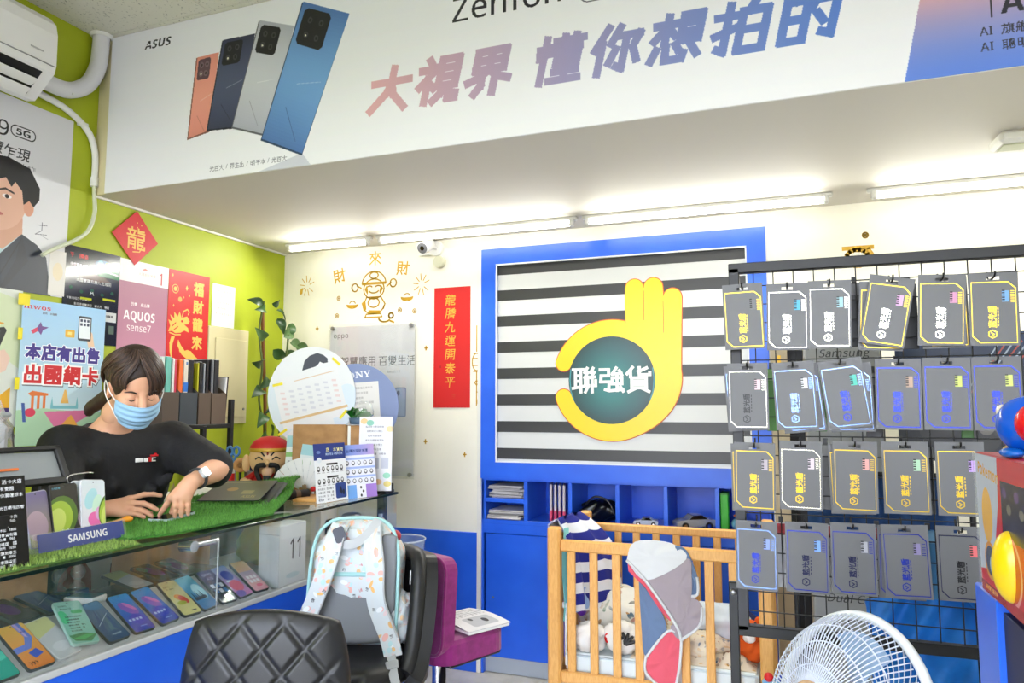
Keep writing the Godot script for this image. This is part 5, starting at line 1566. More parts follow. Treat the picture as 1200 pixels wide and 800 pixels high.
func screen_atlas() -> ImageTexture:
	# eight by two screens of 128 x 256
	var c := cv(1024, 512, Color(0.1, 0.1, 0.1))
	var W := 128
	var H := 256
	for i in 16:
		var x := (i % 8) * W
		var y := int(i / 8.0) * H
		match i:
			0:
				c.vgrad(x, y, W, H, Color(0.80, 0.68, 0.46), Color(0.86, 0.60, 0.66))
				c.vgrad(x, y + 90, W, 90, Color(0.62, 0.58, 0.66), Color(0.84, 0.66, 0.70))
				for k in 6:
					c.rr(x + 26 + (k % 3) * 30, y + 128 + int(k / 3.0) * 34, 24, 26, 4, Color(0.90, 0.88, 0.90))
				c.ell(x + 76, y + 214, 26, 12, Color(0.86, 0.36, 0.48))
			1:
				c.vgrad(x, y, W, H, Color(0.50, 0.62, 0.80), Color(0.76, 0.40, 0.66))
				c.ell(x + 70, y + 80, 44, 40, Color(0.20, 0.24, 0.62))
				c.ell(x + 64, y + 168, 50, 46, Color(0.80, 0.28, 0.42))
				c.ell(x + 36, y + 230, 40, 26, Color(0.42, 0.30, 0.66))
				c.rr(x + 22, y + 116, 36, 12, 4, Color(0.75, 0.82, 0.9))
			2:
				c.vgrad(x, y, W, H, Color(0.24, 0.20, 0.46), Color(0.07, 0.07, 0.14))
				c.text("OPPO", x + 62, y + 34, 20, Color(0.80, 0.78, 0.9))
				c.text("A79", x + 62, y + 66, 20, Color(0.70, 0.68, 0.85))
				for k in 6:
					c.rr(x + 20 + (k % 3) * 34, y + 112 + int(k / 3.0) * 42, 28, 30, 4, Color(0.78, 0.80, 0.88) if k % 2 == 0 else Color(0.20, 0.42, 0.66))
				c.rr(x + 56, y + 204, 44, 32, 6, Color(0.62, 0.40, 0.72))
			3:
				c.vgrad(x, y, W, H, Color(0.42, 0.70, 0.78), Color(0.16, 0.40, 0.62))
				c.ell(x + 86, y + 130, 40, 60, Color(0.62, 0.80, 0.86))
				for k in 5:
					c.pts([x + 18 + k * 15, y + 170, x + 24 + k * 15, y + 112 + (k % 2) * 22, x + 30 + k * 15, y + 170], Color(0.05, 0.10, 0.22))
				c.rect(x + 12, y + 162, 90, 22, Color(0.06, 0.12, 0.26))
			4:
				c.vgrad(x, y, W, H, Color(0.72, 0.70, 0.52), Color(0.80, 0.78, 0.50))
				c.text("OPPO", x + 36, y + 42, 12, Color(0.3, 0.3, 0.25))
				small_print(c, x + 14, y + 56, 60, 9, Color(0.35, 0.35, 0.3), 60)
				c.ell(x + 64, y + 130, 34, 22, Color(0.82, 0.50, 0.12), 0.6)
				c.ell(x + 80, y + 148, 22, 34, Color(0.76, 0.22, 0.16), -0.5)
				c.ell(x + 52, y + 168, 32, 14, Color(0.62, 0.66, 0.14))
				c.rect(x + 70, y + 228, 36, 7, Color(0.2, 0.2, 0.2))
			5, 6:
				c.vgrad(x, y, W, H, Color(0.20, 0.56, 0.82), Color(0.14, 0.16, 0.62))
				c.ell(x + 66, y + 100, 30, 56, Color(0.50, 0.32, 0.72), -0.7)
				c.ell(x + 80, y + 88, 12, 40, Color(0.78, 0.44, 0.74), -0.7)
				c.ell(x + 70, y + 176, 44, 36, Color(0.16, 0.20, 0.72))
				for k in 4:
					c.rr(x + 16 + k * 22, y + 168, 15, 15, 3, Color(0.66, 0.74, 0.92))
				c.rect(x + 52, y + 222, 44, 5, Color(0.5, 0.6, 0.9))
			7:
				c.vgrad(x, y, W, H, Color(0.34, 0.46, 0.58), Color(0.16, 0.25, 0.40))
				for k in 5:
					c.pts([x + 10 + k * 24, y + 190, x + 60 + k * 14, y + 40 + k * 12, x + 40 + k * 26, y + 200], Color(0.20 + 0.05 * (k % 3), 0.30 + 0.05 * (k % 3), 0.46))
				c.line(v2(x + 20, y + 150), v2(x + 110, y + 90), 3, Color(0.7, 0.75, 0.8))
				small_print(c, x + 44, y + 214, 60, 10, Color(0.6, 0.66, 0.72), 61)
			8:
				c.vgrad(x, y, W, H, Color(0.60, 0.80, 0.74), Color(0.42, 0.66, 0.60))
				c.text("OPPO", x + 34, y + 30, 11, Color(0.12, 0.2, 0.18))
				c.text("Reno10", x + 44, y + 46, 11, Color(0.12, 0.2, 0.18))
				c.rr(x + 62, y + 56, 54, 22, 10, Color(0.24, 0.66, 0.42))
				c.ell(x + 16, y + 96, 22, 40, Color(0.30, 0.74, 0.52))
				for k in 6:
					small_print(c, x + 22, y + 92 + k * 17, 84 - (k % 3) * 12, 9, Color(0.16, 0.26, 0.24), 70 + k)
				c.pts([x, y + 206, x + 70, y + 196, x + 128, y + 214, x + 90, y + 250, x + 20, y + 240], Color(0.08, 0.44, 0.26))
				c.pts([x + 10, y + 226, x + 80, y + 208, x + 118, y + 214, x + 60, y + 236], Color(0.20, 0.62, 0.34))
			9:
				c.vgrad(x, y, W, H, Color(0.84, 0.68, 0.30), Color(0.80, 0.46, 0.18))
				c.pts([x + 70, y, x + 106, y, x + 116, y + 96, x + 76, y + 150, x, y + 160, x, y + 128, x + 62, y + 122, x + 84, y + 82], Color(0.36, 0.44, 0.76))
				c.pts([x + 74, y, x + 90, y, x + 100, y + 90, x + 88, y + 82], Color(0.66, 0.58, 0.80))
				c.pts([x + 48, y + 170, x + 92, y + 156, x + 110, y + 190, x + 62, y + 206], Color(0.24, 0.34, 0.72))
				small_print(c, x + 84, y + 50, 24, 7, Color(0.16, 0.16, 0.3), 79)
				for k in 3:
					c.pline([v2(x + 20 + k * 14, y + 218), v2(x + 28 + k * 14, y + 224), v2(x + 24 + k * 14, y + 234)], 4, Color(0.1, 0.08, 0.06))
			10:
				c.vgrad(x, y, W, H, Color(0.20, 0.64, 0.58), Color(0.12, 0.56, 0.50))
				c.pts([x + 30, y + 60, x + 100, y + 40, x + 120, y + 100, x + 40, y + 120], Color(0.60, 0.76, 0.26))
				c.ell(x + 84, y + 90, 32, 28, Color(0.82, 0.76, 0.24))
				c.ell(x + 96, y + 140, 40, 24, Color(0.30, 0.74, 0.66))
			11:
				c.rect(x, y, W, H, Color(0.70, 0.72, 0.74))
				c.pts([x, y, x + 128, y, x + 128, y + 70, x, y + 110], Color(0.72, 0.74, 0.52))
				c.ell(x + 64, y + 190, 44, 30, Color(0.76, 0.78, 0.80))
			12:
				c.rect(x, y, W, H, Color(0.10, 0.09, 0.12))
				c.ell(x + 64, y + 120, 40, 70, Color(0.34, 0.12, 0.44))
				c.ell(x + 30, y + 60, 28, 40, Color(0.12, 0.44, 0.44))
			13:
				c.vgrad(x, y, W, H, Color(0.83, 0.87, 0.90), Color(0.90, 0.88, 0.92))
				c.ell(x + 50, y + 84, 30, 50, Color(0.66, 0.84, 0.88), 0.5)
				c.ell(x + 84, y + 110, 26, 46, Color(0.78, 0.90, 0.82), 0.3)
				c.ell(x + 70, y + 176, 38, 34, Color(0.90, 0.40, 0.68))
				c.ell(x + 94, y + 150, 22, 30, Color(0.86, 0.62, 0.82))
			14:
				c.rect(x, y, W, H, Color(0.04, 0.05, 0.05))
				c.ell(x + 40, y + 140, 76, 92, Color(0.30, 0.44, 0.10), 0.4)
				c.ell(x + 30, y + 146, 62, 76, Color(0.62, 0.74, 0.22), 0.4)
				c.ell(x + 18, y + 156, 40, 56, Color(0.78, 0.84, 0.40), 0.4)
				c.text("Galaxy", x + 70, y + 204, 17, Color(0.92, 0.94, 0.9))
				c.text("S23 Ultra", x + 72, y + 234, 15, Color(0.92, 0.94, 0.9))
				small_print(c, x + 8, y + 12, 40, 9, Color(0.4, 0.7, 0.8), 80)
			15:
				c.vgrad(x, y, W, H, Color(0.44, 0.40, 0.60), Color(0.70, 0.66, 0.50))
				c.ell(x + 50, y + 160, 60, 70, Color(0.72, 0.62, 0.70))
	return c.tex()

func atlas_plate(w: float, h: float, r: float, cell: int, z: float) -> ArrayMesh:
	# rounded plate at height z whose print is one cell of the atlas
	var m := mb()
	var P := rrect(w, h, r, 3)
	m.flat()
	var o := v2((cell % 8) / 8.0, int(cell / 8.0) / 2.0)
	var n := P.size()
	for i in n:
		var a := P[i]
		var b := P[(i + 1) % n]
		var f := func(q: Vector2) -> Vector2: return o + v2((q.x / w + 0.5) * 0.985 + 0.0075, (0.5 - q.y / h) * 0.985 + 0.0075) * v2(0.125, 0.5)
		m.tri(v3(0, 0, z), v3(a.x, a.y, z), v3(b.x, b.y, z), f.call(Vector2.ZERO), f.call(a), f.call(b))
	return m.mesh()

func phone(label: String, cell: int, xf: Transform3D, w := 0.069, h := 0.150, body: Material = null, group := "phones on the display shelf", called := "display_phone"):
	var t := thing(called, label, "phone", Vector3.ZERO, 0.0, group)
	t.transform = xf
	part(t, "body", mb().ext(rrect(w, h, 0.009), 0.0, 0.0078, 0.0012).mesh(), body if body else M.black)
	var s := part(t, "screen", atlas_plate(w - 0.004, h - 0.005, 0.0075, cell, 0.0081), M.screens)
	part(s, "camera_hole", mb().ext(circle2(0.0018, 10), 0.0081, 0.0084).mesh(), M.black, v3(0, h / 2 - 0.008, 0))
	part(t, "side_button", mb().box(v3(w / 2, 0.02, 0.004), v3(0.0012, 0.018, 0.003)).mesh(), M.grey)
	return t

func build_counter_contents():
	M.screens = printed(screen_atlas(), 0.12)
	var sh := 0.829
	# [z, cell, words]
	var row := [[-2.072, 0, "cream and pink screen phone, last in the row by the white box"], [-1.996, 1, "blue and pink floral screen phone second from the white box"], [-1.918, 2, "dark purple screen phone with white icons in the counter"], [-1.840, 3, "light blue screen phone with dark castle picture"], [-1.763, 4, "yellow-green screen phone with red bird picture"], [-1.680, 5, "blue screen phone with purple fish, right one of two alike"], [-1.590, 6, "blue screen phone with purple fish, left one of two alike"], [-1.508, 7, "slate blue screen phone with grey peaks in the counter"]]
	for r in row:
		var p := v3(-1.676, sh + 0.003, r[0])
		var b := phone_basis(0.06 * sin(r[0] * 40.0))
		phone(r[2], r[1], Transform3D(b, p + b.y * 0.0765 + b.z * 0.001))
	var g := phone_basis(-0.22)
	phone("pale green screen phone lying across the row of phones", 8, Transform3D(g, v3(-1.684, sh + 0.020, -1.413) + g.y * 0.080), 0.072, 0.155, mat(Color(0.55, 0.70, 0.66), 0.3))
	var k := phone_basis(0.02)
	phone("golden screen phone with blue ribbon print near the counter's left end", 9, Transform3D(k, v3(-1.676, sh + 0.003, -1.292) + k.y * 0.0765))
	k = phone_basis(0.03)
	phone("teal screen phone cut by the left edge of the view", 10, Transform3D(k, v3(-1.676, sh + 0.003, -1.205) + k.y * 0.0765))
	phone("grey back phone lying under the pale green one", 11, Transform3D(phone_basis(0.12), v3(-1.682, sh + 0.006, -1.362) + k.y * 0.07 - k.z * 0.0), 0.069, 0.140, mat(Color(0.75, 0.76, 0.77), 0.3))
	# second layer on the shelf behind the ramp
	var flat_b := Basis(v3(0, 0, -1), v3(-cos(0.2), sin(0.2), 0), v3(sin(0.2), cos(0.2), 0))
	var riser := thing("display_riser", "low clear riser block behind the row of display phones", "riser", v3(-1.90, sh, -1.62))
	part(riser, "block", mb().box(v3(0, 0.038, 0), v3(0.16, 0.076, 0.92), 0.004).mesh(), mat(Color(0.30, 0.31, 0.32), 0.2))
	var back := [[-1.36, 12, "dark purple screen phone in the back row near the left carton", null], [-1.455, 7, "grey screen phone lying in the back row left of the clear knobs", null], [-1.725, 11, "beige screen phone in the back row behind the slate blue phone", null], [-1.83, 12, "black screen phone in the back row below the brown carton", null], [-1.925, 12, "second black screen phone in the back row near the glass clamp", null]]
	for q in back:
		phone(q[2], q[1], Transform3D(flat_b, v3(-1.90, sh + 0.094, q[0])), 0.072, 0.150)
	var bxs := thing("phone_case_box", "small teal and white box behind the pale green phone", "box", v3(-1.862, sh + 0.077, -1.552), 0.2)
	part(bxs, "body", mb().box(v3(0, 0.010, 0), v3(0.09, 0.02, 0.06), 0.002).mesh(), M.paper)
	part(bxs, "lid_print", mb().box(v3(0, 0.0205, 0), v3(0.078, 0.002, 0.05), 0.0005).mesh(), mat(Color(0.10, 0.46, 0.50), 0.3))
	# clear knobs on a blue stand
	for i in 2:
		var kn := thing("clear_knob", ["left clear acrylic knob stand among the counter phones", "right clear acrylic knob stand among the counter phones"][i], "stand", v3(-1.985, sh, -1.565 - i * 0.06), 0.0, "clear acrylic knob stands")
		part(kn, "block", mb().box(v3(0, 0.045, 0), v3(0.05, 0.09, 0.045), 0.004).mesh(), mat(Color(0.10, 0.22, 0.42), 0.15))
		var cg := glass(Color(0.75, 0.80, 0.82), 0.12, 0.02)
		part(kn, "foot", mb().lathe([v2(0.0, 0.09), v2(0.022, 0.09), v2(0.019, 0.101), v2(0.009, 0.110), v2(0.009, 0.118), v2(0.0, 0.12)], 20).mesh(), cg)
		part(kn, "knob", mb().ball(v3(0, 0.138, 0), v3(0.020, 0.022, 0.020)).mesh(), cg)
	# white phone box with 11
	var b11 := thing("white_phone_box", "upright white phone box marked 11 inside the glass counter", "box", v3(-1.712, sh, -2.222))
	var c := cv(160, 220, Color(0.90, 0.91, 0.92))
	c.text("11", 96, 92, 76, Color(0.22, 0.24, 0.22), false, false, 0.72)
	c.ell(84, 190, 40, 10, Color(0.80, 0.86, 0.88))
	part(b11, "carton", mb().box(v3(0, 0.105, 0), v3(0.086, 0.21, 0.155), 0.002).mesh(), mat(Color(0.88, 0.90, 0.91), 0.35))
	part(b11, "print", mb().ext(rect2(0.151, 0.206), 0.0, 0.0006).mesh(), printed(c.tex(), 0.35), v3(0.043, 0.105, 0), v3(0, PI / 2, 0))
	part(b11, "lid_seam", mb().box(v3(0, 0.18, 0), v3(0.0868, 0.001, 0.1558)).mesh(), M.grey)
	# cartons and oddments at the back of the case
	var ca := thing("brown_carton", "brown cardboard carton at the left end inside the counter", "carton", v3(-2.09, sh, -1.40))
	carton_parts(ca, v3(0.24, 0.20, 0.24))
	ca = thing("brown_carton", "brown cardboard carton behind the middle phones inside the counter", "carton", v3(-2.12, sh, -2.06))
	carton_parts(ca, v3(0.20, 0.155, 0.28))
	var cd := thing("brand_card", "dark blue card with red sides and white shape inside the counter", "card", v3(-2.19, sh, -1.86))
	c = cv(256, 160, Color(0.03, 0.05, 0.12))
	c.rect(40, 0, 216, 40, Color(0.06, 0.14, 0.42))
	c.ell(70, 120, 60, 56, Color(0.55, 0.05, 0.07))
	c.ell(226, 110, 50, 56, Color(0.55, 0.05, 0.07))
	c.pts([70, 40, 212, 34, 176, 90, 172, 160, 116, 160, 112, 96], Color(0.72, 0.73, 0.74))
	part(cd, "print", mb(v3(0, 0.10, 0), v3(0, PI / 2, 0)).ext(rect2(0.30, 0.19), -0.003, 0.0).mesh(), printed(c.tex(), 0.4))
	part(cd, "foot", mb().box(v3(-0.01, 0.004, 0), v3(0.05, 0.008, 0.2), 0.001).mesh(), M.black)
	var yb := thing("yellow_bag", "crumpled yellow-green bag inside the counter behind the white phone box", "bag", v3(-1.96, sh, -2.42))
	part(yb, "bag", crumple(v3(0.09, 0.085, 0.11), 5).mesh(), mat(Color(0.56, 0.54, 0.06), 0.45), v3(0, 0.09, 0))
	part(yb, "neck", crumple(v3(0.03, 0.03, 0.03), 8).mesh(), mat(Color(0.60, 0.58, 0.10), 0.45), v3(0.01, 0.175, 0.02))
	var ws := thing("white_carton", "white accessory box with black bottle print at the counter's far end", "box", v3(-1.89, sh, -2.73))
	part(ws, "carton", mb().box(v3(0, 0.1, 0), v3(0.05, 0.20, 0.12), 0.002).mesh(), M.paper)
	part(ws, "print", mb(v3(0.0256, 0.11, 0.0), v3(0, PI / 2, 0)).ext(rrect(0.06, 0.07, 0.015), -0.0003, 0.0004).mesh(), mat(Color(0.13, 0.14, 0.14), 0.4))
	c = cv(96, 128, Color(0.55, 0.62, 0.55))
	for q in [[30, 40, 18], [64, 30, 12], [56, 80, 16], [24, 96, 12]]:
		c.ell(q[0], q[1], q[2], q[2] * 0.8, Color(0.66, 0.10, 0.12))
		c.ell(q[0] + 14, q[1] + 12, q[2] * 0.8, q[2] * 0.5, Color(0.12, 0.36, 0.18))
	var tin := thing("floral_tin", "small tin with red flowers at the counter's far end", "tin", v3(-1.79, sh, -2.79))
	part(tin, "body", mb().lathe([v2(0.0, 0.0), v2(0.042, 0.0), v2(0.042, 0.15), v2(0.0, 0.15)], 24).mesh(), printed(c.tex(), 0.35))
	part(tin, "lid", mb().lathe([v2(0.0435, 0.145), v2(0.0435, 0.160), v2(0.03, 0.166), v2(0.0, 0.167)], 24).mesh(), M.steel)
	var pb := thing("purple_bottle", "small purple-banded bottle inside the counter's far corner", "bottle", v3(-1.71, sh, -2.90))
	part(pb, "bottle", mb().lathe([v2(0.0, 0.0), v2(0.022, 0.0), v2(0.022, 0.12), v2(0.010, 0.14), v2(0.010, 0.16), v2(0.0, 0.16)], 18).mesh(), mat(Color(0.62, 0.66, 0.66), 0.2))
	part(pb, "band", mb().lathe([v2(0.0225, 0.05), v2(0.0225, 0.10)], 18).mesh(), mat(Color(0.38, 0.20, 0.44), 0.4))
	part(pb, "cap", mb().lathe([v2(0.013, 0.155), v2(0.013, 0.18), v2(0.0, 0.182)], 14).mesh(), M.black)

func carton_parts(t: Node3D, s: Vector3):
	part(t, "body", mb().box(v3(0, s.y / 2, 0), s, 0.003).mesh(), M.card_brown)
	part(t, "flap", mb().box(v3(0, s.y + 0.0012, -s.z * 0.25), v3(s.x, 0.002, s.z * 0.49), 0.0005).mesh(), M.card_brown)
	part(t, "flap", mb().box(v3(0, s.y + 0.0012, s.z * 0.25), v3(s.x, 0.002, s.z * 0.49), 0.0005).mesh(), M.card_brown)
	part(t, "tape", mb().box(v3(0, s.y + 0.0026, 0), v3(s.x * 1.002, 0.0008, 0.04)).mesh(), mat(Color(0.74, 0.62, 0.42), 0.25))

func crumple(r: Vector3, sd: int, nu := 30, nv := 16) -> MB:
	var n := FastNoiseLite.new()
	n.seed = sd
	n.frequency = 1.4
	n.fractal_octaves = 3
	return mb().sheet(func(u, v):
		var a: float = u * TAU
		var e: float = (clampf(v, 0.0, 1.0) - 0.5) * PI
		var d := v3(cos(a) * cos(e), sin(e), -sin(a) * cos(e))
		var k: float = 1.0 + 0.30 * n.get_noise_3dv(d)
		return v3(d.x * r.x, maxf(d.y, -0.92) * r.y, d.z * r.z) * k, nu, nv)

func build_counter_top_things():
	turf()
	# grey pamphlets on the turf
	var c := cv(256, 160, Color(0.20, 0.205, 0.215))
	c.text("ASUS", 196, 132, 18, Color(0.62, 0.54, 0.30), false)
	c.ell(96, 74, 24, 14, Color(0.55, 0.40, 0.20))
	c.rr(150, 84, 50, 28, 4, Color(0.46, 0.42, 0.30))
	c.rect(30, 16, 120, 5, Color(0.42, 0.36, 0.28))
	var p := thing("grey_pamphlet", "open dark grey pamphlet with gold print lying on the artificial turf", "pamphlet", v3(-1.965, TOP + 0.066, -2.28), 0.0)
	p.transform.basis = Basis(Vector3.UP, 0.42) * Basis(v3(1, 0, 0), 0.17)
	part(p, "cover", mb(Vector3.ZERO, v3(-PI / 2, 0, 0)).ext(rect2(0.22, 0.27), -0.003, 0.0).mesh(), printed(c.tex(), 0.35))
	part(p, "inner_page", mb(v3(0.025, -0.016, 0.006), v3(-PI / 2 + 0.10, 0, -0.05)).ext(rect2(0.22, 0.265), -0.003, 0.0).mesh(), mat(Color(0.16, 0.165, 0.17), 0.4))
	part(p, "back_cover", mb(v3(0.035, -0.024, 0.010), v3(-PI / 2 + 0.16, 0, -0.08)).ext(rect2(0.22, 0.265), -0.002, 0.0).mesh(), mat(Color(0.30, 0.31, 0.32), 0.4))
	one("paper_slip", "small cream paper slip on the turf beside the person's hand", "paper", mb(Vector3.ZERO, v3(-PI / 2, 0, 0)).ext(rect2(0.11, 0.05), -0.0012, 0.0).mesh(), mat(Color(0.78, 0.78, 0.66), 0.6), v3(-2.07, TOP + 0.034, -2.12), v3(0, 0.9, 0))
	brand_stand()
	price_card()
	black_frame()
	# flowered yellow thing by the stand
	var y := thing("yellow_ribbon", "short orange-yellow ribbon tail lying behind the brand stand", "ribbon", v3(-1.90, TOP + 0.022, -1.66))
	part(y, "ribbon", mb().tube(curve([v3(0, 0.004, 0.07), v3(0.01, 0.012, 0.03), v3(-0.005, 0.01, -0.01), v3(0.012, 0.02, -0.04)]), 0.007, 8).mesh(), mat(Color(0.90, 0.56, 0.05), 0.5))
	part(y, "knot", mb().ball(v3(0.012, 0.018, -0.045), v3(0.014, 0.010, 0.016), 14, 8).mesh(), mat(Color(0.92, 0.60, 0.06), 0.5))
	leaflets()
	display_rounds()
	figurine()
	desk_clutter()

func turf():
	var m := StandardMaterial3D.new()
	m = tri_mat(noise_tex(0.09, Color(0.13, 0.34, 0.08), Color(0.26, 0.52, 0.15), 512, FastNoiseLite.TYPE_SIMPLEX, 3, 77), 3.0, 0.9)
	var t := thing("turf_mat", "green artificial turf mat spread over the glass counter top", "mat", Vector3.ZERO)
	# outline in u (along the counter) and v (from front to back)
	var f := func(u: float, v: float) -> Vector3:
		# the far right corner is curled up off the glass
		var x := lerpf(lerpf(-1.735, -1.685, smoothstep(0.0, 0.25, u)), lerpf(-2.25, -1.985, u), v)
		var z := lerpf(lerpf(-1.58, -2.13, u), lerpf(-1.62, -2.69, u), v) + 0.015 * sin(v * 9.0) * u
		return v3(x, TOP + 0.012 + 0.072 * smoothstep(0.12, 1.0, u * v), z)
	part(t, "backing", mb().sheet(f, 30, 16, 0.006).mesh(), m)
	var blade := mb()
	blade.tri(v3(-0.0011, 0, 0), v3(0.0011, 0, 0), v3(0.0003, 0.010, 0.0025))
	var bm := blade.mesh()
	var g := mat(Color.WHITE, 0.7)
	g.vertex_color_use_as_albedo = true
	var r := RandomNumberGenerator.new()
	r.seed = 99
	turf_blades(t, f, bm, g, 26000, r)
	# strip of paler turf at the left end
	var t2 := thing("turf_strip", "pale green turf strip under the brand stand at the counter's left", "mat", Vector3.ZERO)
	var f2 := func(u: float, v: float) -> Vector3:
		var z := lerpf(-1.10, -1.56, u)
		return v3(lerpf(-1.672, -2.0, v), TOP + 0.005, z - 0.02 * v)
	part(t2, "backing", mb().sheet(f2, 10, 6, 0.004).mesh(), tri_mat(noise_tex(0.09, Color(0.24, 0.38, 0.12), Color(0.36, 0.50, 0.20), 256, FastNoiseLite.TYPE_SIMPLEX, 3, 78), 3.0, 0.9))
	turf_blades(t2, f2, bm, g, 7000, r, Color(0.24, 0.36, 0.08))

func turf_blades(t: Node3D, f: Callable, bm: Mesh, g: Material, count: int, r: RandomNumberGenerator, base := Color(0.105, 0.31, 0.05)):
	var mm := MultiMesh.new()
	mm.transform_format = MultiMesh.TRANSFORM_3D
	mm.use_colors = true
	mm.mesh = bm
	mm.instance_count = count
	for i in count:
		var p: Vector3 = f.call(r.randf(), r.randf())
		var b := Basis(Vector3.UP, r.randf() * TAU) * Basis(v3(1, 0, 0), r.randf_range(-0.6, 0.6))
		b = b.scaled(Vector3.ONE * r.randf_range(0.7, 1.25))
		mm.set_instance_transform(i, Transform3D(b, p))
		mm.set_instance_color(i, base * r.randf_range(0.7, 1.5) + Color(0.02, 0.02, 0.0) * r.randf())
	var o := MultiMeshInstance3D.new()
	o.name = "pile"
	o.multimesh = mm
	o.material_override = g
	o.set_meta("kind", "stuff")
	t.add_child(o, true)

func brand_stand():
	# acrylic tray with a blue name strip, leaning phones behind it
	var t := thing("brand_stand", "clear acrylic tray with blue name strip on the counter", "stand", v3(-1.80, TOP + 0.006, -1.468), PI / 2 + 0.035)
	var c := cv(512, 88, Color(0.16, 0.235, 0.52))
	c.text("SAMSUNG", 284, 45, 36, Color(0.86, 0.87, 0.90), true, false, 1.0)
	part(t, "name_strip", mb(v3(0, 0.028, 0.0195), v3(-0.25, 0, 0)).ext(rect2(0.262, 0.046), -0.002, 0.0).mesh(), printed(c.tex(), 0.25))
	part(t, "tray_base", mb().box(v3(0, 0.003, -0.035), v3(0.285, 0.005, 0.10), 0.001).mesh(), M.clear)
	part(t, "tray_front", mb(v3(0, 0.027, 0.0155), v3(-0.25, 0, 0)).box(Vector3.ZERO, v3(0.285, 0.052, 0.003), 0.001).mesh(), M.clear)
	for s in [-1, 1]:
		part(t, "tray_side", mb(v3(s * 0.141, 0, 0), v3(0, PI / 2, 0)).ext(PackedVector2Array([v2(-0.015, 0.005), v2(0.085, 0.005), v2(0.085, 0.03), v2(0.0, 0.055), v2(-0.012, 0.045)]), -0.0015, 0.0015).mesh(), M.clear)
	var B := Basis(Vector3.UP, PI / 2 + 0.035)
	var base := v3(-1.80, TOP + 0.012, -1.468)
	var lean := B * Basis(v3(1, 0, 0), -0.22)
	var lean2 := lean * Basis(v3(0, 0, 1), -0.10)
	phone("white framed phone with pink swirl screen leaning in the acrylic tray", 13, Transform3D(lean2, base + B * v3(0.065, 0.083, -0.030)), 0.078, 0.163, mat(Color(0.80, 0.81, 0.83), 0.25), "phones leaning in the acrylic tray", "leaning_phone")
	phone("silver phone leaning just behind the pink swirl screen phone", 13, Transform3D(lean2, base + B * v3(0.052, 0.081, -0.046)), 0.078, 0.163, mat(Color(0.80, 0.81, 0.83), 0.25), "phones leaning in the acrylic tray", "leaning_phone")
	phone("black card phone with lime green planet picture in the acrylic tray", 14, Transform3D(lean, base + B * v3(-0.018, 0.081, -0.034)), 0.084, 0.160, M.black, "phones leaning in the acrylic tray", "leaning_phone")
	phone("lilac phone at the left of the acrylic tray behind the price card", 15, Transform3D(lean * Basis(v3(0, 0, 1), 0.06), base + B * v3(-0.092, 0.076, -0.040)), 0.068, 0.145, mat(Color(0.62, 0.60, 0.72), 0.3), "phones leaning in the acrylic tray", "leaning_phone")
	var clip := thing("wire_clip", "thin chrome wire holder above the leaning phones", "holder", base + B * v3(0.05, 0.0, -0.067), PI / 2)
	part(clip, "wire", mb().tube(curve([v3(-0.03, 0.0, 0), v3(-0.03, 0.14, 0), v3(-0.032, 0.176, 0.0), v3(0.02, 0.182, 0.0), v3(0.045, 0.180, 0.0)]), 0.0022, 6).mesh(), M.chrome)
	part(clip, "base", mb().box(v3(-0.03, 0.003, 0), v3(0.04, 0.006, 0.03), 0.001).mesh(), M.clear)

func price_card():
	var c := cv(320, 460, Color(0.045, 0.045, 0.05))
	var w := Color(0.85, 0.86, 0.88)
	small_print(c, 60, 16, 250, 22, w, 90)
	small_print(c, 40, 52, 230, 20, w, 91)
	small_print(c, 40, 86, 270, 20, w, 92)
	small_print(c, 170, 150, 140, 18, w, 93)
	for k in 6:
		small_print(c, 160 - k * 3, 196 + k * 44, 130, 17, w, 94 + k)
		c.text(["945", "1800", "965", "1650", "2000", "1800"][k], 250 - k * 3, 224 + k * 44, 13, w, true, false, 0.9)
		small_print(c, 190 - k * 3, 217 + k * 44, 40, 14, w, 101 + k)
	c.rr(-40, 150, 150, 290, 16, Color(0.80, 0.82, 0.84))
	c.rr(-36, 154, 142, 282, 14, Color(0.05, 0.05, 0.055))
	var t := thing("price_card", "black price card with white print at the counter's left end", "sign", v3(-1.705, TOP + 0.006, -1.185), 0.0)
	var b := Basis(Vector3.UP, PI / 2 - 0.10) * Basis(v3(1, 0, 0), -0.20)
	t.transform.basis = b
	part(t, "print", mb(v3(0, 0.105, 0)).ext(rect2(0.150, 0.215), -0.002, 0.0).mesh(), printed(c.tex(), 0.25))
	part(t, "prop", mb(v3(0, 0.06, -0.012), v3(0.35, 0, 0)).box(Vector3.ZERO, v3(0.06, 0.13, 0.002)).mesh(), M.black)

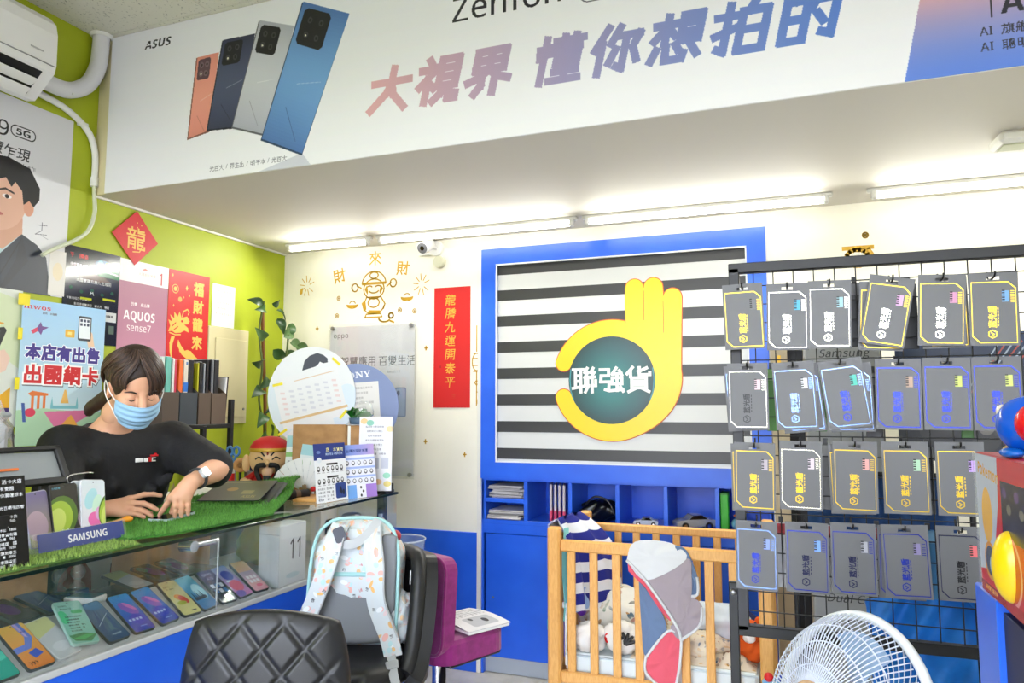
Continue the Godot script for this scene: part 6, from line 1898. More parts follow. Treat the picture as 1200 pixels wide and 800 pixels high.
func black_frame():
	# black stand with a slanted frame behind the price card
	var t := thing("black_stand", "black plastic display stand with slanted frame left of the person", "stand", v3(-1.98, TOP, -1.42), PI / 2)
	part(t, "frame", mb(v3(0, 0.215, 0), v3(-0.5, 0, 0)).span(v3(-0.14, 0.045, -0.006), v3(0.14, 0.060, 0.006), 0.003).span(v3(-0.14, -0.060, -0.006), v3(0.14, -0.040, 0.006), 0.003).span(v3(0.12, -0.06, -0.006), v3(0.14, 0.06, 0.006), 0.003).span(v3(-0.14, -0.06, -0.006), v3(-0.12, 0.06, 0.006), 0.003).mesh(), M.black)
	part(t, "panel", mb(v3(0, 0.213, -0.004), v3(-0.5, 0, 0)).span(v3(-0.12, -0.04, -0.004), v3(0.12, 0.045, 0.0)).mesh(), mat(Color(0.55, 0.57, 0.58), 0.3))
	part(t, "orange_edge", mb(v3(-0.03, 0.21, 0.001), v3(-0.5, 0, 0)).box(Vector3.ZERO, v3(0.06, 0.007, 0.002)).mesh(), mat(Color(0.86, 0.42, 0.14), 0.4))
	part(t, "column", mb().span(v3(0.06, 0.0, -0.03), v3(0.115, 0.20, 0.005), 0.004).span(v3(-0.12, 0.0, -0.03), v3(-0.04, 0.20, 0.005), 0.004).mesh(), M.black)
	part(t, "rear_wing", mb(v3(0.155, 0.14, -0.04), v3(0, 0.6, 0)).box(Vector3.ZERO, v3(0.07, 0.10, 0.01), 0.003).mesh(), M.black)
	var b := thing("wrapped_device", "white machine under clear plastic wrap beside the person's shoulder", "machine", v3(-2.20, TOP - 0.02, -1.36), PI / 2)
	part(b, "stand", mb().box(v3(0, 0.09, -0.02), v3(0.20, 0.18, 0.14), 0.01).mesh(), M.black)
	part(b, "body", mb().box(v3(0.0, 0.275, 0), v3(0.26, 0.19, 0.20), 0.03).mesh(), mat(Color(0.80, 0.81, 0.84), 0.35))
	part(b, "lid", mb().box(v3(0, 0.378, 0), v3(0.25, 0.015, 0.19), 0.006).mesh(), mat(Color(0.66, 0.68, 0.70), 0.35))
	part(b, "wrap", crumple(v3(0.165, 0.135, 0.125), 21).mesh(), glass(Color(0.97, 0.98, 1.0), 0.20, 0.08), v3(0.01, 0.315, 0))
	part(b, "cable", mb().tube(curve([v3(0.13, 0.36, 0.02), v3(0.165, 0.34, 0.03), v3(0.175, 0.26, 0.03), v3(0.16, 0.15, 0.04)]), 0.004, 6).mesh(), M.grey)

func leaflets():
	# blue and white leaflet with speaker pictures
	var c := cv(220, 300, Color(0.90, 0.91, 0.93))
	c.rect(0, 0, 220, 84, Color(0.09, 0.19, 0.50))
	small_print(c, 60, 22, 150, 22, Color(0.92, 0.9, 0.6), 110)
	small_print(c, 80, 50, 120, 12, Color(0.7, 0.78, 0.9), 111)
	c.ell(32, 44, 14, 8, Color(0.40, 0.50, 0.72))
	c.ell(34, 84, 16, 14, Color(0.85, 0.88, 0.92))
	for row in 2:
		c.rr(80, 102 + row * 66, 80, 10, 4, Color(0.10, 0.10, 0.11))
		for k in 6:
			c.ell(26 + k * 32, 130 + row * 64, 10, 14, Color(0.20, 0.20, 0.22))
			c.ell(26 + k * 32, 127 + row * 64, 6, 7, Color(0.86, 0.87, 0.88))
			c.rect(16 + k * 32, 148 + row * 64, 20, 3, Color(0.6, 0.6, 0.62))
	for k in 4:
		small_print(c, 14, 226 + k * 18, 50, 11, Color(0.45, 0.46, 0.5), 112 + k)
		small_print(c, 72, 226 + k * 18, 50, 11, Color(0.45, 0.46, 0.5), 116 + k)
	c.rr(134, 208, 76, 80, 10, Color(0.16, 0.26, 0.52))
	c.pts([160, 250, 172, 225, 182, 255, 176, 270], Color(0.05, 0.07, 0.16))
	c.ell(190, 258, 8, 14, Color(0.05, 0.07, 0.16))
	var a := thing("leaflet", "blue headed leaflet with rows of product pictures standing on the counter", "leaflet", v3(-1.737, TOP, -2.552), PI / 2 - 0.14)
	part(a, "print", mb(v3(0, 0.118, -0.002), v3(-0.12, 0, 0)).ext(rect2(0.185, 0.235), -0.0015, 0.0).mesh(), printed(c.tex(), 0.35))
	part(a, "prop", mb(v3(0, 0.06, -0.03), v3(0.3, 0, 0)).box(Vector3.ZERO, v3(0.05, 0.125, 0.0015)).mesh(), M.paper)
	c = cv(200, 300, Color(0.88, 0.89, 0.95))
	c.hgrad(0, 0, 200, 60, Color(0.44, 0.58, 0.86), Color(0.72, 0.62, 0.84))
	small_print(c, 20, 26, 140, 18, Color(0.16, 0.24, 0.5), 120)
	for row in 3:
		c.rect(0, 74 + row * 50, 200, 12, Color(0.62, 0.70, 0.90))
		for k in 5:
			c.ell(22 + k * 38, 104 + row * 50, 11, 13, Color(0.30, 0.30, 0.34))
			c.ell(22 + k * 38, 102 + row * 50, 7, 8, Color(0.88, 0.88, 0.9))
	c.rect(0, 226, 70, 74, Color(0.42, 0.62, 0.88))
	c.rect(70, 226, 60, 74, Color(0.90, 0.90, 0.93))
	c.rect(130, 226, 70, 74, Color(0.62, 0.48, 0.80))
	for k in 3:
		c.ell(98 + (k % 2) * 14, 242 + k * 22, 6, 8, Color(0.15, 0.15, 0.18))
	var b := thing("leaflet", "lilac and blue leaflet with rows of watch pictures right of the blue headed one", "leaflet", v3(-1.692, TOP, -2.705), PI / 2 - 0.55)
	part(b, "print", mb(v3(0, 0.112, -0.012), v3(-0.18, 0, 0.02)).ext(rect2(0.145, 0.225), -0.0015, 0.0).mesh(), printed(c.tex(), 0.35))
	part(b, "prop", mb(v3(0, 0.06, -0.05), v3(0.35, 0, 0)).box(Vector3.ZERO, v3(0.05, 0.13, 0.0015)).mesh(), M.paper)
	# tall pale menu card with three grey squares
	c = cv(160, 360, Color(0.87, 0.87, 0.89))
	for k in 7:
		small_print(c, 30 + (k % 3) * 6, 44 + k * 22, 100 - (k % 3) * 14, 10, Color(0.55, 0.55, 0.6), 130 + k)
	for k in 3:
		c.rect(16 + k * 46, 200, 36, 52, Color(0.70, 0.71, 0.78))
	for q in [[22, 22, Color(0.88, 0.74, 0.48)], [52, 30, Color(0.45, 0.72, 0.62)], [148, 60, Color(0.92, 0.80, 0.58)], [10, 160, Color(0.90, 0.74, 0.48)], [136, 286, Color(0.52, 0.78, 0.66)], [96, 316, Color(0.90, 0.74, 0.55)], [140, 326, Color(0.86, 0.78, 0.4)], [14, 300, Color(0.92, 0.68, 0.5)]]:
		c.ell(q[0], q[1], 18, 14, q[2])
	var d := thing("menu_card", "tall pale card with pastel fruit print at the counter's far end", "card", v3(-1.70, TOP + 0.016, -2.83), 0.42)
	part(d, "print", mb(v3(0, 0.162, 0.0), v3(-0.05, 0, 0)).ext(rect2(0.145, 0.325), -0.002, 0.0).mesh(), printed(c.tex(), 0.35))
	part(d, "foot", mb().box(v3(0, 0.003, -0.01), v3(0.10, 0.006, 0.05), 0.001).mesh(), M.clear)
	var e := thing("black_device", "flat black device lying at the far end of the glass counter", "device", v3(-1.735, TOP, -2.885), 0.05)
	part(e, "body", mb().box(v3(0, 0.008, 0.0), v3(0.155, 0.016, 0.09), 0.004).mesh(), M.black)
	part(e, "lip", mb().box(v3(0, 0.028, -0.035), v3(0.15, 0.030, 0.018), 0.004).mesh(), M.black)
	part(e, "mark", mb().box(v3(-0.045, 0.010, 0.0455), v3(0.03, 0.006, 0.0006)).mesh(), M.paper)

func display_rounds():
	# big white oval card with a calendar taped on
	var c := cv(420, 480, Color(0.91, 0.92, 0.93))
	c.ell(60, 300, 90, 140, Color(0.86, 0.90, 0.93))
	c.ell(380, 300, 70, 120, Color(0.85, 0.90, 0.95))
	var q := v2(210, 240)
	var tilt := -0.26
	var pp := PackedVector2Array()
	for v in [v2(-165, -120), v2(150, -120), v2(150, 130), v2(-165, 130)]:
		pp.append(q + v.rotated(tilt))
	c.poly(pp, Color(0.92, 0.92, 0.93))
	c.pts([162, 116, 172, 70, 196, 44, 232, 30, 262, 40, 282, 56, 284, 76, 262, 80, 246, 72, 238, 86, 226, 96], Color(0.12, 0.15, 0.22))
	for k in 7:
		for j in 5:
			var a: Vector2 = q + v2(-140 + k * 42, -56 + j * 26).rotated(tilt)
			c.rect(a.x, a.y, 22, 10, Color(0.84, 0.84, 0.88) if k % 6 else Color(0.90, 0.82, 0.83))
	c.line(q + v2(-60, -92).rotated(tilt), q + v2(130, -92).rotated(tilt), 4, Color(0.86, 0.74, 0.62))
	c.line(q + v2(-170, 88).rotated(tilt), q + v2(150, 88).rotated(tilt), 12, Color(0.86, 0.72, 0.52))
	var t := thing("oval_display", "large white oval display card with calendar sheet behind the figurine", "display", v3(-2.095, TOP, -2.90), 0.30)
	part(t, "card", mb(v3(0, 0.435, 0)).ext(circle2(0.212, 48, 0.235), -0.006, 0.0).mesh(), printed(c.tex(), 0.4))
	for r in [[0.115, 0.165, 0.7], [-0.165, 0.055, -0.2], [0.155, -0.085, -0.9], [-0.135, -0.17, -0.6]]:
		part(t, "tape", mb(v3(r[0], 0.435 + r[1], 0.001), v3(0, 0, -r[2])).ext(rect2(0.05, 0.012), -0.0008, 0.0).mesh(), M.yellow_tape)
	part(t, "neck", mb().span(v3(-0.10, 0.0, -0.018), v3(0.10, 0.24, -0.006), 0.002).mesh(), M.paper)
	part(t, "base", mb().box(v3(0, 0.004, -0.012), v3(0.24, 0.008, 0.06), 0.002).mesh(), M.paper)
	# blue round display with name
	c = cv(420, 420, Color(0.44, 0.51, 0.70))
	c.text("SONY", 208, 56, 30, Color(0.90, 0.91, 0.94), true, false, 1.25, true, -0.12)
	var s := thing("round_display", "blue-grey round display disc with white name behind the oval card", "display", v3(-1.90, TOP, -2.975), 0.34)
	part(s, "disc", mb(v3(0, 0.385, 0)).ext(circle2(0.205, 48), -0.008, 0.0).mesh(), printed(c.tex(), 0.4))
	part(s, "base", mb().span(v3(-0.16, 0.0, -0.03), v3(0.16, 0.20, -0.008), 0.002).mesh(), mat(Color(0.42, 0.49, 0.68), 0.4))
	c = cv(160, 170, Color(0.90, 0.89, 0.88))
	for k in 7:
		small_print(c, 16, 18 + k * 20, 128 - (k % 3) * 20, 9, Color(0.72, 0.70, 0.70), 140 + k)
	part(s, "taped_note", mb(v3(0.02, 0.40, 0.002), v3(0, 0, 0.08)).ext(rect2(0.19, 0.20), -0.0008, 0.0).mesh(), printed(c.tex(), 0.5))
	# cardboard boxes
	var b := thing("cardboard_box", "open brown cardboard box below the white oval card", "carton", v3(-1.985, TOP, -2.84), 0.30)
	part(b, "front", mb().span(v3(-0.125, 0.0, 0.038), v3(0.12, 0.305, 0.042), 0.001).mesh(), M.card_brown)
	part(b, "back", mb().span(v3(-0.125, 0.0, -0.042), v3(0.12, 0.300, -0.038), 0.001).mesh(), M.card_brown)
	part(b, "side", mb().span(v3(-0.125, 0.0, -0.038), v3(-0.121, 0.30, 0.038)).mesh(), M.card_brown)
	part(b, "side", mb().span(v3(0.116, 0.0, -0.038), v3(0.12, 0.30, 0.038)).mesh(), M.card_brown)
	b = thing("cardboard_box", "second brown cardboard box right of the open one", "carton", v3(-1.80, TOP, -2.87), 0.30)
	part(b, "body", mb().box(v3(0, 0.15, 0), v3(0.115, 0.30, 0.07), 0.002).mesh(), M.card_brown)
	part(b, "tape", mb().box(v3(-0.045, 0.20, 0.0356), v3(0.012, 0.20, 0.0006)).mesh(), M.paper)
	# little pot plant under plastic on the box
	var p := thing("small_pot_plant", "little green pot plant standing on the cardboard boxes", "plant", v3(-1.815, TOP + 0.305, -2.865))
	part(p, "pot", mb().lathe([v2(0, 0), v2(0.034, 0), v2(0.042, 0.03), v2(0.038, 0.03), v2(0, 0.026)], 20).mesh(), mat(Color(0.30, 0.40, 0.50), 0.35))
	var lf := leaf_mesh(0.05, 0.016)
	var lm := mat(Color(0.10, 0.42, 0.10), 0.4)
	for k in 14:
		var o := part(p, "leaf", lf, lm)
		o.transform = Transform3D(Basis(Vector3.UP, k * 2.4) * Basis(v3(0, 0, 1), 0.3 + 0.5 * ((k * 7) % 5) / 5.0), v3(cos(k * 2.4) * 0.008, 0.03 + 0.006 * (k % 4), -sin(k * 2.4) * 0.008))
	part(p, "plastic_cover", crumple(v3(0.045, 0.045, 0.04), 33, 20, 10).mesh(), glass(Color(0.96, 0.98, 0.97), 0.15, 0.1), v3(0.03, 0.058, 0.0))
	# papers leaning in front of the box
	c = cv(128, 160, Color(0.88, 0.90, 0.90))
	c.rect(0, 0, 128, 40, Color(0.62, 0.80, 0.82))
	c.rect(0, 60, 128, 16, Color(0.55, 0.74, 0.45))
	small_print(c, 10, 90, 110, 12, Color(0.5, 0.5, 0.55), 150)
	small_print(c, 10, 114, 100, 12, Color(0.5, 0.5, 0.55), 151)
	one("flyer", "pale green and white flyer leaning on the cardboard box", "flyer", mb().ext(rect2(0.13, 0.20), -0.001, 0.0).mesh(), printed(c.tex(), 0.4), v3(-2.06, TOP + 0.155, -2.775), v3(-0.15, 0.3, 0))
	one("flyer", "second white flyer in front of the pale green one", "flyer", mb().ext(rect2(0.10, 0.19), -0.001, 0.0).mesh(), printed(c.tex(), 0.4), v3(-1.985, TOP + 0.120, -2.745), v3(-0.15, 0.3, -0.12))
	# white folding fan
	var f := mb()
	for k in 16:
		var a0 := deg_to_rad(35 + k * 7.5)
		var a1 := deg_to_rad(35 + (k + 1) * 7.5)
		var zz := 0.003 * (1 if k % 2 == 0 else -1)
		f.ext(PackedVector2Array([v2(cos(a0), sin(a0)) * 0.03, v2(cos(a0), sin(a0)) * 0.15, v2(cos(a1), sin(a1)) * 0.15, v2(cos(a1), sin(a1)) * 0.03]), zz - 0.001, zz)
	var fan := thing("folding_fan", "open white folding fan between the figurine and the blue headed leaflet", "fan", v3(-1.975, TOP + 0.012, -2.70), 0.35)
	part(fan, "leaf", f.mesh(), M.paper)
	part(fan, "ribs", mb().box(v3(0, 0.012, 0), v3(0.02, 0.045, 0.008), 0.003).mesh(), mat(Color(0.6, 0.5, 0.35), 0.5))

func figurine():
	# big-headed folk deity figure: red cap, black beard, long ears
	var skin := mat(Color(0.90, 0.74, 0.54), 0.35)
	var t := thing("folk_figurine", "laughing folk deity figurine with red cap and black beard", "figurine", v3(-2.245, TOP - 0.003, -2.80), 0.55)
	t.scale = Vector3.ONE * 1.12
	part(t, "robe", mb().lathe([v2(0, 0), v2(0.075, 0.0), v2(0.07, 0.05), v2(0.04, 0.085), v2(0, 0.09)], 24).mesh(), mat(Color(0.66, 0.06, 0.07), 0.4))
	part(t, "head", mb().ball(v3(0, 0.135, 0), v3(0.082, 0.078, 0.072), 28, 18).mesh(), skin)
	part(t, "cap", mb().lathe([v2(0.080, 0.0), v2(0.078, 0.018), v2(0.062, 0.040), v2(0.034, 0.054), v2(0, 0.058)], 28, v3(0, 0.168, -0.002)).mesh(), mat(Color(0.80, 0.13, 0.14), 0.5))
	part(t, "cap_band", mb().lathe([v2(0.081, -0.004), v2(0.0825, 0.004), v2(0.080, 0.010)], 28, v3(0, 0.168, -0.002)).mesh(), mat(Color(0.80, 0.62, 0.22), 0.4, 0.3))
	for s in [-1, 1]:
		part(t, "ear", mb().ball(v3(s * 0.092, 0.115, 0.0), v3(0.016, 0.036, 0.014), 16, 10).mesh(), skin)
		part(t, "eyebrow", mb().tube(curve([v3(s * 0.012, 0.147, 0.071), v3(s * 0.026, 0.163, 0.066), v3(s * 0.040, 0.172, 0.056)]), 0.003, 6).mesh(), M.black)
		part(t, "eye", mb().tube(curve([v3(s * 0.018, 0.132, 0.0715), v3(s * 0.033, 0.143, 0.066), v3(s * 0.048, 0.134, 0.059)]), 0.0028, 6).mesh(), M.black)
		part(t, "beard", mb().tube(curve([v3(s * 0.006, 0.112, 0.075), v3(s * 0.034, 0.108, 0.068), v3(s * 0.042, 0.088, 0.062), v3(s * 0.032, 0.060, 0.062), v3(s * 0.018, 0.036, 0.064)]), 0.0105, 10).mesh(), M.black)
		part(t, "hand", mb().ball(v3(s * 0.085, 0.045, 0.03), v3(0.026, 0.016, 0.018), 14, 8).mesh(), skin)
		part(t, "sleeve", mb().tube(curve([v3(s * 0.05, 0.07, 0.0), v3(s * 0.07, 0.055, 0.02), v3(s * 0.082, 0.046, 0.028)]), 0.018, 10).mesh(), mat(Color(0.70, 0.07, 0.08), 0.4))
	part(t, "nose", mb().ball(v3(0, 0.122, 0.073), v3(0.012, 0.012, 0.012), 14, 8).mesh(), skin)
	part(t, "cheek_patch", mb().ball(v3(0, 0.083, 0.066), v3(0.022, 0.022, 0.014), 16, 8).mesh(), mat(Color(0.93, 0.74, 0.60), 0.35))
	part(t, "goatee", mb().tube([v3(0, 0.068, 0.070), v3(0, 0.03, 0.074)], [0.016, 0.010], 12).mesh(), mat(Color(0.25, 0.25, 0.27), 0.4))
	part(t, "forehead_mark", mb().ball(v3(0, 0.157, 0.069), v3(0.004, 0.008, 0.003), 10, 6).mesh(), mat(Color(0.6, 0.15, 0.1), 0.5))

func desk_clutter():
	var Y := TOP - 0.003
	# pen cup
	var t := thing("pen_cup", "grey cup full of pens beside the figurine", "cup", v3(-2.39, Y, -2.86))
	part(t, "cup", mb().lathe([v2(0, 0), v2(0.036, 0), v2(0.038, 0.085), v2(0.035, 0.085), v2(0.033, 0.01), v2(0, 0.008)], 20).mesh(), M.steel)
	var cols := [Color(0.7, 0.06, 0.06), Color(0.06, 0.07, 0.3), Color(0.85, 0.85, 0.86), Color(0.08, 0.08, 0.09), Color(0.8, 0.35, 0.08)]
	for k in 5:
		one("pen", ["red pen in the grey cup", "navy pen in the grey cup", "white pen in the grey cup", "black pen in the grey cup", "orange pen in the grey cup"][k], "pen", mb().cyl(v3(cos(k * 1.3) * 0.012, 0.012, sin(k * 1.3) * 0.012), v3(cos(k * 1.3) * 0.026, 0.135, sin(k * 1.3) * 0.026), 0.0045, 8).mesh(), mat(cols[k], 0.4), v3(-2.39, Y, -2.86), Vector3.ZERO, "pens in the grey cup")
	var mk := thing("marker_pen", "bright green marker pen standing behind the tape spool", "pen", v3(-2.405, Y, -2.895))
	part(mk, "barrel", mb().cyl(v3(0, 0.0, 0), v3(0, 0.13, 0), 0.011, 14).mesh(), M.paper)
	part(mk, "cap", mb().lathe([v2(0.012, 0.13), v2(0.011, 0.17), v2(0.006, 0.178), v2(0, 0.178)], 14).mesh(), mat(Color(0.16, 0.70, 0.24), 0.4))
	for q in [[-2.425, -2.815, 0.112, "brown tape spool left of the figurine", 0.1], [-2.115, -2.80, 0.128, "brown tape spool right of the figurine", -0.2]]:
		var s := thing("tape_spool", q[3], "tape", v3(q[0], Y, q[1]), 0.35 + q[4], "brown tape spools")
		part(s, "stem", mb().cyl(v3(0, 0, 0), v3(0, q[2] - 0.02, 0), 0.006, 10).mesh(), M.black)
		var ring := []
		for k in 24:
			ring.append(v3(cos(TAU * k / 24) * 0.022, q[2] + sin(TAU * k / 24) * 0.022, 0.0))
		part(s, "spool", mb().tube(ring, 0.0125, 10, false, true).mesh(), mat(Color(0.72, 0.52, 0.30), 0.6))
		part(s, "core", mb().cyl(v3(0, q[2], -0.011), v3(0, q[2], 0.011), 0.011, 14).mesh(), mat(Color(0.55, 0.38, 0.2), 0.6))
	var sc := thing("scissors", "blue handled scissors standing left of the figurine", "scissors", v3(-2.47, Y, -2.84), 0.4)
	part(sc, "blade", mb().tube([v3(0, 0.0, 0), v3(-0.012, 0.12, 0)], 0.006, 6).mesh(), M.steel)
	for s in [-1, 1]:
		var ring := []
		for k in 16:
			ring.append(v3(-0.018 + s * 0.016 + cos(TAU * k / 16) * 0.014, 0.175 + sin(TAU * k / 16) * 0.022, 0))
		part(sc, "handle", mb().tube(ring, 0.006, 8, false, true).tube([v3(-0.012, 0.12, 0), v3(-0.018 + s * 0.012, 0.155, 0)], 0.006, 8).mesh(), mat(Color(0.22, 0.45, 0.66), 0.4))
	var gs := thing("glue_stick", "red glue stick standing at the left of the pen cup", "glue stick", v3(-2.462, Y, -2.80))
	part(gs, "tube", mb().cyl(Vector3.ZERO, v3(0, 0.075, 0), 0.014, 16).mesh(), M.red)
	part(gs, "cap", mb().cyl(v3(0, 0.075, 0), v3(0, 0.095, 0), 0.0145, 16).mesh(), M.paper)
	# black bottle with white label and green bottle
	var b := thing("black_bottle", "black bottle with white label behind the figurine", "bottle", v3(-2.135, Y, -2.865))
	part(b, "bottle", mb().lathe([v2(0, 0), v2(0.043, 0), v2(0.046, 0.02), v2(0.046, 0.18), v2(0.036, 0.22), v2(0.020, 0.235), v2(0, 0.24)], 24).mesh(), mat(Color(0.035, 0.035, 0.04), 0.2))
	part(b, "label", mb(v3(-0.012, 0.185, 0.040), v3(0, -0.25, 0)).ext(rrect(0.032, 0.062, 0.010), -0.002, 0.003).mesh(), M.paper)
	b = thing("green_bottle", "slim green bottle with black pump behind the figurine", "bottle", v3(-2.20, Y, -2.93))
	part(b, "bottle", mb().lathe([v2(0, 0), v2(0.028, 0), v2(0.030, 0.22), v2(0.018, 0.27), v2(0.012, 0.29), v2(0, 0.29)], 20).mesh(), mat(Color(0.70, 0.76, 0.72), 0.25))
	part(b, "label", mb().lathe([v2(0.0305, 0.17), v2(0.0308, 0.225)], 20).mesh(), mat(Color(0.10, 0.42, 0.20), 0.4))
	part(b, "pump", mb().tube(curve([v3(0, 0.285, 0), v3(0, 0.345, 0), v3(0.02, 0.36, 0.02)]), 0.010, 10).mesh(), M.black)
	var red := thing("red_bead", "small round red stopper beside the turf corner", "stopper", v3(-1.93, TOP, -2.70))
	part(red, "ball", mb().ball(v3(0, 0.028, 0), v3(0.012, 0.012, 0.012), 14, 8).mesh(), M.red)
	part(red, "stem", mb().cyl(Vector3.ZERO, v3(0, 0.02, 0), 0.005, 10).mesh(), M.white)
	# dark tube added as the black backing under the curled turf corner
	var roll := thing("turf_backing_roll", "dark brown tube standing in for the curled turf backing", "roll", v3(-1.90, TOP + 0.021, -2.56), 1.0)
	part(roll, "roll", mb().tube([v3(-0.16, 0, 0.02), v3(0.04, 0, 0)], 0.020, 14).mesh(), mat(Color(0.10, 0.075, 0.07), 0.7))
	part(roll, "band", mb().tube([v3(-0.02, 0, 0.006), v3(0.0, 0, 0.004)], 0.0215, 14).mesh(), mat(Color(0.4, 0.3, 0.2), 0.6))
	var tray := thing("wooden_tray", "thin orange-brown wooden tray at the foot of the leaflets", "tray", v3(-1.845, TOP, -2.585), 0.2)
	part(tray, "board", mb().box(v3(0, 0.006, 0), v3(0.10, 0.012, 0.18), 0.003).mesh(), M.wood)
	part(tray, "rim", mb().box(v3(0.05, 0.012, 0), v3(0.008, 0.016, 0.18), 0.003).mesh(), M.wood)

# a sampled distance field: shapes are blended in, then meshed as surface nets
class Field:
	var o: Vector3
	var c: float
	var nx: int
	var ny: int
	var nz: int
	var d: PackedFloat32Array
	var idx: PackedInt32Array

	func _init(lo: Vector3, hi: Vector3, cell: float):
		o = lo
		c = cell
		nx = int(ceil((hi.x - lo.x) / cell)) + 1
		ny = int(ceil((hi.y - lo.y) / cell)) + 1
		nz = int(ceil((hi.z - lo.z) / cell)) + 1
		d.resize(nx * ny * nz)
		d.fill(1.0)

	func span(lo: Vector3, hi: Vector3) -> Array:
		return [clampi(int((lo.x - o.x) / c), 0, nx), clampi(int((hi.x - o.x) / c) + 2, 0, nx), clampi(int((lo.y - o.y) / c), 0, ny), clampi(int((hi.y - o.y) / c) + 2, 0, ny), clampi(int((lo.z - o.z) / c), 0, nz), clampi(int((hi.z - o.z) / c) + 2, 0, nz)]

	func put(i: int, v: float, k: float):
		var a := d[i]
		var h := maxf(k - absf(a - v), 0.0) / k
		d[i] = minf(a, v) - h * h * k * 0.25

	func cap(a: Vector3, b: Vector3, ra: float, rb: float, k := 0.02):
		var m := maxf(ra, rb) + k + c * 2.0
		var s := span(Vector3(minf(a.x, b.x), minf(a.y, b.y), minf(a.z, b.z)) - Vector3.ONE * m, Vector3(maxf(a.x, b.x), maxf(a.y, b.y), maxf(a.z, b.z)) + Vector3.ONE * m)
		var ab := b - a
		var l2 := maxf(ab.length_squared(), 1e-9)
		for z in range(s[4], s[5]):
			for y in range(s[2], s[3]):
				var i: int = (z * ny + y) * nx
				for x in range(s[0], s[1]):
					var p := o + Vector3(x, y, z) * c
					var t := clampf((p - a).dot(ab) / l2, 0.0, 1.0)
					put(i + x, (p - a - ab * t).length() - lerpf(ra, rb, t), k)

	func ell(ctr: Vector3, bs: Basis, r: Vector3, k := 0.02, cut := false):
		var m := maxf(r.x, maxf(r.y, r.z)) + k + c * 2.0
		var s := span(ctr - Vector3.ONE * m, ctr + Vector3.ONE * m)
		var inv := bs.inverse()
		for z in range(s[4], s[5]):
			for y in range(s[2], s[3]):
				var i: int = (z * ny + y) * nx
				for x in range(s[0], s[1]):
					var p := inv * (o + Vector3(x, y, z) * c - ctr)
					var q := p / r
					var k0 := q.length()
					var k1 := (q / r).length()
					var v := k0 * (k0 - 1.0) / maxf(k1, 1e-6)
					if cut:
						var a := d[i + x]
						var h := maxf(k - absf(a + v), 0.0) / k
						d[i + x] = maxf(a, -v) + h * h * k * 0.25
					else:
						put(i + x, v, k)

	func at(p: Vector3) -> float:
		var q := ((p - o) / c).clamp(Vector3.ZERO, Vector3(nx - 1, ny - 1, nz - 1))
		return d[(int(q.z) * ny + int(q.y)) * nx + int(q.x)]

	# first point of the surface met from p along dir
	func hit(p: Vector3, dir: Vector3) -> Vector3:
		for i in 200:
			if at(p) < c * 0.4:
				return p
			p += dir * 0.001
		return p

	func net() -> Array:
		var verts := PackedVector3Array()
		var norms := PackedVector3Array()
		idx = PackedInt32Array()
		var id := PackedInt32Array()
		id.resize(d.size())
		id.fill(-1)
		var sx := 1
		var sy := nx
		var sz := nx * ny
		var off := [0, sx, sy, sx + sy, sz, sx + sz, sy + sz, sx + sy + sz]
		var cp := [Vector3(0, 0, 0), Vector3(1, 0, 0), Vector3(0, 1, 0), Vector3(1, 1, 0), Vector3(0, 0, 1), Vector3(1, 0, 1), Vector3(0, 1, 1), Vector3(1, 1, 1)]
		var ed := [[0, 1], [2, 3], [4, 5], [6, 7], [0, 2], [1, 3], [4, 6], [5, 7], [0, 4], [1, 5], [2, 6], [3, 7]]
		for z in nz - 1:
			for y in ny - 1:
				var i0 := (z * ny + y) * nx
				for x in nx - 1:
					var i := i0 + x
					if d[i] > c * 2.5 or d[i] < -c * 2.5:
						continue
					var mask := 0
					for k in 8:
						if d[i + off[k]] < 0.0:
							mask += 1
					if mask == 0 or mask == 8:
						continue
					var sum := Vector3.ZERO
					var n := 0
					for e in ed:
						var a := d[i + off[e[0]]]
						var b := d[i + off[e[1]]]
						if (a < 0.0) != (b < 0.0):
							sum += cp[e[0]].lerp(cp[e[1]], a / (a - b))
							n += 1
					id[i] = verts.size()
					verts.append(o + (Vector3(x, y, z) + sum / n) * c)
					var g := Vector3(d[i + off[1]] + d[i + off[3]] + d[i + off[5]] + d[i + off[7]] - d[i] - d[i + off[2]] - d[i + off[4]] - d[i + off[6]], d[i + off[2]] + d[i + off[3]] + d[i + off[6]] + d[i + off[7]] - d[i] - d[i + off[1]] - d[i + off[4]] - d[i + off[5]], d[i + off[4]] + d[i + off[5]] + d[i + off[6]] + d[i + off[7]] - d[i] - d[i + off[1]] - d[i + off[2]] - d[i + off[3]])
					norms.append(g.normalized())
		for z in range(1, nz - 1):
			for y in range(1, ny - 1):
				var i0 := (z * ny + y) * nx
				for x in range(1, nx - 1):
					var i := i0 + x
					var a := d[i] < 0.0
					if absf(d[i]) > c * 2.5:
						continue
					if a != (d[i + sx] < 0.0):
						face(id, i, i - sy, i - sy - sz, i - sz, a)
					if a != (d[i + sy] < 0.0):
						face(id, i, i - sz, i - sz - sx, i - sx, a)
					if a != (d[i + sz] < 0.0):
						face(id, i, i - sx, i - sx - sy, i - sy, a)
		return [verts, norms, idx]

	func face(id: PackedInt32Array, a: int, b: int, e: int, f: int, flip: bool):
		var p := id[a]
		var q := id[b]
		var r := id[e]
		var s := id[f]
		if p < 0 or q < 0 or r < 0 or s < 0:
			return
		if flip:
			for v in [p, r, q, p, s, r]:
				idx.append(v)
		else:
			for v in [p, q, r, p, r, s]:
				idx.append(v)

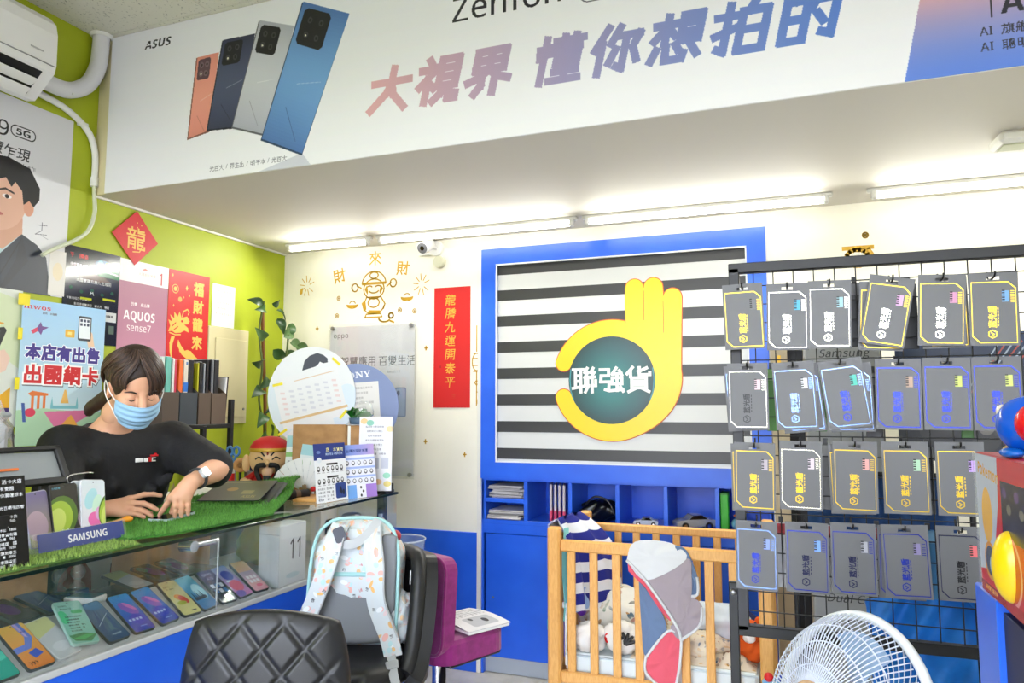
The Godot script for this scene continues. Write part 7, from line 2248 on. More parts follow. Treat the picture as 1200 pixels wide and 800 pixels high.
func fields_mesh(fs: Array) -> ArrayMesh:
	var V := PackedVector3Array()
	var N := PackedVector3Array()
	var I := PackedInt32Array()
	for f in fs:
		var got: Array = f.net()
		var base := V.size()
		V.append_array(got[0])
		N.append_array(got[1])
		for k in got[2]:
			I.append(base + k)
	var arr := []
	arr.resize(Mesh.ARRAY_MAX)
	arr[Mesh.ARRAY_VERTEX] = V
	arr[Mesh.ARRAY_NORMAL] = N
	arr[Mesh.ARRAY_INDEX] = I
	var m := ArrayMesh.new()
	m.add_surface_from_arrays(Mesh.PRIMITIVE_TRIANGLES, arr)
	return m

func box_of(pts: Array, m: float) -> Array:
	var lo: Vector3 = pts[0]
	var hi: Vector3 = pts[0]
	for p in pts:
		lo = lo.min(p)
		hi = hi.max(p)
	return [lo - Vector3.ONE * m, hi + Vector3.ONE * m]

func hand_field(wrist: Vector3, elbow: Vector3, knuckles: Array, tips: Array, thumb: Array, up: Vector3) -> Field:
	var all := knuckles + tips + thumb + [wrist, wrist + (elbow - wrist).normalized() * 0.05]
	var bb := box_of(all, 0.035)
	var f := Field.new(bb[0], bb[1], 0.0032)
	var arm := (elbow - wrist).normalized()
	f.cap(wrist + arm * 0.055, wrist, 0.0285, 0.025, 0.02)
	for i in 4:
		f.cap(wrist + (knuckles[i] - wrist) * 0.12, knuckles[i], 0.017, 0.0125, 0.016)
	f.cap(wrist.lerp(knuckles[1], 0.5), wrist.lerp(knuckles[2], 0.6), 0.017, 0.016, 0.02)
	var lens := [0.92, 1.0, 0.95, 0.78]
	for i in 4:
		var k: Vector3 = knuckles[i]
		var t: Vector3 = tips[i]
		var ln := (t - k).length()
		var bend := 0.20 * ln
		var p1 := k.lerp(t, 0.46) + up * bend
		var p2 := k.lerp(t, 0.76) + up * bend * 0.75
		var s: float = [1.0, 1.03, 1.0, 0.9][i]
		f.cap(k, p1, 0.0098 * s, 0.0088 * s, 0.006)
		f.cap(p1, p2, 0.0088 * s, 0.0080 * s, 0.004)
		f.cap(p2, t, 0.0080 * s, 0.0068 * s, 0.004)
	f.cap(thumb[0], thumb[1], 0.0145, 0.0110, 0.012)
	f.cap(thumb[1], thumb[2], 0.0108, 0.0085, 0.005)
	return f

func nail(parent: Node, tip: Vector3, from: Vector3, up: Vector3):
	var d := (tip - from).normalized()
	var n := (up - d * up.dot(d)).normalized()
	var s := d.cross(n)
	var m := mb()
	m.x = Transform3D(Basis(s, d, n), tip + n * 0.0052 - d * 0.001)
	m.ball(Vector3.ZERO, v3(0.0048, 0.0062, 0.0020), 12, 8)
	part(parent, "fingernail", m.mesh(), mat(Color(0.90, 0.66, 0.58), 0.3))

func build_person():
	var t := thing("person", "person in black t-shirt and light blue face mask looking down at the counter", "person", Vector3.ZERO)
	var f := v3(0.93, 0, 0.36).normalized()
	var lf := v3(0.36, 0, -0.93).normalized()
	var up := Vector3.UP
	var H := v3(-2.035, 1.528, -1.845)
	var hz := v3(0.800, -0.46, 0.385).normalized()
	var hx := up.cross(hz).normalized()
	var hy := hz.cross(hx).normalized()
	# tilt the head a little to her right (towards the viewer's left)
	var HB := Basis(hx, hy, hz) * Basis(v3(0, 0, 1), 0.06)
	hx = HB.x
	hy = HB.y
	hz = HB.z
	var N := v3(-2.205, 1.385, -1.885)
	var SR := v3(-2.225, 1.325, -1.745)
	var SL := v3(-2.110, 1.335, -2.085)
	var ER := v3(-2.075, 1.090, -1.600)
	var WR := v3(-2.088, 1.124, -1.790)
	var EL := v3(-1.872, 1.242, -2.062)
	var WL := v3(-1.836, 1.213, -1.905)
	var mid := (SR + SL) * 0.5
	var BB := Basis(lf, up, f)
	# --- body: torso and arms, then finer head and hands
	var body := Field.new(v3(-2.52, 0.60, -2.36), v3(-1.74, 1.50, -1.50), 0.0115)
	body.cap(SR, SL, 0.055, 0.055, 0.05)
	body.ell(mid - up * 0.13 - f * 0.05, BB, v3(0.155, 0.17, 0.090), 0.05)
	body.ell(mid - up * 0.42 - f * 0.265, BB, v3(0.145, 0.28, 0.10), 0.06)
	body.cap(N - f * 0.015 - up * 0.03, H - hy * 0.07 - hz * 0.015, 0.056, 0.048, 0.04)
	body.cap(SL, EL, 0.047, 0.037, 0.03)
	body.cap(EL, WL, 0.038, 0.026, 0.02)
	body.cap(EL.lerp(WL, 0.25), EL.lerp(WL, 0.6), 0.038, 0.031, 0.02)
	body.cap(SR, ER, 0.047, 0.037, 0.03)
	body.cap(ER, WR, 0.038, 0.026, 0.02)
	var head := Field.new(H - v3(0.15, 0.17, 0.15), H + v3(0.15, 0.15, 0.15), 0.0042)
	head.ell(H + hy * 0.022 - hz * 0.012, HB, v3(0.074, 0.098, 0.092), 0.02)
	head.ell(H - hy * 0.045 + hz * 0.024, HB, v3(0.058, 0.066, 0.062), 0.03)
	head.ell(H - hy * 0.098 + hz * 0.058, HB, v3(0.022, 0.016, 0.018), 0.02)
	head.cap(H + hy * 0.002 + hz * 0.076, H - hy * 0.036 + hz * 0.101, 0.008, 0.0125, 0.012)
	for s in [-1.0, 1.0]:
		head.ell(H + hx * s * 0.032 - hy * 0.006 + hz * 0.078, HB, v3(0.019, 0.010, 0.010), 0.01, true)
		head.ell(H + hx * s * 0.032 - hy * 0.008 + hz * 0.066, HB, v3(0.014, 0.011, 0.013), 0.004)
		head.ell(H + hx * s * 0.040 - hy * 0.035 + hz * 0.060, HB, v3(0.022, 0.018, 0.018), 0.02)
		# ears
		head.ell(H + hx * s * 0.076 - hy * 0.018 - hz * 0.012, HB * Basis(v3(0, 1, 0), s * 0.35), v3(0.009, 0.031, 0.019), 0.008)
		head.ell(H + hx * s * 0.083 - hy * 0.014 - hz * 0.007, HB, v3(0.006, 0.018, 0.009), 0.006, true)
	head.cap(H - hy * 0.055 - hz * 0.02, N.lerp(H, 0.35) + f * 0.01, 0.050, 0.050, 0.03)
	# hands
	var kR := [v3(-2.045, 1.152, -1.850), v3(-2.023, 1.141, -1.838), v3(-2.013, 1.125, -1.821), v3(-2.012, 1.111, -1.805)]
	var tR := [v3(-1.983, 1.158, -1.920), v3(-1.957, 1.117, -1.882), v3(-1.955, 1.101, -1.858), v3(-1.962, 1.099, -1.835)]
	var thR := [WR.lerp(kR[0], 0.35), v3(-2.028, 1.118, -1.872), v3(-1.990, 1.103, -1.886)]
	var kL := [v3(-1.880, 1.163, -1.862), v3(-1.862, 1.165, -1.862), v3(-1.845, 1.164, -1.871), v3(-1.832, 1.160, -1.885)]
	var tL := [v3(-1.925, 1.105, -1.862), v3(-1.866, 1.103, -1.868), v3(-1.848, 1.103, -1.877), v3(-1.836, 1.108, -1.893)]
	var thL := [WL.lerp(kL[0], 0.35), v3(-1.885, 1.152, -1.892), v3(-1.897, 1.112, -1.885)]
	var outL := v3(0.80, 0.25, 0.55).normalized()
	var outR := v3(0.45, 0.80, 0.40).normalized()
	var handR := hand_field(WR, ER, kR, tR, thR, v3(0.15, 0.9, 0.1) * 0.6)
	var handL := hand_field(WL, EL, kL, tL, thL, outL * 0.5)
	var bd := part(t, "body", fields_mesh([body, head, handR, handL]), M.skin)
	for i in 4:
		nail(bd, tR[i], kR[i], outR)
		nail(bd, tL[i], kL[i], outL)
	# --- face details
	var dark := mat(Color(0.10, 0.06, 0.05), 0.6)
	for s in [-1.0, 1.0]:
		part(bd, "closed_eyelid", mb().tube(curve([H + hx * s * 0.019 - hy * 0.012 + hz * 0.0795, H + hx * s * 0.032 - hy * 0.0165 + hz * 0.0795, H + hx * s * 0.046 - hy * 0.011 + hz * 0.070]), 0.0016, 6).mesh(), dark)
		part(bd, "eyebrow", mb().tube(curve([H + hx * s * 0.017 + hy * 0.010 + hz * 0.083, H + hx * s * 0.034 + hy * 0.016 + hz * 0.0785, H + hx * s * 0.052 + hy * 0.009 + hz * 0.066]), [0.0018, 0.0026, 0.003, 0.003, 0.003, 0.003, 0.0028, 0.0026, 0.0024, 0.002, 0.0018, 0.0015, 0.001], 6).mesh(), mat(Color(0.16, 0.10, 0.08), 0.7))
	# --- T-shirt
	var shirt := Field.new(v3(-2.58, 0.62, -2.42), v3(-1.80, 1.47, -1.48), 0.0095)
	shirt.cap(SR - up * 0.012, SL - up * 0.012, 0.072, 0.072, 0.05)
	shirt.ell(mid - up * 0.13 - f * 0.04, BB, v3(0.185, 0.185, 0.118), 0.06)
	shirt.ell(mid - up * 0.42 - f * 0.275, BB, v3(0.185, 0.30, 0.130), 0.08)
	shirt.cap(N - up * 0.055 - f * 0.02, N - up * 0.09 - f * 0.01, 0.082, 0.10, 0.05)
	var slL := SL.lerp(EL, 0.90)
	shirt.cap(SL, slL, 0.068, 0.064, 0.035)
	shirt.cap(SL - up * 0.04, slL - up * 0.025, 0.06, 0.052, 0.03)
	var slR := SR.lerp(ER, 0.86)
	shirt.cap(SR, slR, 0.070, 0.068, 0.035)
	# folds running down from the shoulders and across the front
	for q in [[-0.11, 0.05, -0.10, -0.42, 0.016], [-0.05, -0.04, -0.07, -0.44, 0.014], [0.02, -0.08, 0.00, -0.44, 0.015], [0.08, -0.06, 0.05, -0.42, 0.017], [0.13, -0.02, 0.10, -0.40, 0.016]]:
		shirt.cap(mid + lf * q[0] + f * 0.085 + up * (q[1] - 0.10), mid + lf * q[2] - f * 0.075 + up * (q[3] + 0.14), q[4], q[4] * 1.3, 0.03)
	# neck opening and the open sleeve ends
	shirt.ell(N + up * 0.035 + f * 0.020, Basis(lf, (up + f * 0.45).normalized(), lf.cross((up + f * 0.45).normalized())), v3(0.078, 0.060, 0.075), 0.010, true)
	var sm := mat(Color(0.105, 0.105, 0.115), 0.85)
	sm.normal_enabled = true
	sm.normal_texture = bump_tex(0.02, 6.0, 23, FastNoiseLite.TYPE_SIMPLEX_SMOOTH, 4, 512)
	sm.normal_scale = 0.5
	sm.uv1_triplanar = true
	sm.uv1_scale = v3(3, 3, 3)
	var sh := part(t, "t_shirt", fields_mesh([shirt]), sm)
	var ring := []
	var ou := (up + f * 0.52).normalized()
	var os := lf
	var of_ := os.cross(ou)
	for k in 28:
		var a := TAU * k / 28
		ring.append(N - up * 0.024 + f * 0.012 + os * cos(a) * 0.078 + of_ * sin(a) * -0.072 + ou * 0.004)
	part(sh, "collar", mb().tube(ring, 0.0085, 8, false, true).mesh(), sm)
	# chest print: white blocks and a red and white mark
	var lo := mid + lf * 0.048 - up * 0.055 + f * 0.25
	var bits := [[], [], []]
	for k in 3:
		bits[0].append([-0.026 + k * 0.0145, 0.0, 0.0125, 0.013])
	bits[1] = [[0.018, 0.001, 0.010, 0.016], [0.030, 0.014, 0.026, 0.006], [0.034, 0.019, 0.008, 0.006]]
	bits[2] = [[0.032, 0.005, 0.016, 0.004], [0.026, 0.0, 0.005, 0.014], [0.032, -0.005, 0.016, 0.004]]
	for k in 3:
		var lg := mb()
		for q in bits[k]:
			var p := shirt.hit(lo + lf * q[0] + up * q[1], -f)
			lg.x = Transform3D(Basis(lf, up, f), p)
			lg.box(Vector3.ZERO, v3(q[2], q[3], 0.008), 0.001)
		part(sh, "chest_print", lg.mesh(), [M.paper, mat(Color(0.80, 0.05, 0.10), 0.6), M.paper][k])
	# --- hair
	hair(t, H, HB, N, f, lf)
	mask(t, H, HB)
	# --- watch
	var ax := (EL - WL).normalized()
	var wc := WL + ax * 0.032
	var wn := v3(0.80, 0.45, 0.35)
	wn = (wn - ax * wn.dot(ax)).normalized()
	var ws := ax.cross(wn)
	var W := Transform3D(Basis(ws, ax, -(ws.cross(ax))) if ws.cross(ax).dot(wn) < 0 else Basis(ws, ax, ws.cross(ax)), wc)
	var wt := thing("wrist_watch", "square smart watch with white case on the person's wrist", "watch", Vector3.ZERO)
	var band := []
	for k in 28:
		var a := TAU * k / 28
		band.append(wc + (ws * cos(a) + wn * sin(a)) * 0.0315)
	part(wt, "strap", mb().tube(band, 0.0055, 8, false, true).mesh(), mat(Color(0.20, 0.21, 0.22), 0.5))
	var cs := mb()
	cs.x = W
	cs.x.origin += wn * 0.035
	cs.ext(rrect(0.034, 0.040, 0.008), -0.005, 0.006, 0.0015)
	var case_ := part(wt, "case", cs.mesh(), mat(Color(0.80, 0.82, 0.84), 0.25, 0.3))
	var gl := mb()
	gl.x = cs.x
	gl.ext(rrect(0.026, 0.031, 0.005), 0.006, 0.0068)
	part(case_, "screen", gl.mesh(), M.dark_glass)
	var cr := mb()
	cr.x = cs.x
	cr.box(v3(0.018, -0.006, 0.0), v3(0.004, 0.008, 0.006), 0.001)
	part(case_, "crown", cr.mesh(), M.black)
	# phone being worked on, and a plastic lump behind it
	var ph := thing("repair_phone", "flat phone with pale edge under the person's fingertips", "phone", v3(-1.915, TOP + 0.020, -1.905), 0.0)
	ph.transform.basis = Basis(Vector3.UP, 1.75) * Basis(v3(0, 0, 1), 0.03)
	part(ph, "body", mb(Vector3.ZERO, v3(-PI / 2, 0, 0)).ext(rrect(0.155, 0.072, 0.010), -0.004, 0.004, 0.001).mesh(), mat(Color(0.72, 0.80, 0.82), 0.25))
	part(ph, "screen", mb(v3(0, 0.0042, 0), v3(-PI / 2, 0, 0)).ext(rrect(0.148, 0.066, 0.008), 0.0, 0.0005).mesh(), M.dark_glass)
	var ho := thing("gold_card_holder", "folded cream and gold card standing behind the person's hands", "card", v3(-2.035, TOP + 0.03, -2.04), 0.9)
	part(ho, "leaf", mb(v3(-0.018, 0, 0), v3(0.1, 0.5, 0)).ext(PackedVector2Array([v2(-0.02, 0), v2(0.022, 0), v2(0.016, 0.05), v2(0.004, 0.085), v2(-0.012, 0.04)]), -0.002, 0.0).mesh(), mat(Color(0.62, 0.56, 0.34), 0.5))
	part(ho, "leaf", mb(v3(0.020, 0, -0.006), v3(0.1, -0.4, 0)).ext(PackedVector2Array([v2(-0.022, 0), v2(0.022, 0), v2(0.020, 0.045), v2(0.002, 0.078), v2(-0.014, 0.05)]), -0.002, 0.0).mesh(), mat(Color(0.70, 0.64, 0.42), 0.5))
	# her stool, mostly hidden behind the counter
	var st := thing("work_stool", "black work stool the person sits on behind the counter", "stool", v3(-2.50, 0, -2.04))
	part(st, "seat", mb().lathe([v2(0, 0.60), v2(0.17, 0.60), v2(0.185, 0.63), v2(0.17, 0.66), v2(0, 0.665)], 28).mesh(), M.black)
	part(st, "pole", mb().cyl(v3(0, 0.02, 0), v3(0, 0.60, 0), 0.025, 16).mesh(), M.chrome)
	part(st, "base", mb().lathe([v2(0.18, 0), v2(0.18, 0.012), v2(0.03, 0.03), v2(0, 0.03)], 28).mesh(), M.chrome)

func hair(t: Node3D, H: Vector3, HB: Basis, N: Vector3, f: Vector3, lf: Vector3):
	var hx := HB.x
	var hy := HB.y
	var hz := HB.z
	var g := Field.new(H - v3(0.22, 0.20, 0.19), H + v3(0.17, 0.17, 0.17), 0.0048)
	g.ell(H + hy * 0.030 - hz * 0.022, HB, v3(0.088, 0.104, 0.102), 0.02)
	g.ell(H - hy * 0.035 - hz * 0.060, HB, v3(0.075, 0.075, 0.055), 0.03)
	# open the face
	g.ell(H - hy * 0.030 + hz * 0.110, HB, v3(0.078, 0.102, 0.085), 0.012, true)
	g.ell(H - hy * 0.125 + hz * 0.02, HB, v3(0.12, 0.075, 0.09), 0.012, true)
	# clear of her right ear, which shows
	g.ell(H - hx * 0.085 - hy * 0.022 - hz * 0.006, HB, v3(0.030, 0.040, 0.030), 0.008, true)
	# tail gathered low and falling behind her right shoulder
	var t0 := H - hy * 0.065 - hz * 0.095 - hx * 0.03
	var t1 := N - f * 0.05 - lf * 0.055 + v3(0, 0.055, 0)
	var t2 := N - f * 0.075 - lf * 0.115 + v3(0, 0.010, 0)
	g.cap(t0, t1, 0.030, 0.020, 0.03)
	g.cap(t1, t2, 0.020, 0.006, 0.02)
	var hm := mat(Color(0.19, 0.125, 0.10), 0.5)
	hm.normal_enabled = true
	hm.normal_texture = bump_tex(0.05, 5.0, 29, FastNoiseLite.TYPE_SIMPLEX_SMOOTH, 3, 256)
	hm.normal_scale = 0.6
	hm.uv1_triplanar = true
	hm.uv1_scale = v3(14, 3, 14)
	var ho := part(t, "hair", fields_mesh([g]), hm)
	# locks combed from the parting: to her right behind the ear, to her left over temple and cheek
	var r := RandomNumberGenerator.new()
	r.seed = 41
	var c0 := H + hy * 0.030 - hz * 0.022
	var tones := [mat(Color(0.235, 0.155, 0.12), 0.45), mat(Color(0.175, 0.115, 0.09), 0.48), mat(Color(0.30, 0.205, 0.16), 0.45)]
	for tone in 3:
		var m := mb()
		for k in 230:
			var left := r.randf() < 0.5
			var a0 := r.randf_range(0.0, 2.7) if left else r.randf_range(-2.7, 0.0)
			var a1 := a0 * 0.80 + 0.22 if left else a0 * 0.75 - 0.56
			var low := -0.95
			if left and a1 < 1.3:
				low = lerpf(-0.55, -0.95, r.randf()) if a1 > 0.62 else lerpf(0.05, -0.35, r.randf())
			elif not left and a1 > -2.0:
				low = lerpf(0.0, -0.10, r.randf()) if a1 > -1.15 else lerpf(0.16, 0.06, r.randf())
			var top := r.randf_range(0.95, 1.30)
			var lift := r.randf_range(0.0, 0.006)
			var pts := []
			for i in 9:
				var u := i / 8.0
				var e := lerpf(top, low, u)
				var az := lerpf(a0 * 0.6, a1, smoothstep(0.0, 0.85, u))
				var rr := v3(0.0885 + lift, 0.1045 + lift, 0.1040 + lift) * (1.0 - 0.035 * maxf(0.0, -e))
				pts.append(c0 + HB * (v3(sin(az) * maxf(cos(e), 0.86 if e < 0.0 else 0.0), sin(e), cos(az) * maxf(cos(e), 0.80 if e < 0.0 else 0.0)) * rr + v3(-0.012 * (1.0 - u), 0, 0)))
			m.tube(curve(pts, 2), r.randf_range(0.0016, 0.0034), 5, false)
		part(ho, "locks", m.mesh(), tones[tone]).set_meta("kind", "stuff")

func mask(t: Node3D, H: Vector3, HB: Basis):
	var mm := mat(Color(0.60, 0.76, 0.89), 0.8)
	var fm := func(u: float, v: float) -> Vector3:
		# u from her right to her left, v from chin to bridge
		var a := (u - 0.5) * 2.35
		var y := lerpf(-0.122, -0.022 - 0.012 * absf(u - 0.5) * 2.0, v)
		var rx := lerpf(0.050, 0.070, smoothstep(0.0, 0.55, v))
		var rz := lerpf(0.075, 0.102, smoothstep(0.0, 0.5, v)) + 0.010 * exp(-pow((u - 0.5) * 6.0, 2.0)) * smoothstep(0.45, 0.85, v)
		var pl := 0.0022 * sin(v * 30.0)
		return H + HB * (v3(sin(a) * (rx + 0.007), y + 0.018 * (1.0 - cos(a)), cos(a) * (rz + pl) + 0.010))
	var o := part(t, "face_mask", mb().sheet(func(u, v): return fm.call(u, v), 36, 40, 0.0018).mesh(), mm)
	part(o, "nose_seam", mb().tube(curve([fm.call(0.1, 0.985), fm.call(0.3, 0.985), fm.call(0.5, 0.985), fm.call(0.7, 0.985), fm.call(0.9, 0.985)]), 0.0018, 6).mesh(), mat(Color(0.62, 0.78, 0.92), 0.8))
	for s in [0.0, 1.0]:
		var sg := -1.0 if s == 0.0 else 1.0
		var ear := H + HB * v3(sg * 0.086, 0.008, -0.030)
		var low := H + HB * v3(sg * 0.083, -0.040, -0.022)
		part(o, "ear_loop", mb().tube(curve([fm.call(s, 0.96), H + HB * v3(sg * 0.083, -0.008, 0.020), ear, low, fm.call(s, 0.10)]), 0.0018, 6).mesh(), M.paper)

func leather() -> StandardMaterial3D:
	var m := mat(Color(0.105, 0.105, 0.112), 0.42)
	m.normal_enabled = true
	m.normal_texture = bump_tex(0.11, 2.0, 17, FastNoiseLite.TYPE_CELLULAR, 2, 256)
	m.normal_scale = 0.12
	m.uv1_triplanar = true
	m.uv1_scale = v3(9, 9, 9)
	return m

# cushion panel in the xy plane, front to +z: w x h, thick t, quilted with diamonds if cell > 0
func cushion(w: float, h: float, t: float, cell := 0.0, bow := 0.0, k := 0.45, nu := 56, nv := 48) -> ArrayMesh:
	var m := mb()
	for side in [1.0, -1.0]:
		m.sheet(func(u, v):
			var s: float = (u * 2.0 - 1.0) * side
			var q: float = v * 2.0 - 1.0
			var x: float = s * sqrt(1.0 - k * q * q / 2.0) * w / 2.0
			var y: float = q * sqrt(1.0 - k * s * s / 2.0) * h / 2.0
			var e: float = pow(maxf(absf(s), absf(q)), 6.0)
			var d: float = t * 0.5 * sqrt(maxf(0.0, 1.0 - e))
			if cell > 0.0:
				var a: float = (x / cell + y / (cell * 1.15))
				var b: float = (x / cell - y / (cell * 1.15))
				var ga: float = absf(a - round(a))
				var gb: float = absf(b - round(b))
				var g: float = minf(ga, gb)
				d -= t * 0.14 * (1.0 - smoothstep(0.0, 0.16, g)) * (1.0 - e)
			return v3(x, y, d * side - bow * (x * x) * 4.0 / (w * w)), nu, nv)
	return m.mesh()

func stool_base(t: Node3D, at: Vector3, seat_y: float):
	part(t, "pole", mb().cyl(at + v3(0, 0.03, 0), at + v3(0, seat_y - 0.17, 0), 0.030, 20).mesh(), M.chrome)
	part(t, "gas_lift", mb().cyl(at + v3(0, seat_y - 0.18, 0), at + v3(0, seat_y, 0), 0.022, 18).mesh(), M.chrome)
	part(t, "base_plate", mb().lathe([v2(0.19, 0.0), v2(0.19, 0.008), v2(0.15, 0.022), v2(0.05, 0.035), v2(0.033, 0.05), v2(0, 0.05)], 32, at).mesh(), M.chrome)
	var ring := []
	for k in 24:
		ring.append(at + v3(cos(TAU * k / 24) * 0.11, 0.25, 0.09 + sin(TAU * k / 24) * 0.10))
	part(t, "foot_ring", mb().tube(ring, 0.010, 8, false, true).mesh(), M.chrome)

func build_stools():
	var lt := leather()
	# near stool, its quilted back towards the viewer
	var a := thing("quilted_stool", "black quilted leather bar stool nearest the viewer, back turned", "stool", v3(-1.20, 0, -1.49), 0.36)
	part(a, "backrest", cushion(0.42, 0.42, 0.062, 0.105, 0.03, 0.55, 90, 90), lt, v3(0, 0.752, 0.0), v3(-0.10, 0, 0))
	part(a, "seat", cushion(0.44, 0.42, 0.075, 0.105, 0.0, 0.6, 40, 40), lt, v3(0, 0.60, -0.20), v3(-PI / 2, 0, 0))
	part(a, "seat_pan", mb().box(v3(0, 0.555, -0.20), v3(0.30, 0.02, 0.28), 0.006).mesh(), M.black)
	stool_base(a, v3(0, 0, -0.20), 0.55)
	# second stool: bucket seat turned to the viewer, with a school bag on it
	var b := thing("bucket_stool", "black leather bucket bar stool with a backpack on its seat", "stool", v3(-1.345, 0, -2.16), -0.12)
	part(b, "seat", cushion(0.40, 0.42, 0.10, 0.0, 0.0, 0.7, 36, 36), lt, v3(0, 0.615, 0.0), v3(-PI / 2, 0, 0))
	var sh := mb()
	var shell := func(u: float, v: float) -> Vector3:
		var ang := deg_to_rad(lerpf(184, -4, u))
		var c := cos(deg_to_rad(lerpf(-94, 94, u)))
		var hh := lerpf(0.035, 0.37, smoothstep(-0.1, 0.75, c))
		var flare := 0.03 * v
		return v3(cos(ang) * (0.19 + flare), 0.58 + v * hh, -sin(ang) * (0.185 + flare) + 0.01)
	sh.sheet(shell, 44, 14, 0.045)
	part(b, "backrest", sh.mesh(), lt)
	var rim := []
	for i in 45:
		var p: Vector3 = shell.call(i / 44.0, 1.0)
		rim.append(p + v3(p.x, 0, p.z).normalized() * -0.02)
	part(b, "rim", mb().tube(rim, 0.026, 10).mesh(), lt)
	part(b, "seat_pan", mb().box(v3(0, 0.565, 0), v3(0.28, 0.02, 0.28), 0.006).mesh(), M.black)
	stool_base(b, Vector3.ZERO, 0.565)
	backpack()
	# purple velvet stool
	var vel := tri_mat(noise_tex(0.02, Color(0.50, 0.085, 0.39), Color(0.59, 0.12, 0.47), 256, FastNoiseLite.TYPE_SIMPLEX_SMOOTH, 4, 40), 4.0, 0.85)
	vel.rim_enabled = true
	vel.rim = 0.6
	vel.rim_tint = 0.6
	var p := thing("velvet_stool", "purple velvet bar stool with chrome pole by the blue dado", "stool", v3(-1.215, 0, -2.62), -0.42)
	part(p, "backrest", mb().ext(rrect(0.36, 0.34, 0.05, 5), -0.03, 0.028, 0.008).mesh(), vel, v3(-0.02, 0.745, 0.16), v3(-0.06, 0, 0))
	part(p, "piping", mb().tube(ring_of(rrect(0.355, 0.335, 0.05, 5), 0.0), 0.006, 6, false, true).mesh(), vel, v3(-0.02, 0.745, 0.184), v3(-0.06, 0, 0))
	part(p, "seat", mb(v3(0, 0.0, 0), v3(-PI / 2, 0, 0)).ext(rrect(0.37, 0.33, 0.07, 5), -0.04, 0.04, 0.012).mesh(), vel, v3(-0.02, 0.585, 0.03))
	part(p, "seat_pan", mb().box(v3(0, 0.530, 0), v3(0.26, 0.02, 0.26), 0.006).mesh(), M.black)
	stool_base(p, v3(-0.02, 0, 0.06), 0.525)
	var lv := part(p, "height_lever", mb().tube([v3(0.0, 0.525, 0.06), v3(0.07, 0.515, 0.10)], 0.004, 8).mesh(), M.chrome)
	part(lv, "lever_grip", mb().tube([v3(0.06, 0.517, 0.10), v3(0.085, 0.485, 0.125), v3(0.105, 0.455, 0.145)], [0.008, 0.012, 0.012], 10).mesh(), M.black)
	# magazine on its seat
	var c := cv(256, 200, Color(0.86, 0.86, 0.87))
	for k in 9:
		small_print(c, 20, 14 + k * 18, 100, 9, Color(0.5, 0.5, 0.52), 160 + k)
	c.rr(140, 30, 90, 120, 12, Color(0.70, 0.71, 0.73))
	c.ell(186, 70, 20, 12, Color(0.1, 0.1, 0.1))
	c.ell(160, 120, 14, 8, Color(0.25, 0.25, 0.25))
	var mg := thing("magazine", "open black and white magazine lying on the purple velvet seat", "magazine", v3(-1.16, 0.630, -2.64), -0.50)
	part(mg, "page", mb().sheet(func(u, v): return v3((u - 0.5) * 0.26, 0.014 + 0.010 * sin(u * PI), (0.5 - v) * 0.20), 10, 2, 0.002).mesh(), printed(c.tex(), 0.5))
	part(mg, "pages_below", mb().box(v3(0, 0.006, 0), v3(0.255, 0.010, 0.195), 0.002).mesh(), M.paper)
	# bin in the corner
	var bn := thing("waste_bin", "blue waste bin with clear plastic liner beside the counter end", "bin", v3(-1.87, 0, -3.36))
	part(bn, "bucket", mb().lathe([v2(0, 0), v2(0.095, 0), v2(0.118, 0.72), v2(0.112, 0.72), v2(0.09, 0.02), v2(0, 0.02)], 28).mesh(), M.blue)
	part(bn, "liner", mb().sheet(func(u, v):
		var an: float = u * TAU
		var r: float = 0.1225 + 0.004 * sin(an * 9.0) + 0.012 * v
		return v3(cos(an) * r, 0.66 + 0.13 * v, -sin(an) * r), 40, 4).mesh(), glass(Color(0.90, 0.95, 0.98), 0.30, 0.15))
	part(bn, "liner_rim", mb().tube(ring_of(circle2(0.134, 32), 0.0), 0.005, 6, false, true).mesh(), glass(Color(0.92, 0.96, 0.98), 0.45, 0.15), v3(0, 0.785, 0), v3(PI / 2, 0, 0))

func ring_of(p: PackedVector2Array, z: float) -> Array:
	var out := []
	for q in p:
		out.append(v3(q.x, q.y, z))
	return out

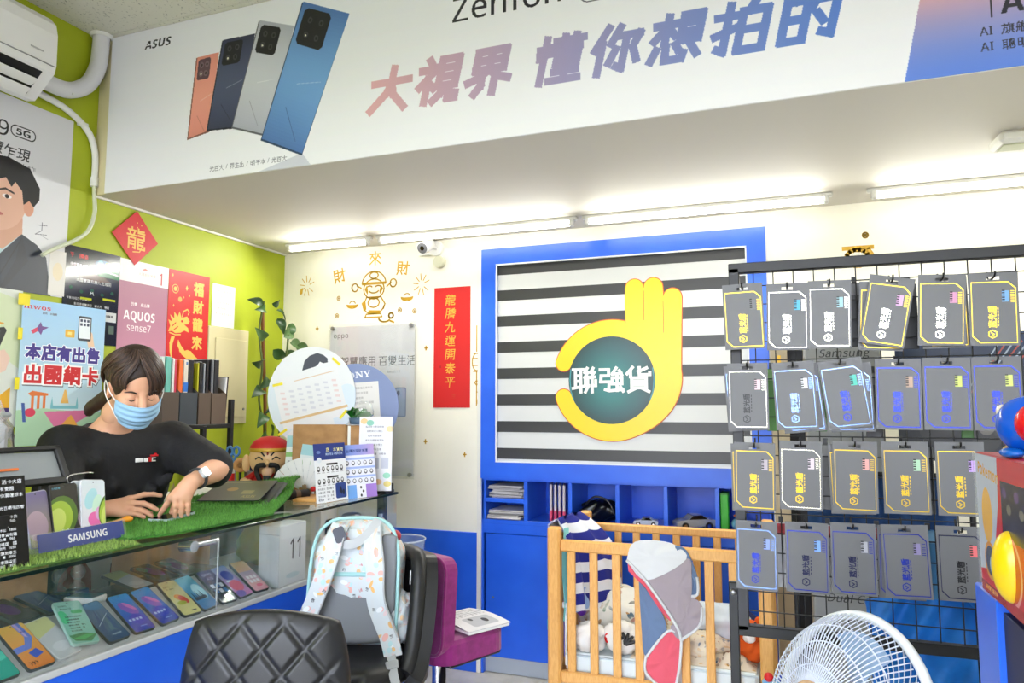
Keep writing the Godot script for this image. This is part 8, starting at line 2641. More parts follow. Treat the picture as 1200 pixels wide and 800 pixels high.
func backpack():
	var r := RandomNumberGenerator.new()
	r.seed = 12
	var c := cv(512, 512, Color(0.80, 0.83, 0.84))
	for i in 70:
		var x := r.randf_range(0, 512)
		var y := r.randf_range(0, 512)
		var col: Color = [Color(0.92, 0.68, 0.64), Color(0.90, 0.70, 0.42), Color(0.90, 0.91, 0.92), Color(0.70, 0.84, 0.86), Color(0.88, 0.78, 0.78)][i % 5]
		c.ell(x, y, r.randf_range(12, 30), r.randf_range(9, 20), col, r.randf_range(0, 3))
	for i in 20:
		var x := r.randf_range(20, 490)
		var y := r.randf_range(20, 490)
		var a := r.randf_range(0, 3)
		for k in 4:
			var o := v2(k * 6, 0).rotated(a)
			c.pline([v2(x, y) + o, v2(x, y) + o + v2(0, 20).rotated(a + 0.3 * sin(k))], 2.4, Color(0.12, 0.12, 0.16) if i % 4 else Color(0.80, 0.25, 0.25))
	var fab := tri_mat(c.tex(), 4.2, 0.7)
	var grey := mat(Color(0.50, 0.51, 0.53), 0.8)
	grey.normal_enabled = true
	grey.normal_texture = bump_tex(0.2, 2.0, 50, FastNoiseLite.TYPE_CELLULAR, 1, 256)
	grey.uv1_triplanar = true
	grey.uv1_scale = v3(14, 14, 14)
	grey.normal_scale = 0.3
	var mint := mat(Color(0.64, 0.82, 0.82), 0.7)
	var web := mat(Color(0.72, 0.73, 0.74), 0.75)
	var t := thing("school_backpack", "pastel patterned school backpack, straps towards the viewer, on the bucket stool", "backpack", v3(-1.345, 0.668, -2.10), 0.30)
	t.transform.basis = Basis(Vector3.UP, 0.32) * Basis(v3(1, 0, 0), -0.14)
	# local: x right, y up, z towards the viewer
	part(t, "body", mb().sheet(func(u, v):
		var a: float = u * TAU
		var y: float = v * 0.42
		var tp: float = 1.0 - 0.42 * smoothstep(0.72, 1.0, v) - 0.06 * (1.0 - v)
		var round_: float = sqrt(maxf(0.0, 1.0 - pow(absf(v * 2.0 - 1.0), 9.0)))
		var ca := cos(a)
		var sa := sin(a)
		var px: float = signf(ca) * pow(absf(ca), 0.55) * 0.155 * tp * (0.85 + 0.15 * round_)
		var pz: float = -signf(sa) * pow(absf(sa), 0.7) * 0.085 * round_
		return v3(px, y, pz - 0.085 + 0.012 * sin(v * 7.0 + a)), 44, 26).mesh(), fab)
	part(t, "back_pad", cushion(0.235, 0.21, 0.026, 0.0, 0.0, 0.25, 24, 24), grey, v3(-0.005, 0.125, -0.002))
	part(t, "pad_trim", mb().box(v3(-0.005, 0.238, 0.010), v3(0.22, 0.014, 0.008), 0.003).mesh(), mint)
	part(t, "upper_panel", cushion(0.20, 0.14, 0.018, 0.0, 0.0, 0.25, 20, 20), fab, v3(-0.005, 0.315, -0.006))
	part(t, "side_pad", cushion(0.055, 0.26, 0.03, 0.0, 0.0, 0.3, 16, 24), grey, v3(0.115, 0.24, -0.004))
	part(t, "side_piping", mb().tube(curve([v3(0.145, 0.02, -0.006), v3(0.148, 0.2, -0.004), v3(0.142, 0.33, -0.006), v3(0.10, 0.405, -0.012), v3(0.0, 0.42, -0.02), v3(-0.10, 0.40, -0.012), v3(-0.145, 0.3, -0.006), v3(-0.150, 0.02, -0.006)]), 0.006, 8).mesh(), mint)
	part(t, "haul_loop", mb().sheet(strap_path([v3(-0.055, 0.385, 0.004), v3(-0.045, 0.345, 0.028), v3(0.0, 0.335, 0.036), v3(0.05, 0.37, 0.028), v3(0.075, 0.415, 0.0)], 0.030), 24, 3, 0.006).mesh(), web)
	part(t, "loop_label", mb(v3(-0.045, 0.365, 0.036), v3(0, 0, 0.4)).ext(rrect(0.038, 0.05, 0.008), -0.004, 0.0).mesh(), mat(Color(0.30, 0.31, 0.36), 0.6))
	# shoulder straps
	for s in [-1, 1]:
		var o := part(t, "shoulder_strap", mb().sheet(strap_path([v3(s * 0.052, 0.40, 0.0), v3(s * 0.062, 0.355, 0.032), v3(s * 0.078, 0.27, 0.045), v3(s * 0.10 - 0.012, 0.16, 0.048), v3(s * 0.125 - 0.02 + (0.028 if s > 0 else -0.012), 0.05, 0.04), v3(s * 0.13 + (0.02 if s > 0 else -0.03), -0.01, 0.035)], 0.058), 36, 4, 0.011).mesh(), fab)
		part(o, "strap_piping", mb().tube(curve([v3(s * 0.052 + 0.03, 0.40, 0.002), v3(s * 0.062 + 0.031, 0.355, 0.034), v3(s * 0.078 + 0.031, 0.27, 0.047), v3(s * 0.10 + 0.018, 0.16, 0.050), v3(s * 0.125 + (0.038 if s > 0 else 0.0), 0.05, 0.042)]), 0.003, 6).mesh(), web)
	# webbing tail hanging over the seat front from the right strap
	var wb := part(t, "webbing", mb().sheet(strap_path([v3(0.145, -0.005, 0.045), v3(0.165, -0.05, 0.10), v3(0.185, -0.10, 0.125), v3(0.187, -0.20, 0.13), v3(0.18, -0.32, 0.13)], 0.028), 24, 2, 0.003).mesh(), web)
	part(wb, "buckle", mb(v3(0.155, -0.025, 0.078), v3(-0.7, 0, 0.25)).box(Vector3.ZERO, v3(0.040, 0.028, 0.008), 0.003).mesh(), mat(Color(0.62, 0.63, 0.64), 0.4))
	# side pocket bulging out at the right
	part(t, "side_pocket", crumple(v3(0.045, 0.085, 0.075), 44).mesh(), fab, v3(0.150, 0.095, -0.075))
	part(t, "pocket_trim", mb().tube(curve([v3(0.178, 0.14, -0.02), v3(0.195, 0.165, -0.07), v3(0.182, 0.165, -0.13)]), 0.005, 8).mesh(), web)
	part(t, "zip_pull", mb().box(v3(0.182, 0.225, -0.05), v3(0.005, 0.045, 0.004), 0.0015).mesh(), M.paper)
	part(t, "pompom", mb().ball(v3(0.125, 0.36, -0.05), v3(0.02, 0.02, 0.02), 14, 10).mesh(), mat(Color(0.72, 0.22, 0.26), 0.6))

# a ribbon of given width along a path, for MB.sheet; u runs across, v along (downwards)
func strap_path(pts: Array, width: float) -> Callable:
	var c := curve(pts, 8)
	var n := c.size() - 1
	return func(u, v):
		# u along, v across
		var f: float = u * n
		var i := mini(int(f), n - 1)
		var p: Vector3 = c[i].lerp(c[i + 1], f - i)
		var tg: Vector3 = (c[mini(i + 1, n)] - c[maxi(i - 1, 0)]).normalized()
		var across := tg.cross(v3(0, 0, 1)).normalized()
		if across.length() < 0.1:
			across = v3(1, 0, 0)
		return p - across * (v - 0.5) * width

func build_crib():
	var t := thing("wooden_crib", "light wooden slatted crib in front of the blue cabinet", "crib", Vector3.ZERO)
	var xl := -0.925
	var xr := -0.085
	var zf := -3.0
	var zr := -3.52
	var w: Material = M.wood
	for q in [[xl, zf, 0.953], [xl, zr, 0.953], [xr, zf, 0.953], [xr, zr, 0.953]]:
		part(t, "post", mb().span(v3(q[0] - 0.027, 0.0, q[1] - 0.024), v3(q[0] + 0.027, q[2], q[1] + 0.024), 0.008).mesh(), w)
	part(t, "top_rail", mb().span(v3(xl + 0.027, 0.855, zf - 0.014), v3(xr - 0.027, 0.903, zf + 0.014), 0.006).mesh(), w)
	part(t, "top_rail", mb().span(v3(xl + 0.027, 0.862, zr - 0.014), v3(xr - 0.027, 0.900, zr + 0.014), 0.006).mesh(), w)
	part(t, "bottom_rail", mb().span(v3(xl + 0.027, 0.325, zf - 0.014), v3(xr - 0.027, 0.372, zf + 0.014), 0.005).mesh(), w)
	part(t, "bottom_rail", mb().span(v3(xl + 0.027, 0.325, zr - 0.014), v3(xr - 0.027, 0.372, zr + 0.014), 0.005).mesh(), w)
	for x in [-0.852, -0.757, -0.662, -0.571, -0.479, -0.389, -0.294, -0.203]:
		part(t, "slat", mb().span(v3(x - 0.017, 0.37, zf - 0.006), v3(x + 0.017, 0.857, zf + 0.008), 0.003).mesh(), w)
	for x in [-0.855, -0.765, -0.677, -0.584, -0.489, -0.399, -0.305, -0.21]:
		part(t, "slat", mb().span(v3(x - 0.017, 0.37, zr - 0.006), v3(x + 0.017, 0.874, zr + 0.008), 0.003).mesh(), w)
	for x in [xl, xr]:
		part(t, "end_rail", mb().span(v3(x - 0.013, 0.872, zr + 0.024), v3(x + 0.013, 0.912, zf - 0.024), 0.005).mesh(), w)
		part(t, "end_rail", mb().span(v3(x - 0.013, 0.325, zr + 0.024), v3(x + 0.013, 0.372, zf - 0.024), 0.005).mesh(), w)
		for k in 5:
			var z := zr + 0.095 + k * 0.083
			part(t, "slat", mb().span(v3(x - 0.007, 0.37, z - 0.016), v3(x + 0.007, 0.874, z + 0.016), 0.003).mesh(), w)
	part(t, "base_board", mb().span(v3(xl + 0.02, 0.335, zr + 0.016), v3(xr - 0.02, 0.350, zf - 0.016), 0.002).mesh(), w)
	var clip := part(t, "white_clip", mb().box(v3(xl + 0.030, 0.625, zf - 0.04), v3(0.02, 0.024, 0.02), 0.004).mesh(), M.plastic)
	part(clip, "strap", mb().box(v3(xl + 0.036, 0.50, zf - 0.04), v3(0.006, 0.24, 0.010), 0.001).mesh(), M.plastic)
	# mattress and heaped bedding
	var m := thing("crib_mattress", "white mattress lying in the wooden crib", "mattress", v3(0, 0.350, 0))
	part(m, "mattress", mb().span(v3(xl + 0.035, 0.0, zr + 0.03), v3(xr - 0.035, 0.085, zf - 0.03), 0.015).mesh(), mat(Color(0.84, 0.88, 0.89), 0.8))
	part(m, "piping", mb().span(v3(xl + 0.034, 0.075, zr + 0.029), v3(xr - 0.034, 0.080, zf - 0.029), 0.001).mesh(), mat(Color(0.74, 0.80, 0.83), 0.8))
	var r := RandomNumberGenerator.new()
	r.seed = 5
	var c := cv(256, 256, Color(0.86, 0.85, 0.80))
	for i in 26:
		var col: Color = [Color(0.22, 0.36, 0.42), Color(0.34, 0.50, 0.36), Color(0.70, 0.20, 0.18), Color(0.10, 0.11, 0.14), Color(0.72, 0.52, 0.26)][i % 5]
		c.ell(r.randf_range(0, 256), r.randf_range(0, 256), r.randf_range(8, 22), r.randf_range(5, 11), col, r.randf_range(0, 3))
	var leafy := tri_mat(c.tex(), 4.5, 0.8)
	one("leaf_print_pillow", "cream pillow with dark leaf print in the crib's left end", "pillow", crumple(v3(0.19, 0.11, 0.13), 61, 36, 20).mesh(), leafy, v3(-0.70, 0.535, -3.32))
	var bl := thing("patterned_blanket", "crumpled cream blanket with brown print heaped on the crib mattress", "blanket", v3(0, 0.435, 0))
	var c2 := cv(256, 256, Color(0.84, 0.80, 0.72))
	for i in 40:
		var col: Color = [Color(0.62, 0.24, 0.14), Color(0.36, 0.24, 0.16), Color(0.80, 0.60, 0.20), Color(0.26, 0.38, 0.50)][i % 4]
		c2.ell(r.randf_range(0, 256), r.randf_range(0, 256), r.randf_range(4, 13), r.randf_range(3, 7), col, r.randf_range(0, 3))
	var fold := tri_mat(c2.tex(), 5.0, 0.85)
	var nz := FastNoiseLite.new()
	nz.seed = 8
	nz.frequency = 4.0
	part(bl, "cloth", mb().sheet(func(u, v):
		var x: float = lerpf(-0.62, -0.13, u)
		var z: float = lerpf(-3.05, -3.45, v)
		var e: float = smoothstep(0.0, 0.12, minf(minf(u, 1.0 - u), minf(v, 1.0 - v)))
		return v3(x, 0.004 + e * (0.035 + 0.05 * nz.get_noise_2d(x, z) + 0.03 * v), z), 40, 30, 0.006).mesh(), fold)
	part(bl, "folded_edge", crumple(v3(0.13, 0.05, 0.09), 71).mesh(), fold, v3(-0.36, 0.055, -3.15))
	one("white_blanket", "soft white and pale blue blanket heaped in the crib's middle", "blanket", crumple(v3(0.15, 0.09, 0.12), 63, 36, 20).mesh(), mat(Color(0.80, 0.85, 0.90), 0.9), v3(-0.30, 0.53, -3.30))
	one("white_plush", "white plush toy head with red and black marks in the crib corner", "plush toy", crumple(v3(0.075, 0.06, 0.07), 64).mesh(), mat(Color(0.88, 0.87, 0.85), 0.9), v3(-0.80, 0.49, -3.09))
	var pl := thing("printed_plush", "white plush toy with black hand-shaped patch lying in the crib", "plush toy", v3(-0.665, 0.435, -3.10))
	part(pl, "body", crumple(v3(0.075, 0.065, 0.07), 65).mesh(), mat(Color(0.88, 0.87, 0.85), 0.9), v3(0, 0.065, 0))
	for k in 5:
		part(pl, "black_finger", mb().tube([v3(0.03, 0.06, 0.062), v3(0.03 + cos(0.3 + k * 0.5) * 0.045, 0.06 + sin(0.3 + k * 0.5) * 0.045, 0.066)], [0.011, 0.005], 8).mesh(), M.black)
	part(pl, "red_mark", mb().ball(v3(-0.05, 0.07, 0.05), v3(0.012, 0.02, 0.008), 10, 8).mesh(), M.red)
	var tg := thing("striped_tiger", "orange plush tiger with dark stripes at the crib's right end", "plush toy", v3(-0.155, 0.435, -3.20))
	var org := mat(Color(0.86, 0.36, 0.08), 0.9)
	part(tg, "body", crumple(v3(0.06, 0.06, 0.10), 66).mesh(), org, v3(0, 0.06, 0))
	part(tg, "head", mb().ball(v3(0.0, 0.13, 0.06), v3(0.05, 0.045, 0.045)).mesh(), org)
	part(tg, "muzzle", mb().ball(v3(0.0, 0.115, 0.10), v3(0.025, 0.02, 0.02), 14, 8).mesh(), M.paper)
	for s in [-1, 1]:
		part(tg, "ear", mb().ball(v3(s * 0.035, 0.172, 0.05), v3(0.015, 0.015, 0.008), 12, 8).mesh(), org)
		part(tg, "stripe", mb().tube(curve([v3(s * 0.02, 0.17, 0.075), v3(s * 0.04, 0.15, 0.08), v3(s * 0.05, 0.13, 0.07)]), 0.005, 6).mesh(), M.black)
	var sb := thing("blue_cushion", "navy cushion behind the plush tiger in the crib", "cushion", v3(-0.19, 0.435, -3.38))
	part(sb, "cushion", crumple(v3(0.08, 0.07, 0.06), 67).mesh(), mat(Color(0.08, 0.12, 0.30), 0.9), v3(0, 0.07, 0))
	part(sb, "button", mb().ball(v3(0, 0.08, 0.06), v3(0.008, 0.008, 0.006), 10, 6).mesh(), M.paper)
	one("purple_ball", "small purple ball hanging inside the crib's left end", "ball", mb().ball(Vector3.ZERO, v3(0.026, 0.034, 0.026)).mesh(), mat(Color(0.36, 0.12, 0.62), 0.4), v3(-0.865, 0.575, -3.20))
	towels()

func towel_mat(c: Cv) -> StandardMaterial3D:
	var m := printed(c.tex(), 0.95)
	return m

func towels():
	# blue and white striped hooded towel over the left end rail
	var c := cv(64, 512, Color(0.86, 0.87, 0.90))
	for k in 9:
		c.rect(0, k * 58 + 6, 64, 29, Color(0.10, 0.13, 0.50))
	var t := thing("striped_towel", "blue and white striped towel hung over the crib's left end", "towel", Vector3.ZERO)
	part(t, "towel", mb().sheet(func(u, v):
		# v from the inner hem up over the rail and down outside; u from the viewer's side to the rear
		var z: float = lerpf(-3.03, -3.40, u) + 0.012 * sin(v * 9.0)
		var inner: float = 0.055 + 0.17 * u + 0.020 * sin(u * 11.0 + v * 4.0)
		if v < 0.52:
			var k: float = v / 0.52
			var x: float = -0.925 + inner * (1.0 - pow(k, 3.0)) + 0.012 * sin(u * 16.0)
			return v3(x, lerpf(0.60 - 0.05 * u, 0.985 - 0.02 * u, pow(k, 0.9)) + 0.006 * sin(u * 13.0), z)
		var j: float = (v - 0.52) / 0.48
		return v3(-0.925 - 0.042 * smoothstep(0.0, 0.10, j) - 0.004 * sin(u * 14.0), lerpf(0.988 + 0.020 * sin(minf(j * 8.0, PI)) - 0.02 * u, 0.52, j), lerpf(-3.035, -3.26, u)), 26, 60, 0.008).mesh(), towel_mat(c))
	part(t, "mint_lining", mb().sheet(func(u, v): return v3(-0.896 + 0.012 * u + 0.006 * sin(v * 8.0), lerpf(0.56, 0.945, v), -3.026 - 0.03 * u), 4, 14, 0.003).mesh(), mat(Color(0.52, 0.80, 0.80), 0.9))
	part(t, "blue_hem", mb().span(v3(-0.972, 0.515, -3.11), v3(-0.962, 0.56, -3.035), 0.002).mesh(), mat(Color(0.22, 0.62, 0.80), 0.9))
	part(t, "pale_fold", mb().sheet(func(u, v): return v3(lerpf(-0.872, -0.80, u), lerpf(0.585, 0.70 - 0.04 * u, v), lerpf(-3.06, -3.26, u) + 0.02 + 0.01 * sin(v * 6.0)), 8, 8, 0.006).mesh(), mat(Color(0.55, 0.66, 0.86), 0.95))
	# patchwork towel over the front rail
	var d := thing("patchwork_towel", "white, grey and pink hooded towel hung over the crib's front rail", "towel", v3(0, 0, -2.990))
	var white := mat(Color(0.82, 0.82, 0.82), 0.95)
	var grey := mat(Color(0.62, 0.57, 0.59), 0.95)
	var blue := mat(Color(0.40, 0.48, 0.60), 0.95)
	var pink := mat(Color(0.86, 0.36, 0.42), 0.95)
	cloth_patch(d, "white_panel", [v3(-0.61, 0.845, 0.030), v3(-0.58, 0.915, 0.010), v3(-0.44, 0.918, 0.006), v3(-0.375, 0.865, 0.034), v3(-0.53, 0.775, 0.045)], white)
	cloth_patch(d, "grey_panel", [v3(-0.53, 0.775, 0.043), v3(-0.375, 0.868, 0.032), v3(-0.355, 0.80, 0.040), v3(-0.365, 0.70, 0.042), v3(-0.42, 0.625, 0.045)], grey)
	cloth_patch(d, "grey_flap", [v3(-0.42, 0.625, 0.040), v3(-0.365, 0.72, 0.038), v3(-0.318, 0.69, 0.036), v3(-0.33, 0.62, 0.040), v3(-0.40, 0.56, 0.042), v3(-0.44, 0.60, 0.04)], grey)
	cloth_patch(d, "blue_shoulder", [v3(-0.42, 0.912, 0.016), v3(-0.375, 0.895, 0.020), v3(-0.335, 0.80, 0.026), v3(-0.34, 0.735, 0.026), v3(-0.375, 0.73, 0.030)], blue)
	cloth_patch(d, "pink_lining", [v3(-0.605, 0.80, 0.024), v3(-0.60, 0.84, 0.022), v3(-0.52, 0.765, 0.030), v3(-0.44, 0.63, 0.034), v3(-0.48, 0.66, 0.028), v3(-0.55, 0.755, 0.022)], pink)
	cloth_patch(d, "blue_tail", [v3(-0.565, 0.765, 0.018), v3(-0.48, 0.66, 0.022), v3(-0.46, 0.56, 0.024), v3(-0.54, 0.475, 0.024), v3(-0.558, 0.60, 0.018)], blue)
	cloth_patch(d, "pink_tail", [v3(-0.535, 0.47, 0.028), v3(-0.45, 0.585, 0.032), v3(-0.40, 0.565, 0.034), v3(-0.415, 0.44, 0.030), v3(-0.445, 0.36, 0.028), v3(-0.535, 0.415, 0.028)], pink)
	for e in [[v3(-0.61, 0.845, 0.034), v3(-0.53, 0.772, 0.050), v3(-0.42, 0.622, 0.050), v3(-0.40, 0.56, 0.046)], [v3(-0.335, 0.80, 0.030), v3(-0.335, 0.735, 0.032), v3(-0.375, 0.725, 0.034)], [v3(-0.318, 0.69, 0.040), v3(-0.33, 0.62, 0.044), v3(-0.40, 0.56, 0.046)], [v3(-0.54, 0.475, 0.030), v3(-0.45, 0.587, 0.036), v3(-0.398, 0.567, 0.038)], [v3(-0.398, 0.567, 0.038), v3(-0.412, 0.44, 0.034), v3(-0.445, 0.357, 0.032), v3(-0.537, 0.413, 0.032), v3(-0.54, 0.475, 0.030)]]:
		part(d, "white_binding", mb().tube(curve(e, 5), 0.006, 6).mesh(), white)

func cloth_patch(parent: Node, called: String, pts: Array, m: Material):
	# a soft panel of cloth with thickness, fanned from its middle
	var c := Vector3.ZERO
	for p in pts:
		c += p
	c /= pts.size()
	c.z += 0.008
	var ring := curve(pts + [pts[0]], 5)
	ring.pop_back()
	var s := mb()
	s.smooth(1)
	var n := ring.size()
	# make the outline run counter-clockwise as seen from the front
	var area2 := 0.0
	for i in n:
		area2 += ring[i].x * ring[(i + 1) % n].y - ring[(i + 1) % n].x * ring[i].y
	if area2 < 0:
		ring.reverse()
	var back := v3(0, 0, -0.007)
	for i in n:
		var a: Vector3 = ring[i]
		var b: Vector3 = ring[(i + 1) % n]
		var am := a.lerp(c, 0.5) + v3(0, 0, 0.006 * sin(i * 1.1))
		var bm := b.lerp(c, 0.5) + v3(0, 0, 0.006 * sin(((i + 1) % n) * 1.1))
		s.smooth(1)
		s.quad(a, b, bm, am)
		s.tri(am, bm, c)
		s.smooth(2)
		s.tri(a + back, c + back, b + back)
		s.flat()
		s.quad(a, a + back, b + back, b)
	part(parent, called, s.mesh(), m)

func build_rack():
	var t := thing("grid_rack", "black metal grid display rack hung with screen protector packs", "rack", v3(0, 0, RACKZ))
	var x0 := -0.118
	var x1 := 0.90
	var y0 := 0.862
	var y1 := 1.840
	part(t, "top_bar", mb().span(v3(x0 - 0.014, y1 - 0.014, -0.014), v3(x1, y1 + 0.014, 0.014), 0.002).mesh(), M.black_metal)
	part(t, "bottom_bar", mb().span(v3(x0 - 0.014, y0 - 0.014, -0.014), v3(x1, y0 + 0.014, 0.014), 0.002).mesh(), M.black_metal)
	for x in [x0, x1]:
		part(t, "post", mb().span(v3(x - 0.014, y0, -0.014), v3(x + 0.014, y1, 0.014), 0.002).mesh(), mat(Color(0.20, 0.20, 0.21), 0.45, 0.3))
		part(t, "leg", mb().span(v3(x - 0.036, 0.03, -0.012), v3(x - 0.012, 0.985, 0.012), 0.002).mesh(), M.black_metal)
		part(t, "foot", mb().span(v3(x - 0.040, 0.0, -0.25), v3(x - 0.008, 0.03, 0.25), 0.004).mesh(), M.black_metal)
	part(t, "yellow_plug", mb().ball(v3(x0 - 0.024, 0.60, 0.013), v3(0.008, 0.008, 0.006), 10, 8).mesh(), M.yellow_tape)
	part(t, "knob", mb().ball(v3(x0 - 0.024, 0.96, 0.014), v3(0.009, 0.009, 0.008), 12, 8).mesh(), M.steel)
	var step := 0.0515
	var x := x0 + step
	while x < x1 - 0.02:
		part(t, "wire", mb().cyl(v3(x, y0, 0), v3(x, y1, 0), 0.0017, 6).mesh(), M.black_metal)
		x += step
	var y := y0 + step
	while y < y1 - 0.02:
		part(t, "wire", mb().cyl(v3(x0, y, 0.003), v3(x1, y, 0.003), 0.0017, 6).mesh(), M.black_metal)
		y += step
	packs(t)
	behind_rack()

func pack_meshes() -> Dictionary:
	var d := {}
	var w := 0.104
	var h := 0.178
	# card with a euro slot cut through the header
	var m := mb()
	# card built round the slot: left, right, above and below
	var sw := 0.020
	var sy := h / 2 - 0.013
	m.span(v3(-w / 2, -h / 2, -0.0022), v3(w / 2, sy - 0.004, 0.0))
	m.span(v3(-w / 2, sy - 0.004, -0.0022), v3(-sw / 2 - 0.004, h / 2, 0.0))
	m.span(v3(sw / 2 + 0.004, sy - 0.004, -0.0022), v3(w / 2, h / 2, 0.0))
	m.span(v3(-sw / 2 - 0.004, sy + 0.004, -0.0022), v3(sw / 2 + 0.004, h / 2, 0.0))
	m.span(v3(-w / 2 + 0.003, -h / 2 + 0.003, -0.0095), v3(w / 2 - 0.003, sy - 0.010, -0.0022), 0.001)
	d.card = m.mesh()
	# foil line: a frame whose upper right and lower left corners are cut off
	var cut := 0.016
	var a := w / 2 - 0.005
	var b := h / 2 - 0.022
	var lo := -h / 2 + 0.006
	var outer := [v2(-a, b), v2(a - cut, b), v2(a, b - cut), v2(a, lo), v2(-a + cut, lo), v2(-a, lo + cut)]
	var f := mb()
	for i in 6:
		var p: Vector2 = outer[i]
		var q: Vector2 = outer[(i + 1) % 6]
		var c := v2(0, (b + lo) / 2)
		var inset := func(v: Vector2) -> Vector2: return v + (c - v).normalized() * 0.0026
		f.ext(PackedVector2Array([p, q, inset.call(q), inset.call(p)]), 0.0, 0.0005)
	d.foil = f.mesh()
	# name in three characters and a hexagon, turned a quarter so that it reads upwards
	var g := mb()
	g.x = Transform3D(Basis(v3(0, 0, 1), PI / 2), v3(-0.004, -0.045, 0))
	han_bars(g, "藍光盾", 0.0165, 0.13, 0.0, 0.008, 0.0, 0.0005, v2(1.08, 0))
	var hx := []
	for i in 7:
		hx.append_array([-0.016 + cos(TAU * i / 6) * 0.0095, sin(TAU * i / 6) * 0.0095])
	flat_bars(g, [hx, [-0.021, 0.002, -0.0165, -0.003, -0.0125, 0.003]], 0.0022, 0.0005)
	for k in 6:
		g.span(v3(0.0035 + k * 0.008, -0.0135, 0.0), v3(0.0085 + k * 0.008, -0.0115, 0.0005))
	d.logo = g.mesh()
	d.sticker = mb(v3(w / 2 - 0.027, h / 2 - 0.058, 0)).ext(rect2(0.015, 0.027), 0.0, 0.0006).mesh()
	var st := mb()
	for k in 5:
		st.span(v3(w / 2 - 0.0345, h / 2 - 0.046 - k * 0.0055, 0.0006), v3(w / 2 - 0.0285, h / 2 - 0.0425 - k * 0.0055, 0.0009))
	d.sticker_print = st.mesh()
	var tx := mb()
	for k in 7:
		tx.span(v3(w / 2 - 0.0165, h / 2 - 0.046 - k * 0.0045, 0.0), v3(w / 2 - 0.0085, h / 2 - 0.0445 - k * 0.0045, 0.0005))
	d.small_text = tx.mesh()
	return d

func make_pack(d: Dictionary, foil: Material, logo: Material, sticker: Color, label: String, at: Vector3, roll: float, group := "screen protector packs on the grid rack"):
	var t := thing("hanging_pack", label, "package", at, 0.0, group)
	t.rotation = v3(0.02, 0, roll)
	part(t, "card", d.card, M.pack_grey)
	part(t, "foil_line", d.foil, foil)
	part(t, "foil_name", d.logo, logo)
	var s := part(t, "sticker", d.sticker, mat(sticker, 0.4))
	part(s, "sticker_print", d.sticker_print, mat(sticker.darkened(0.75), 0.4))
	part(t, "small_print", d.small_text, foil)
	return t

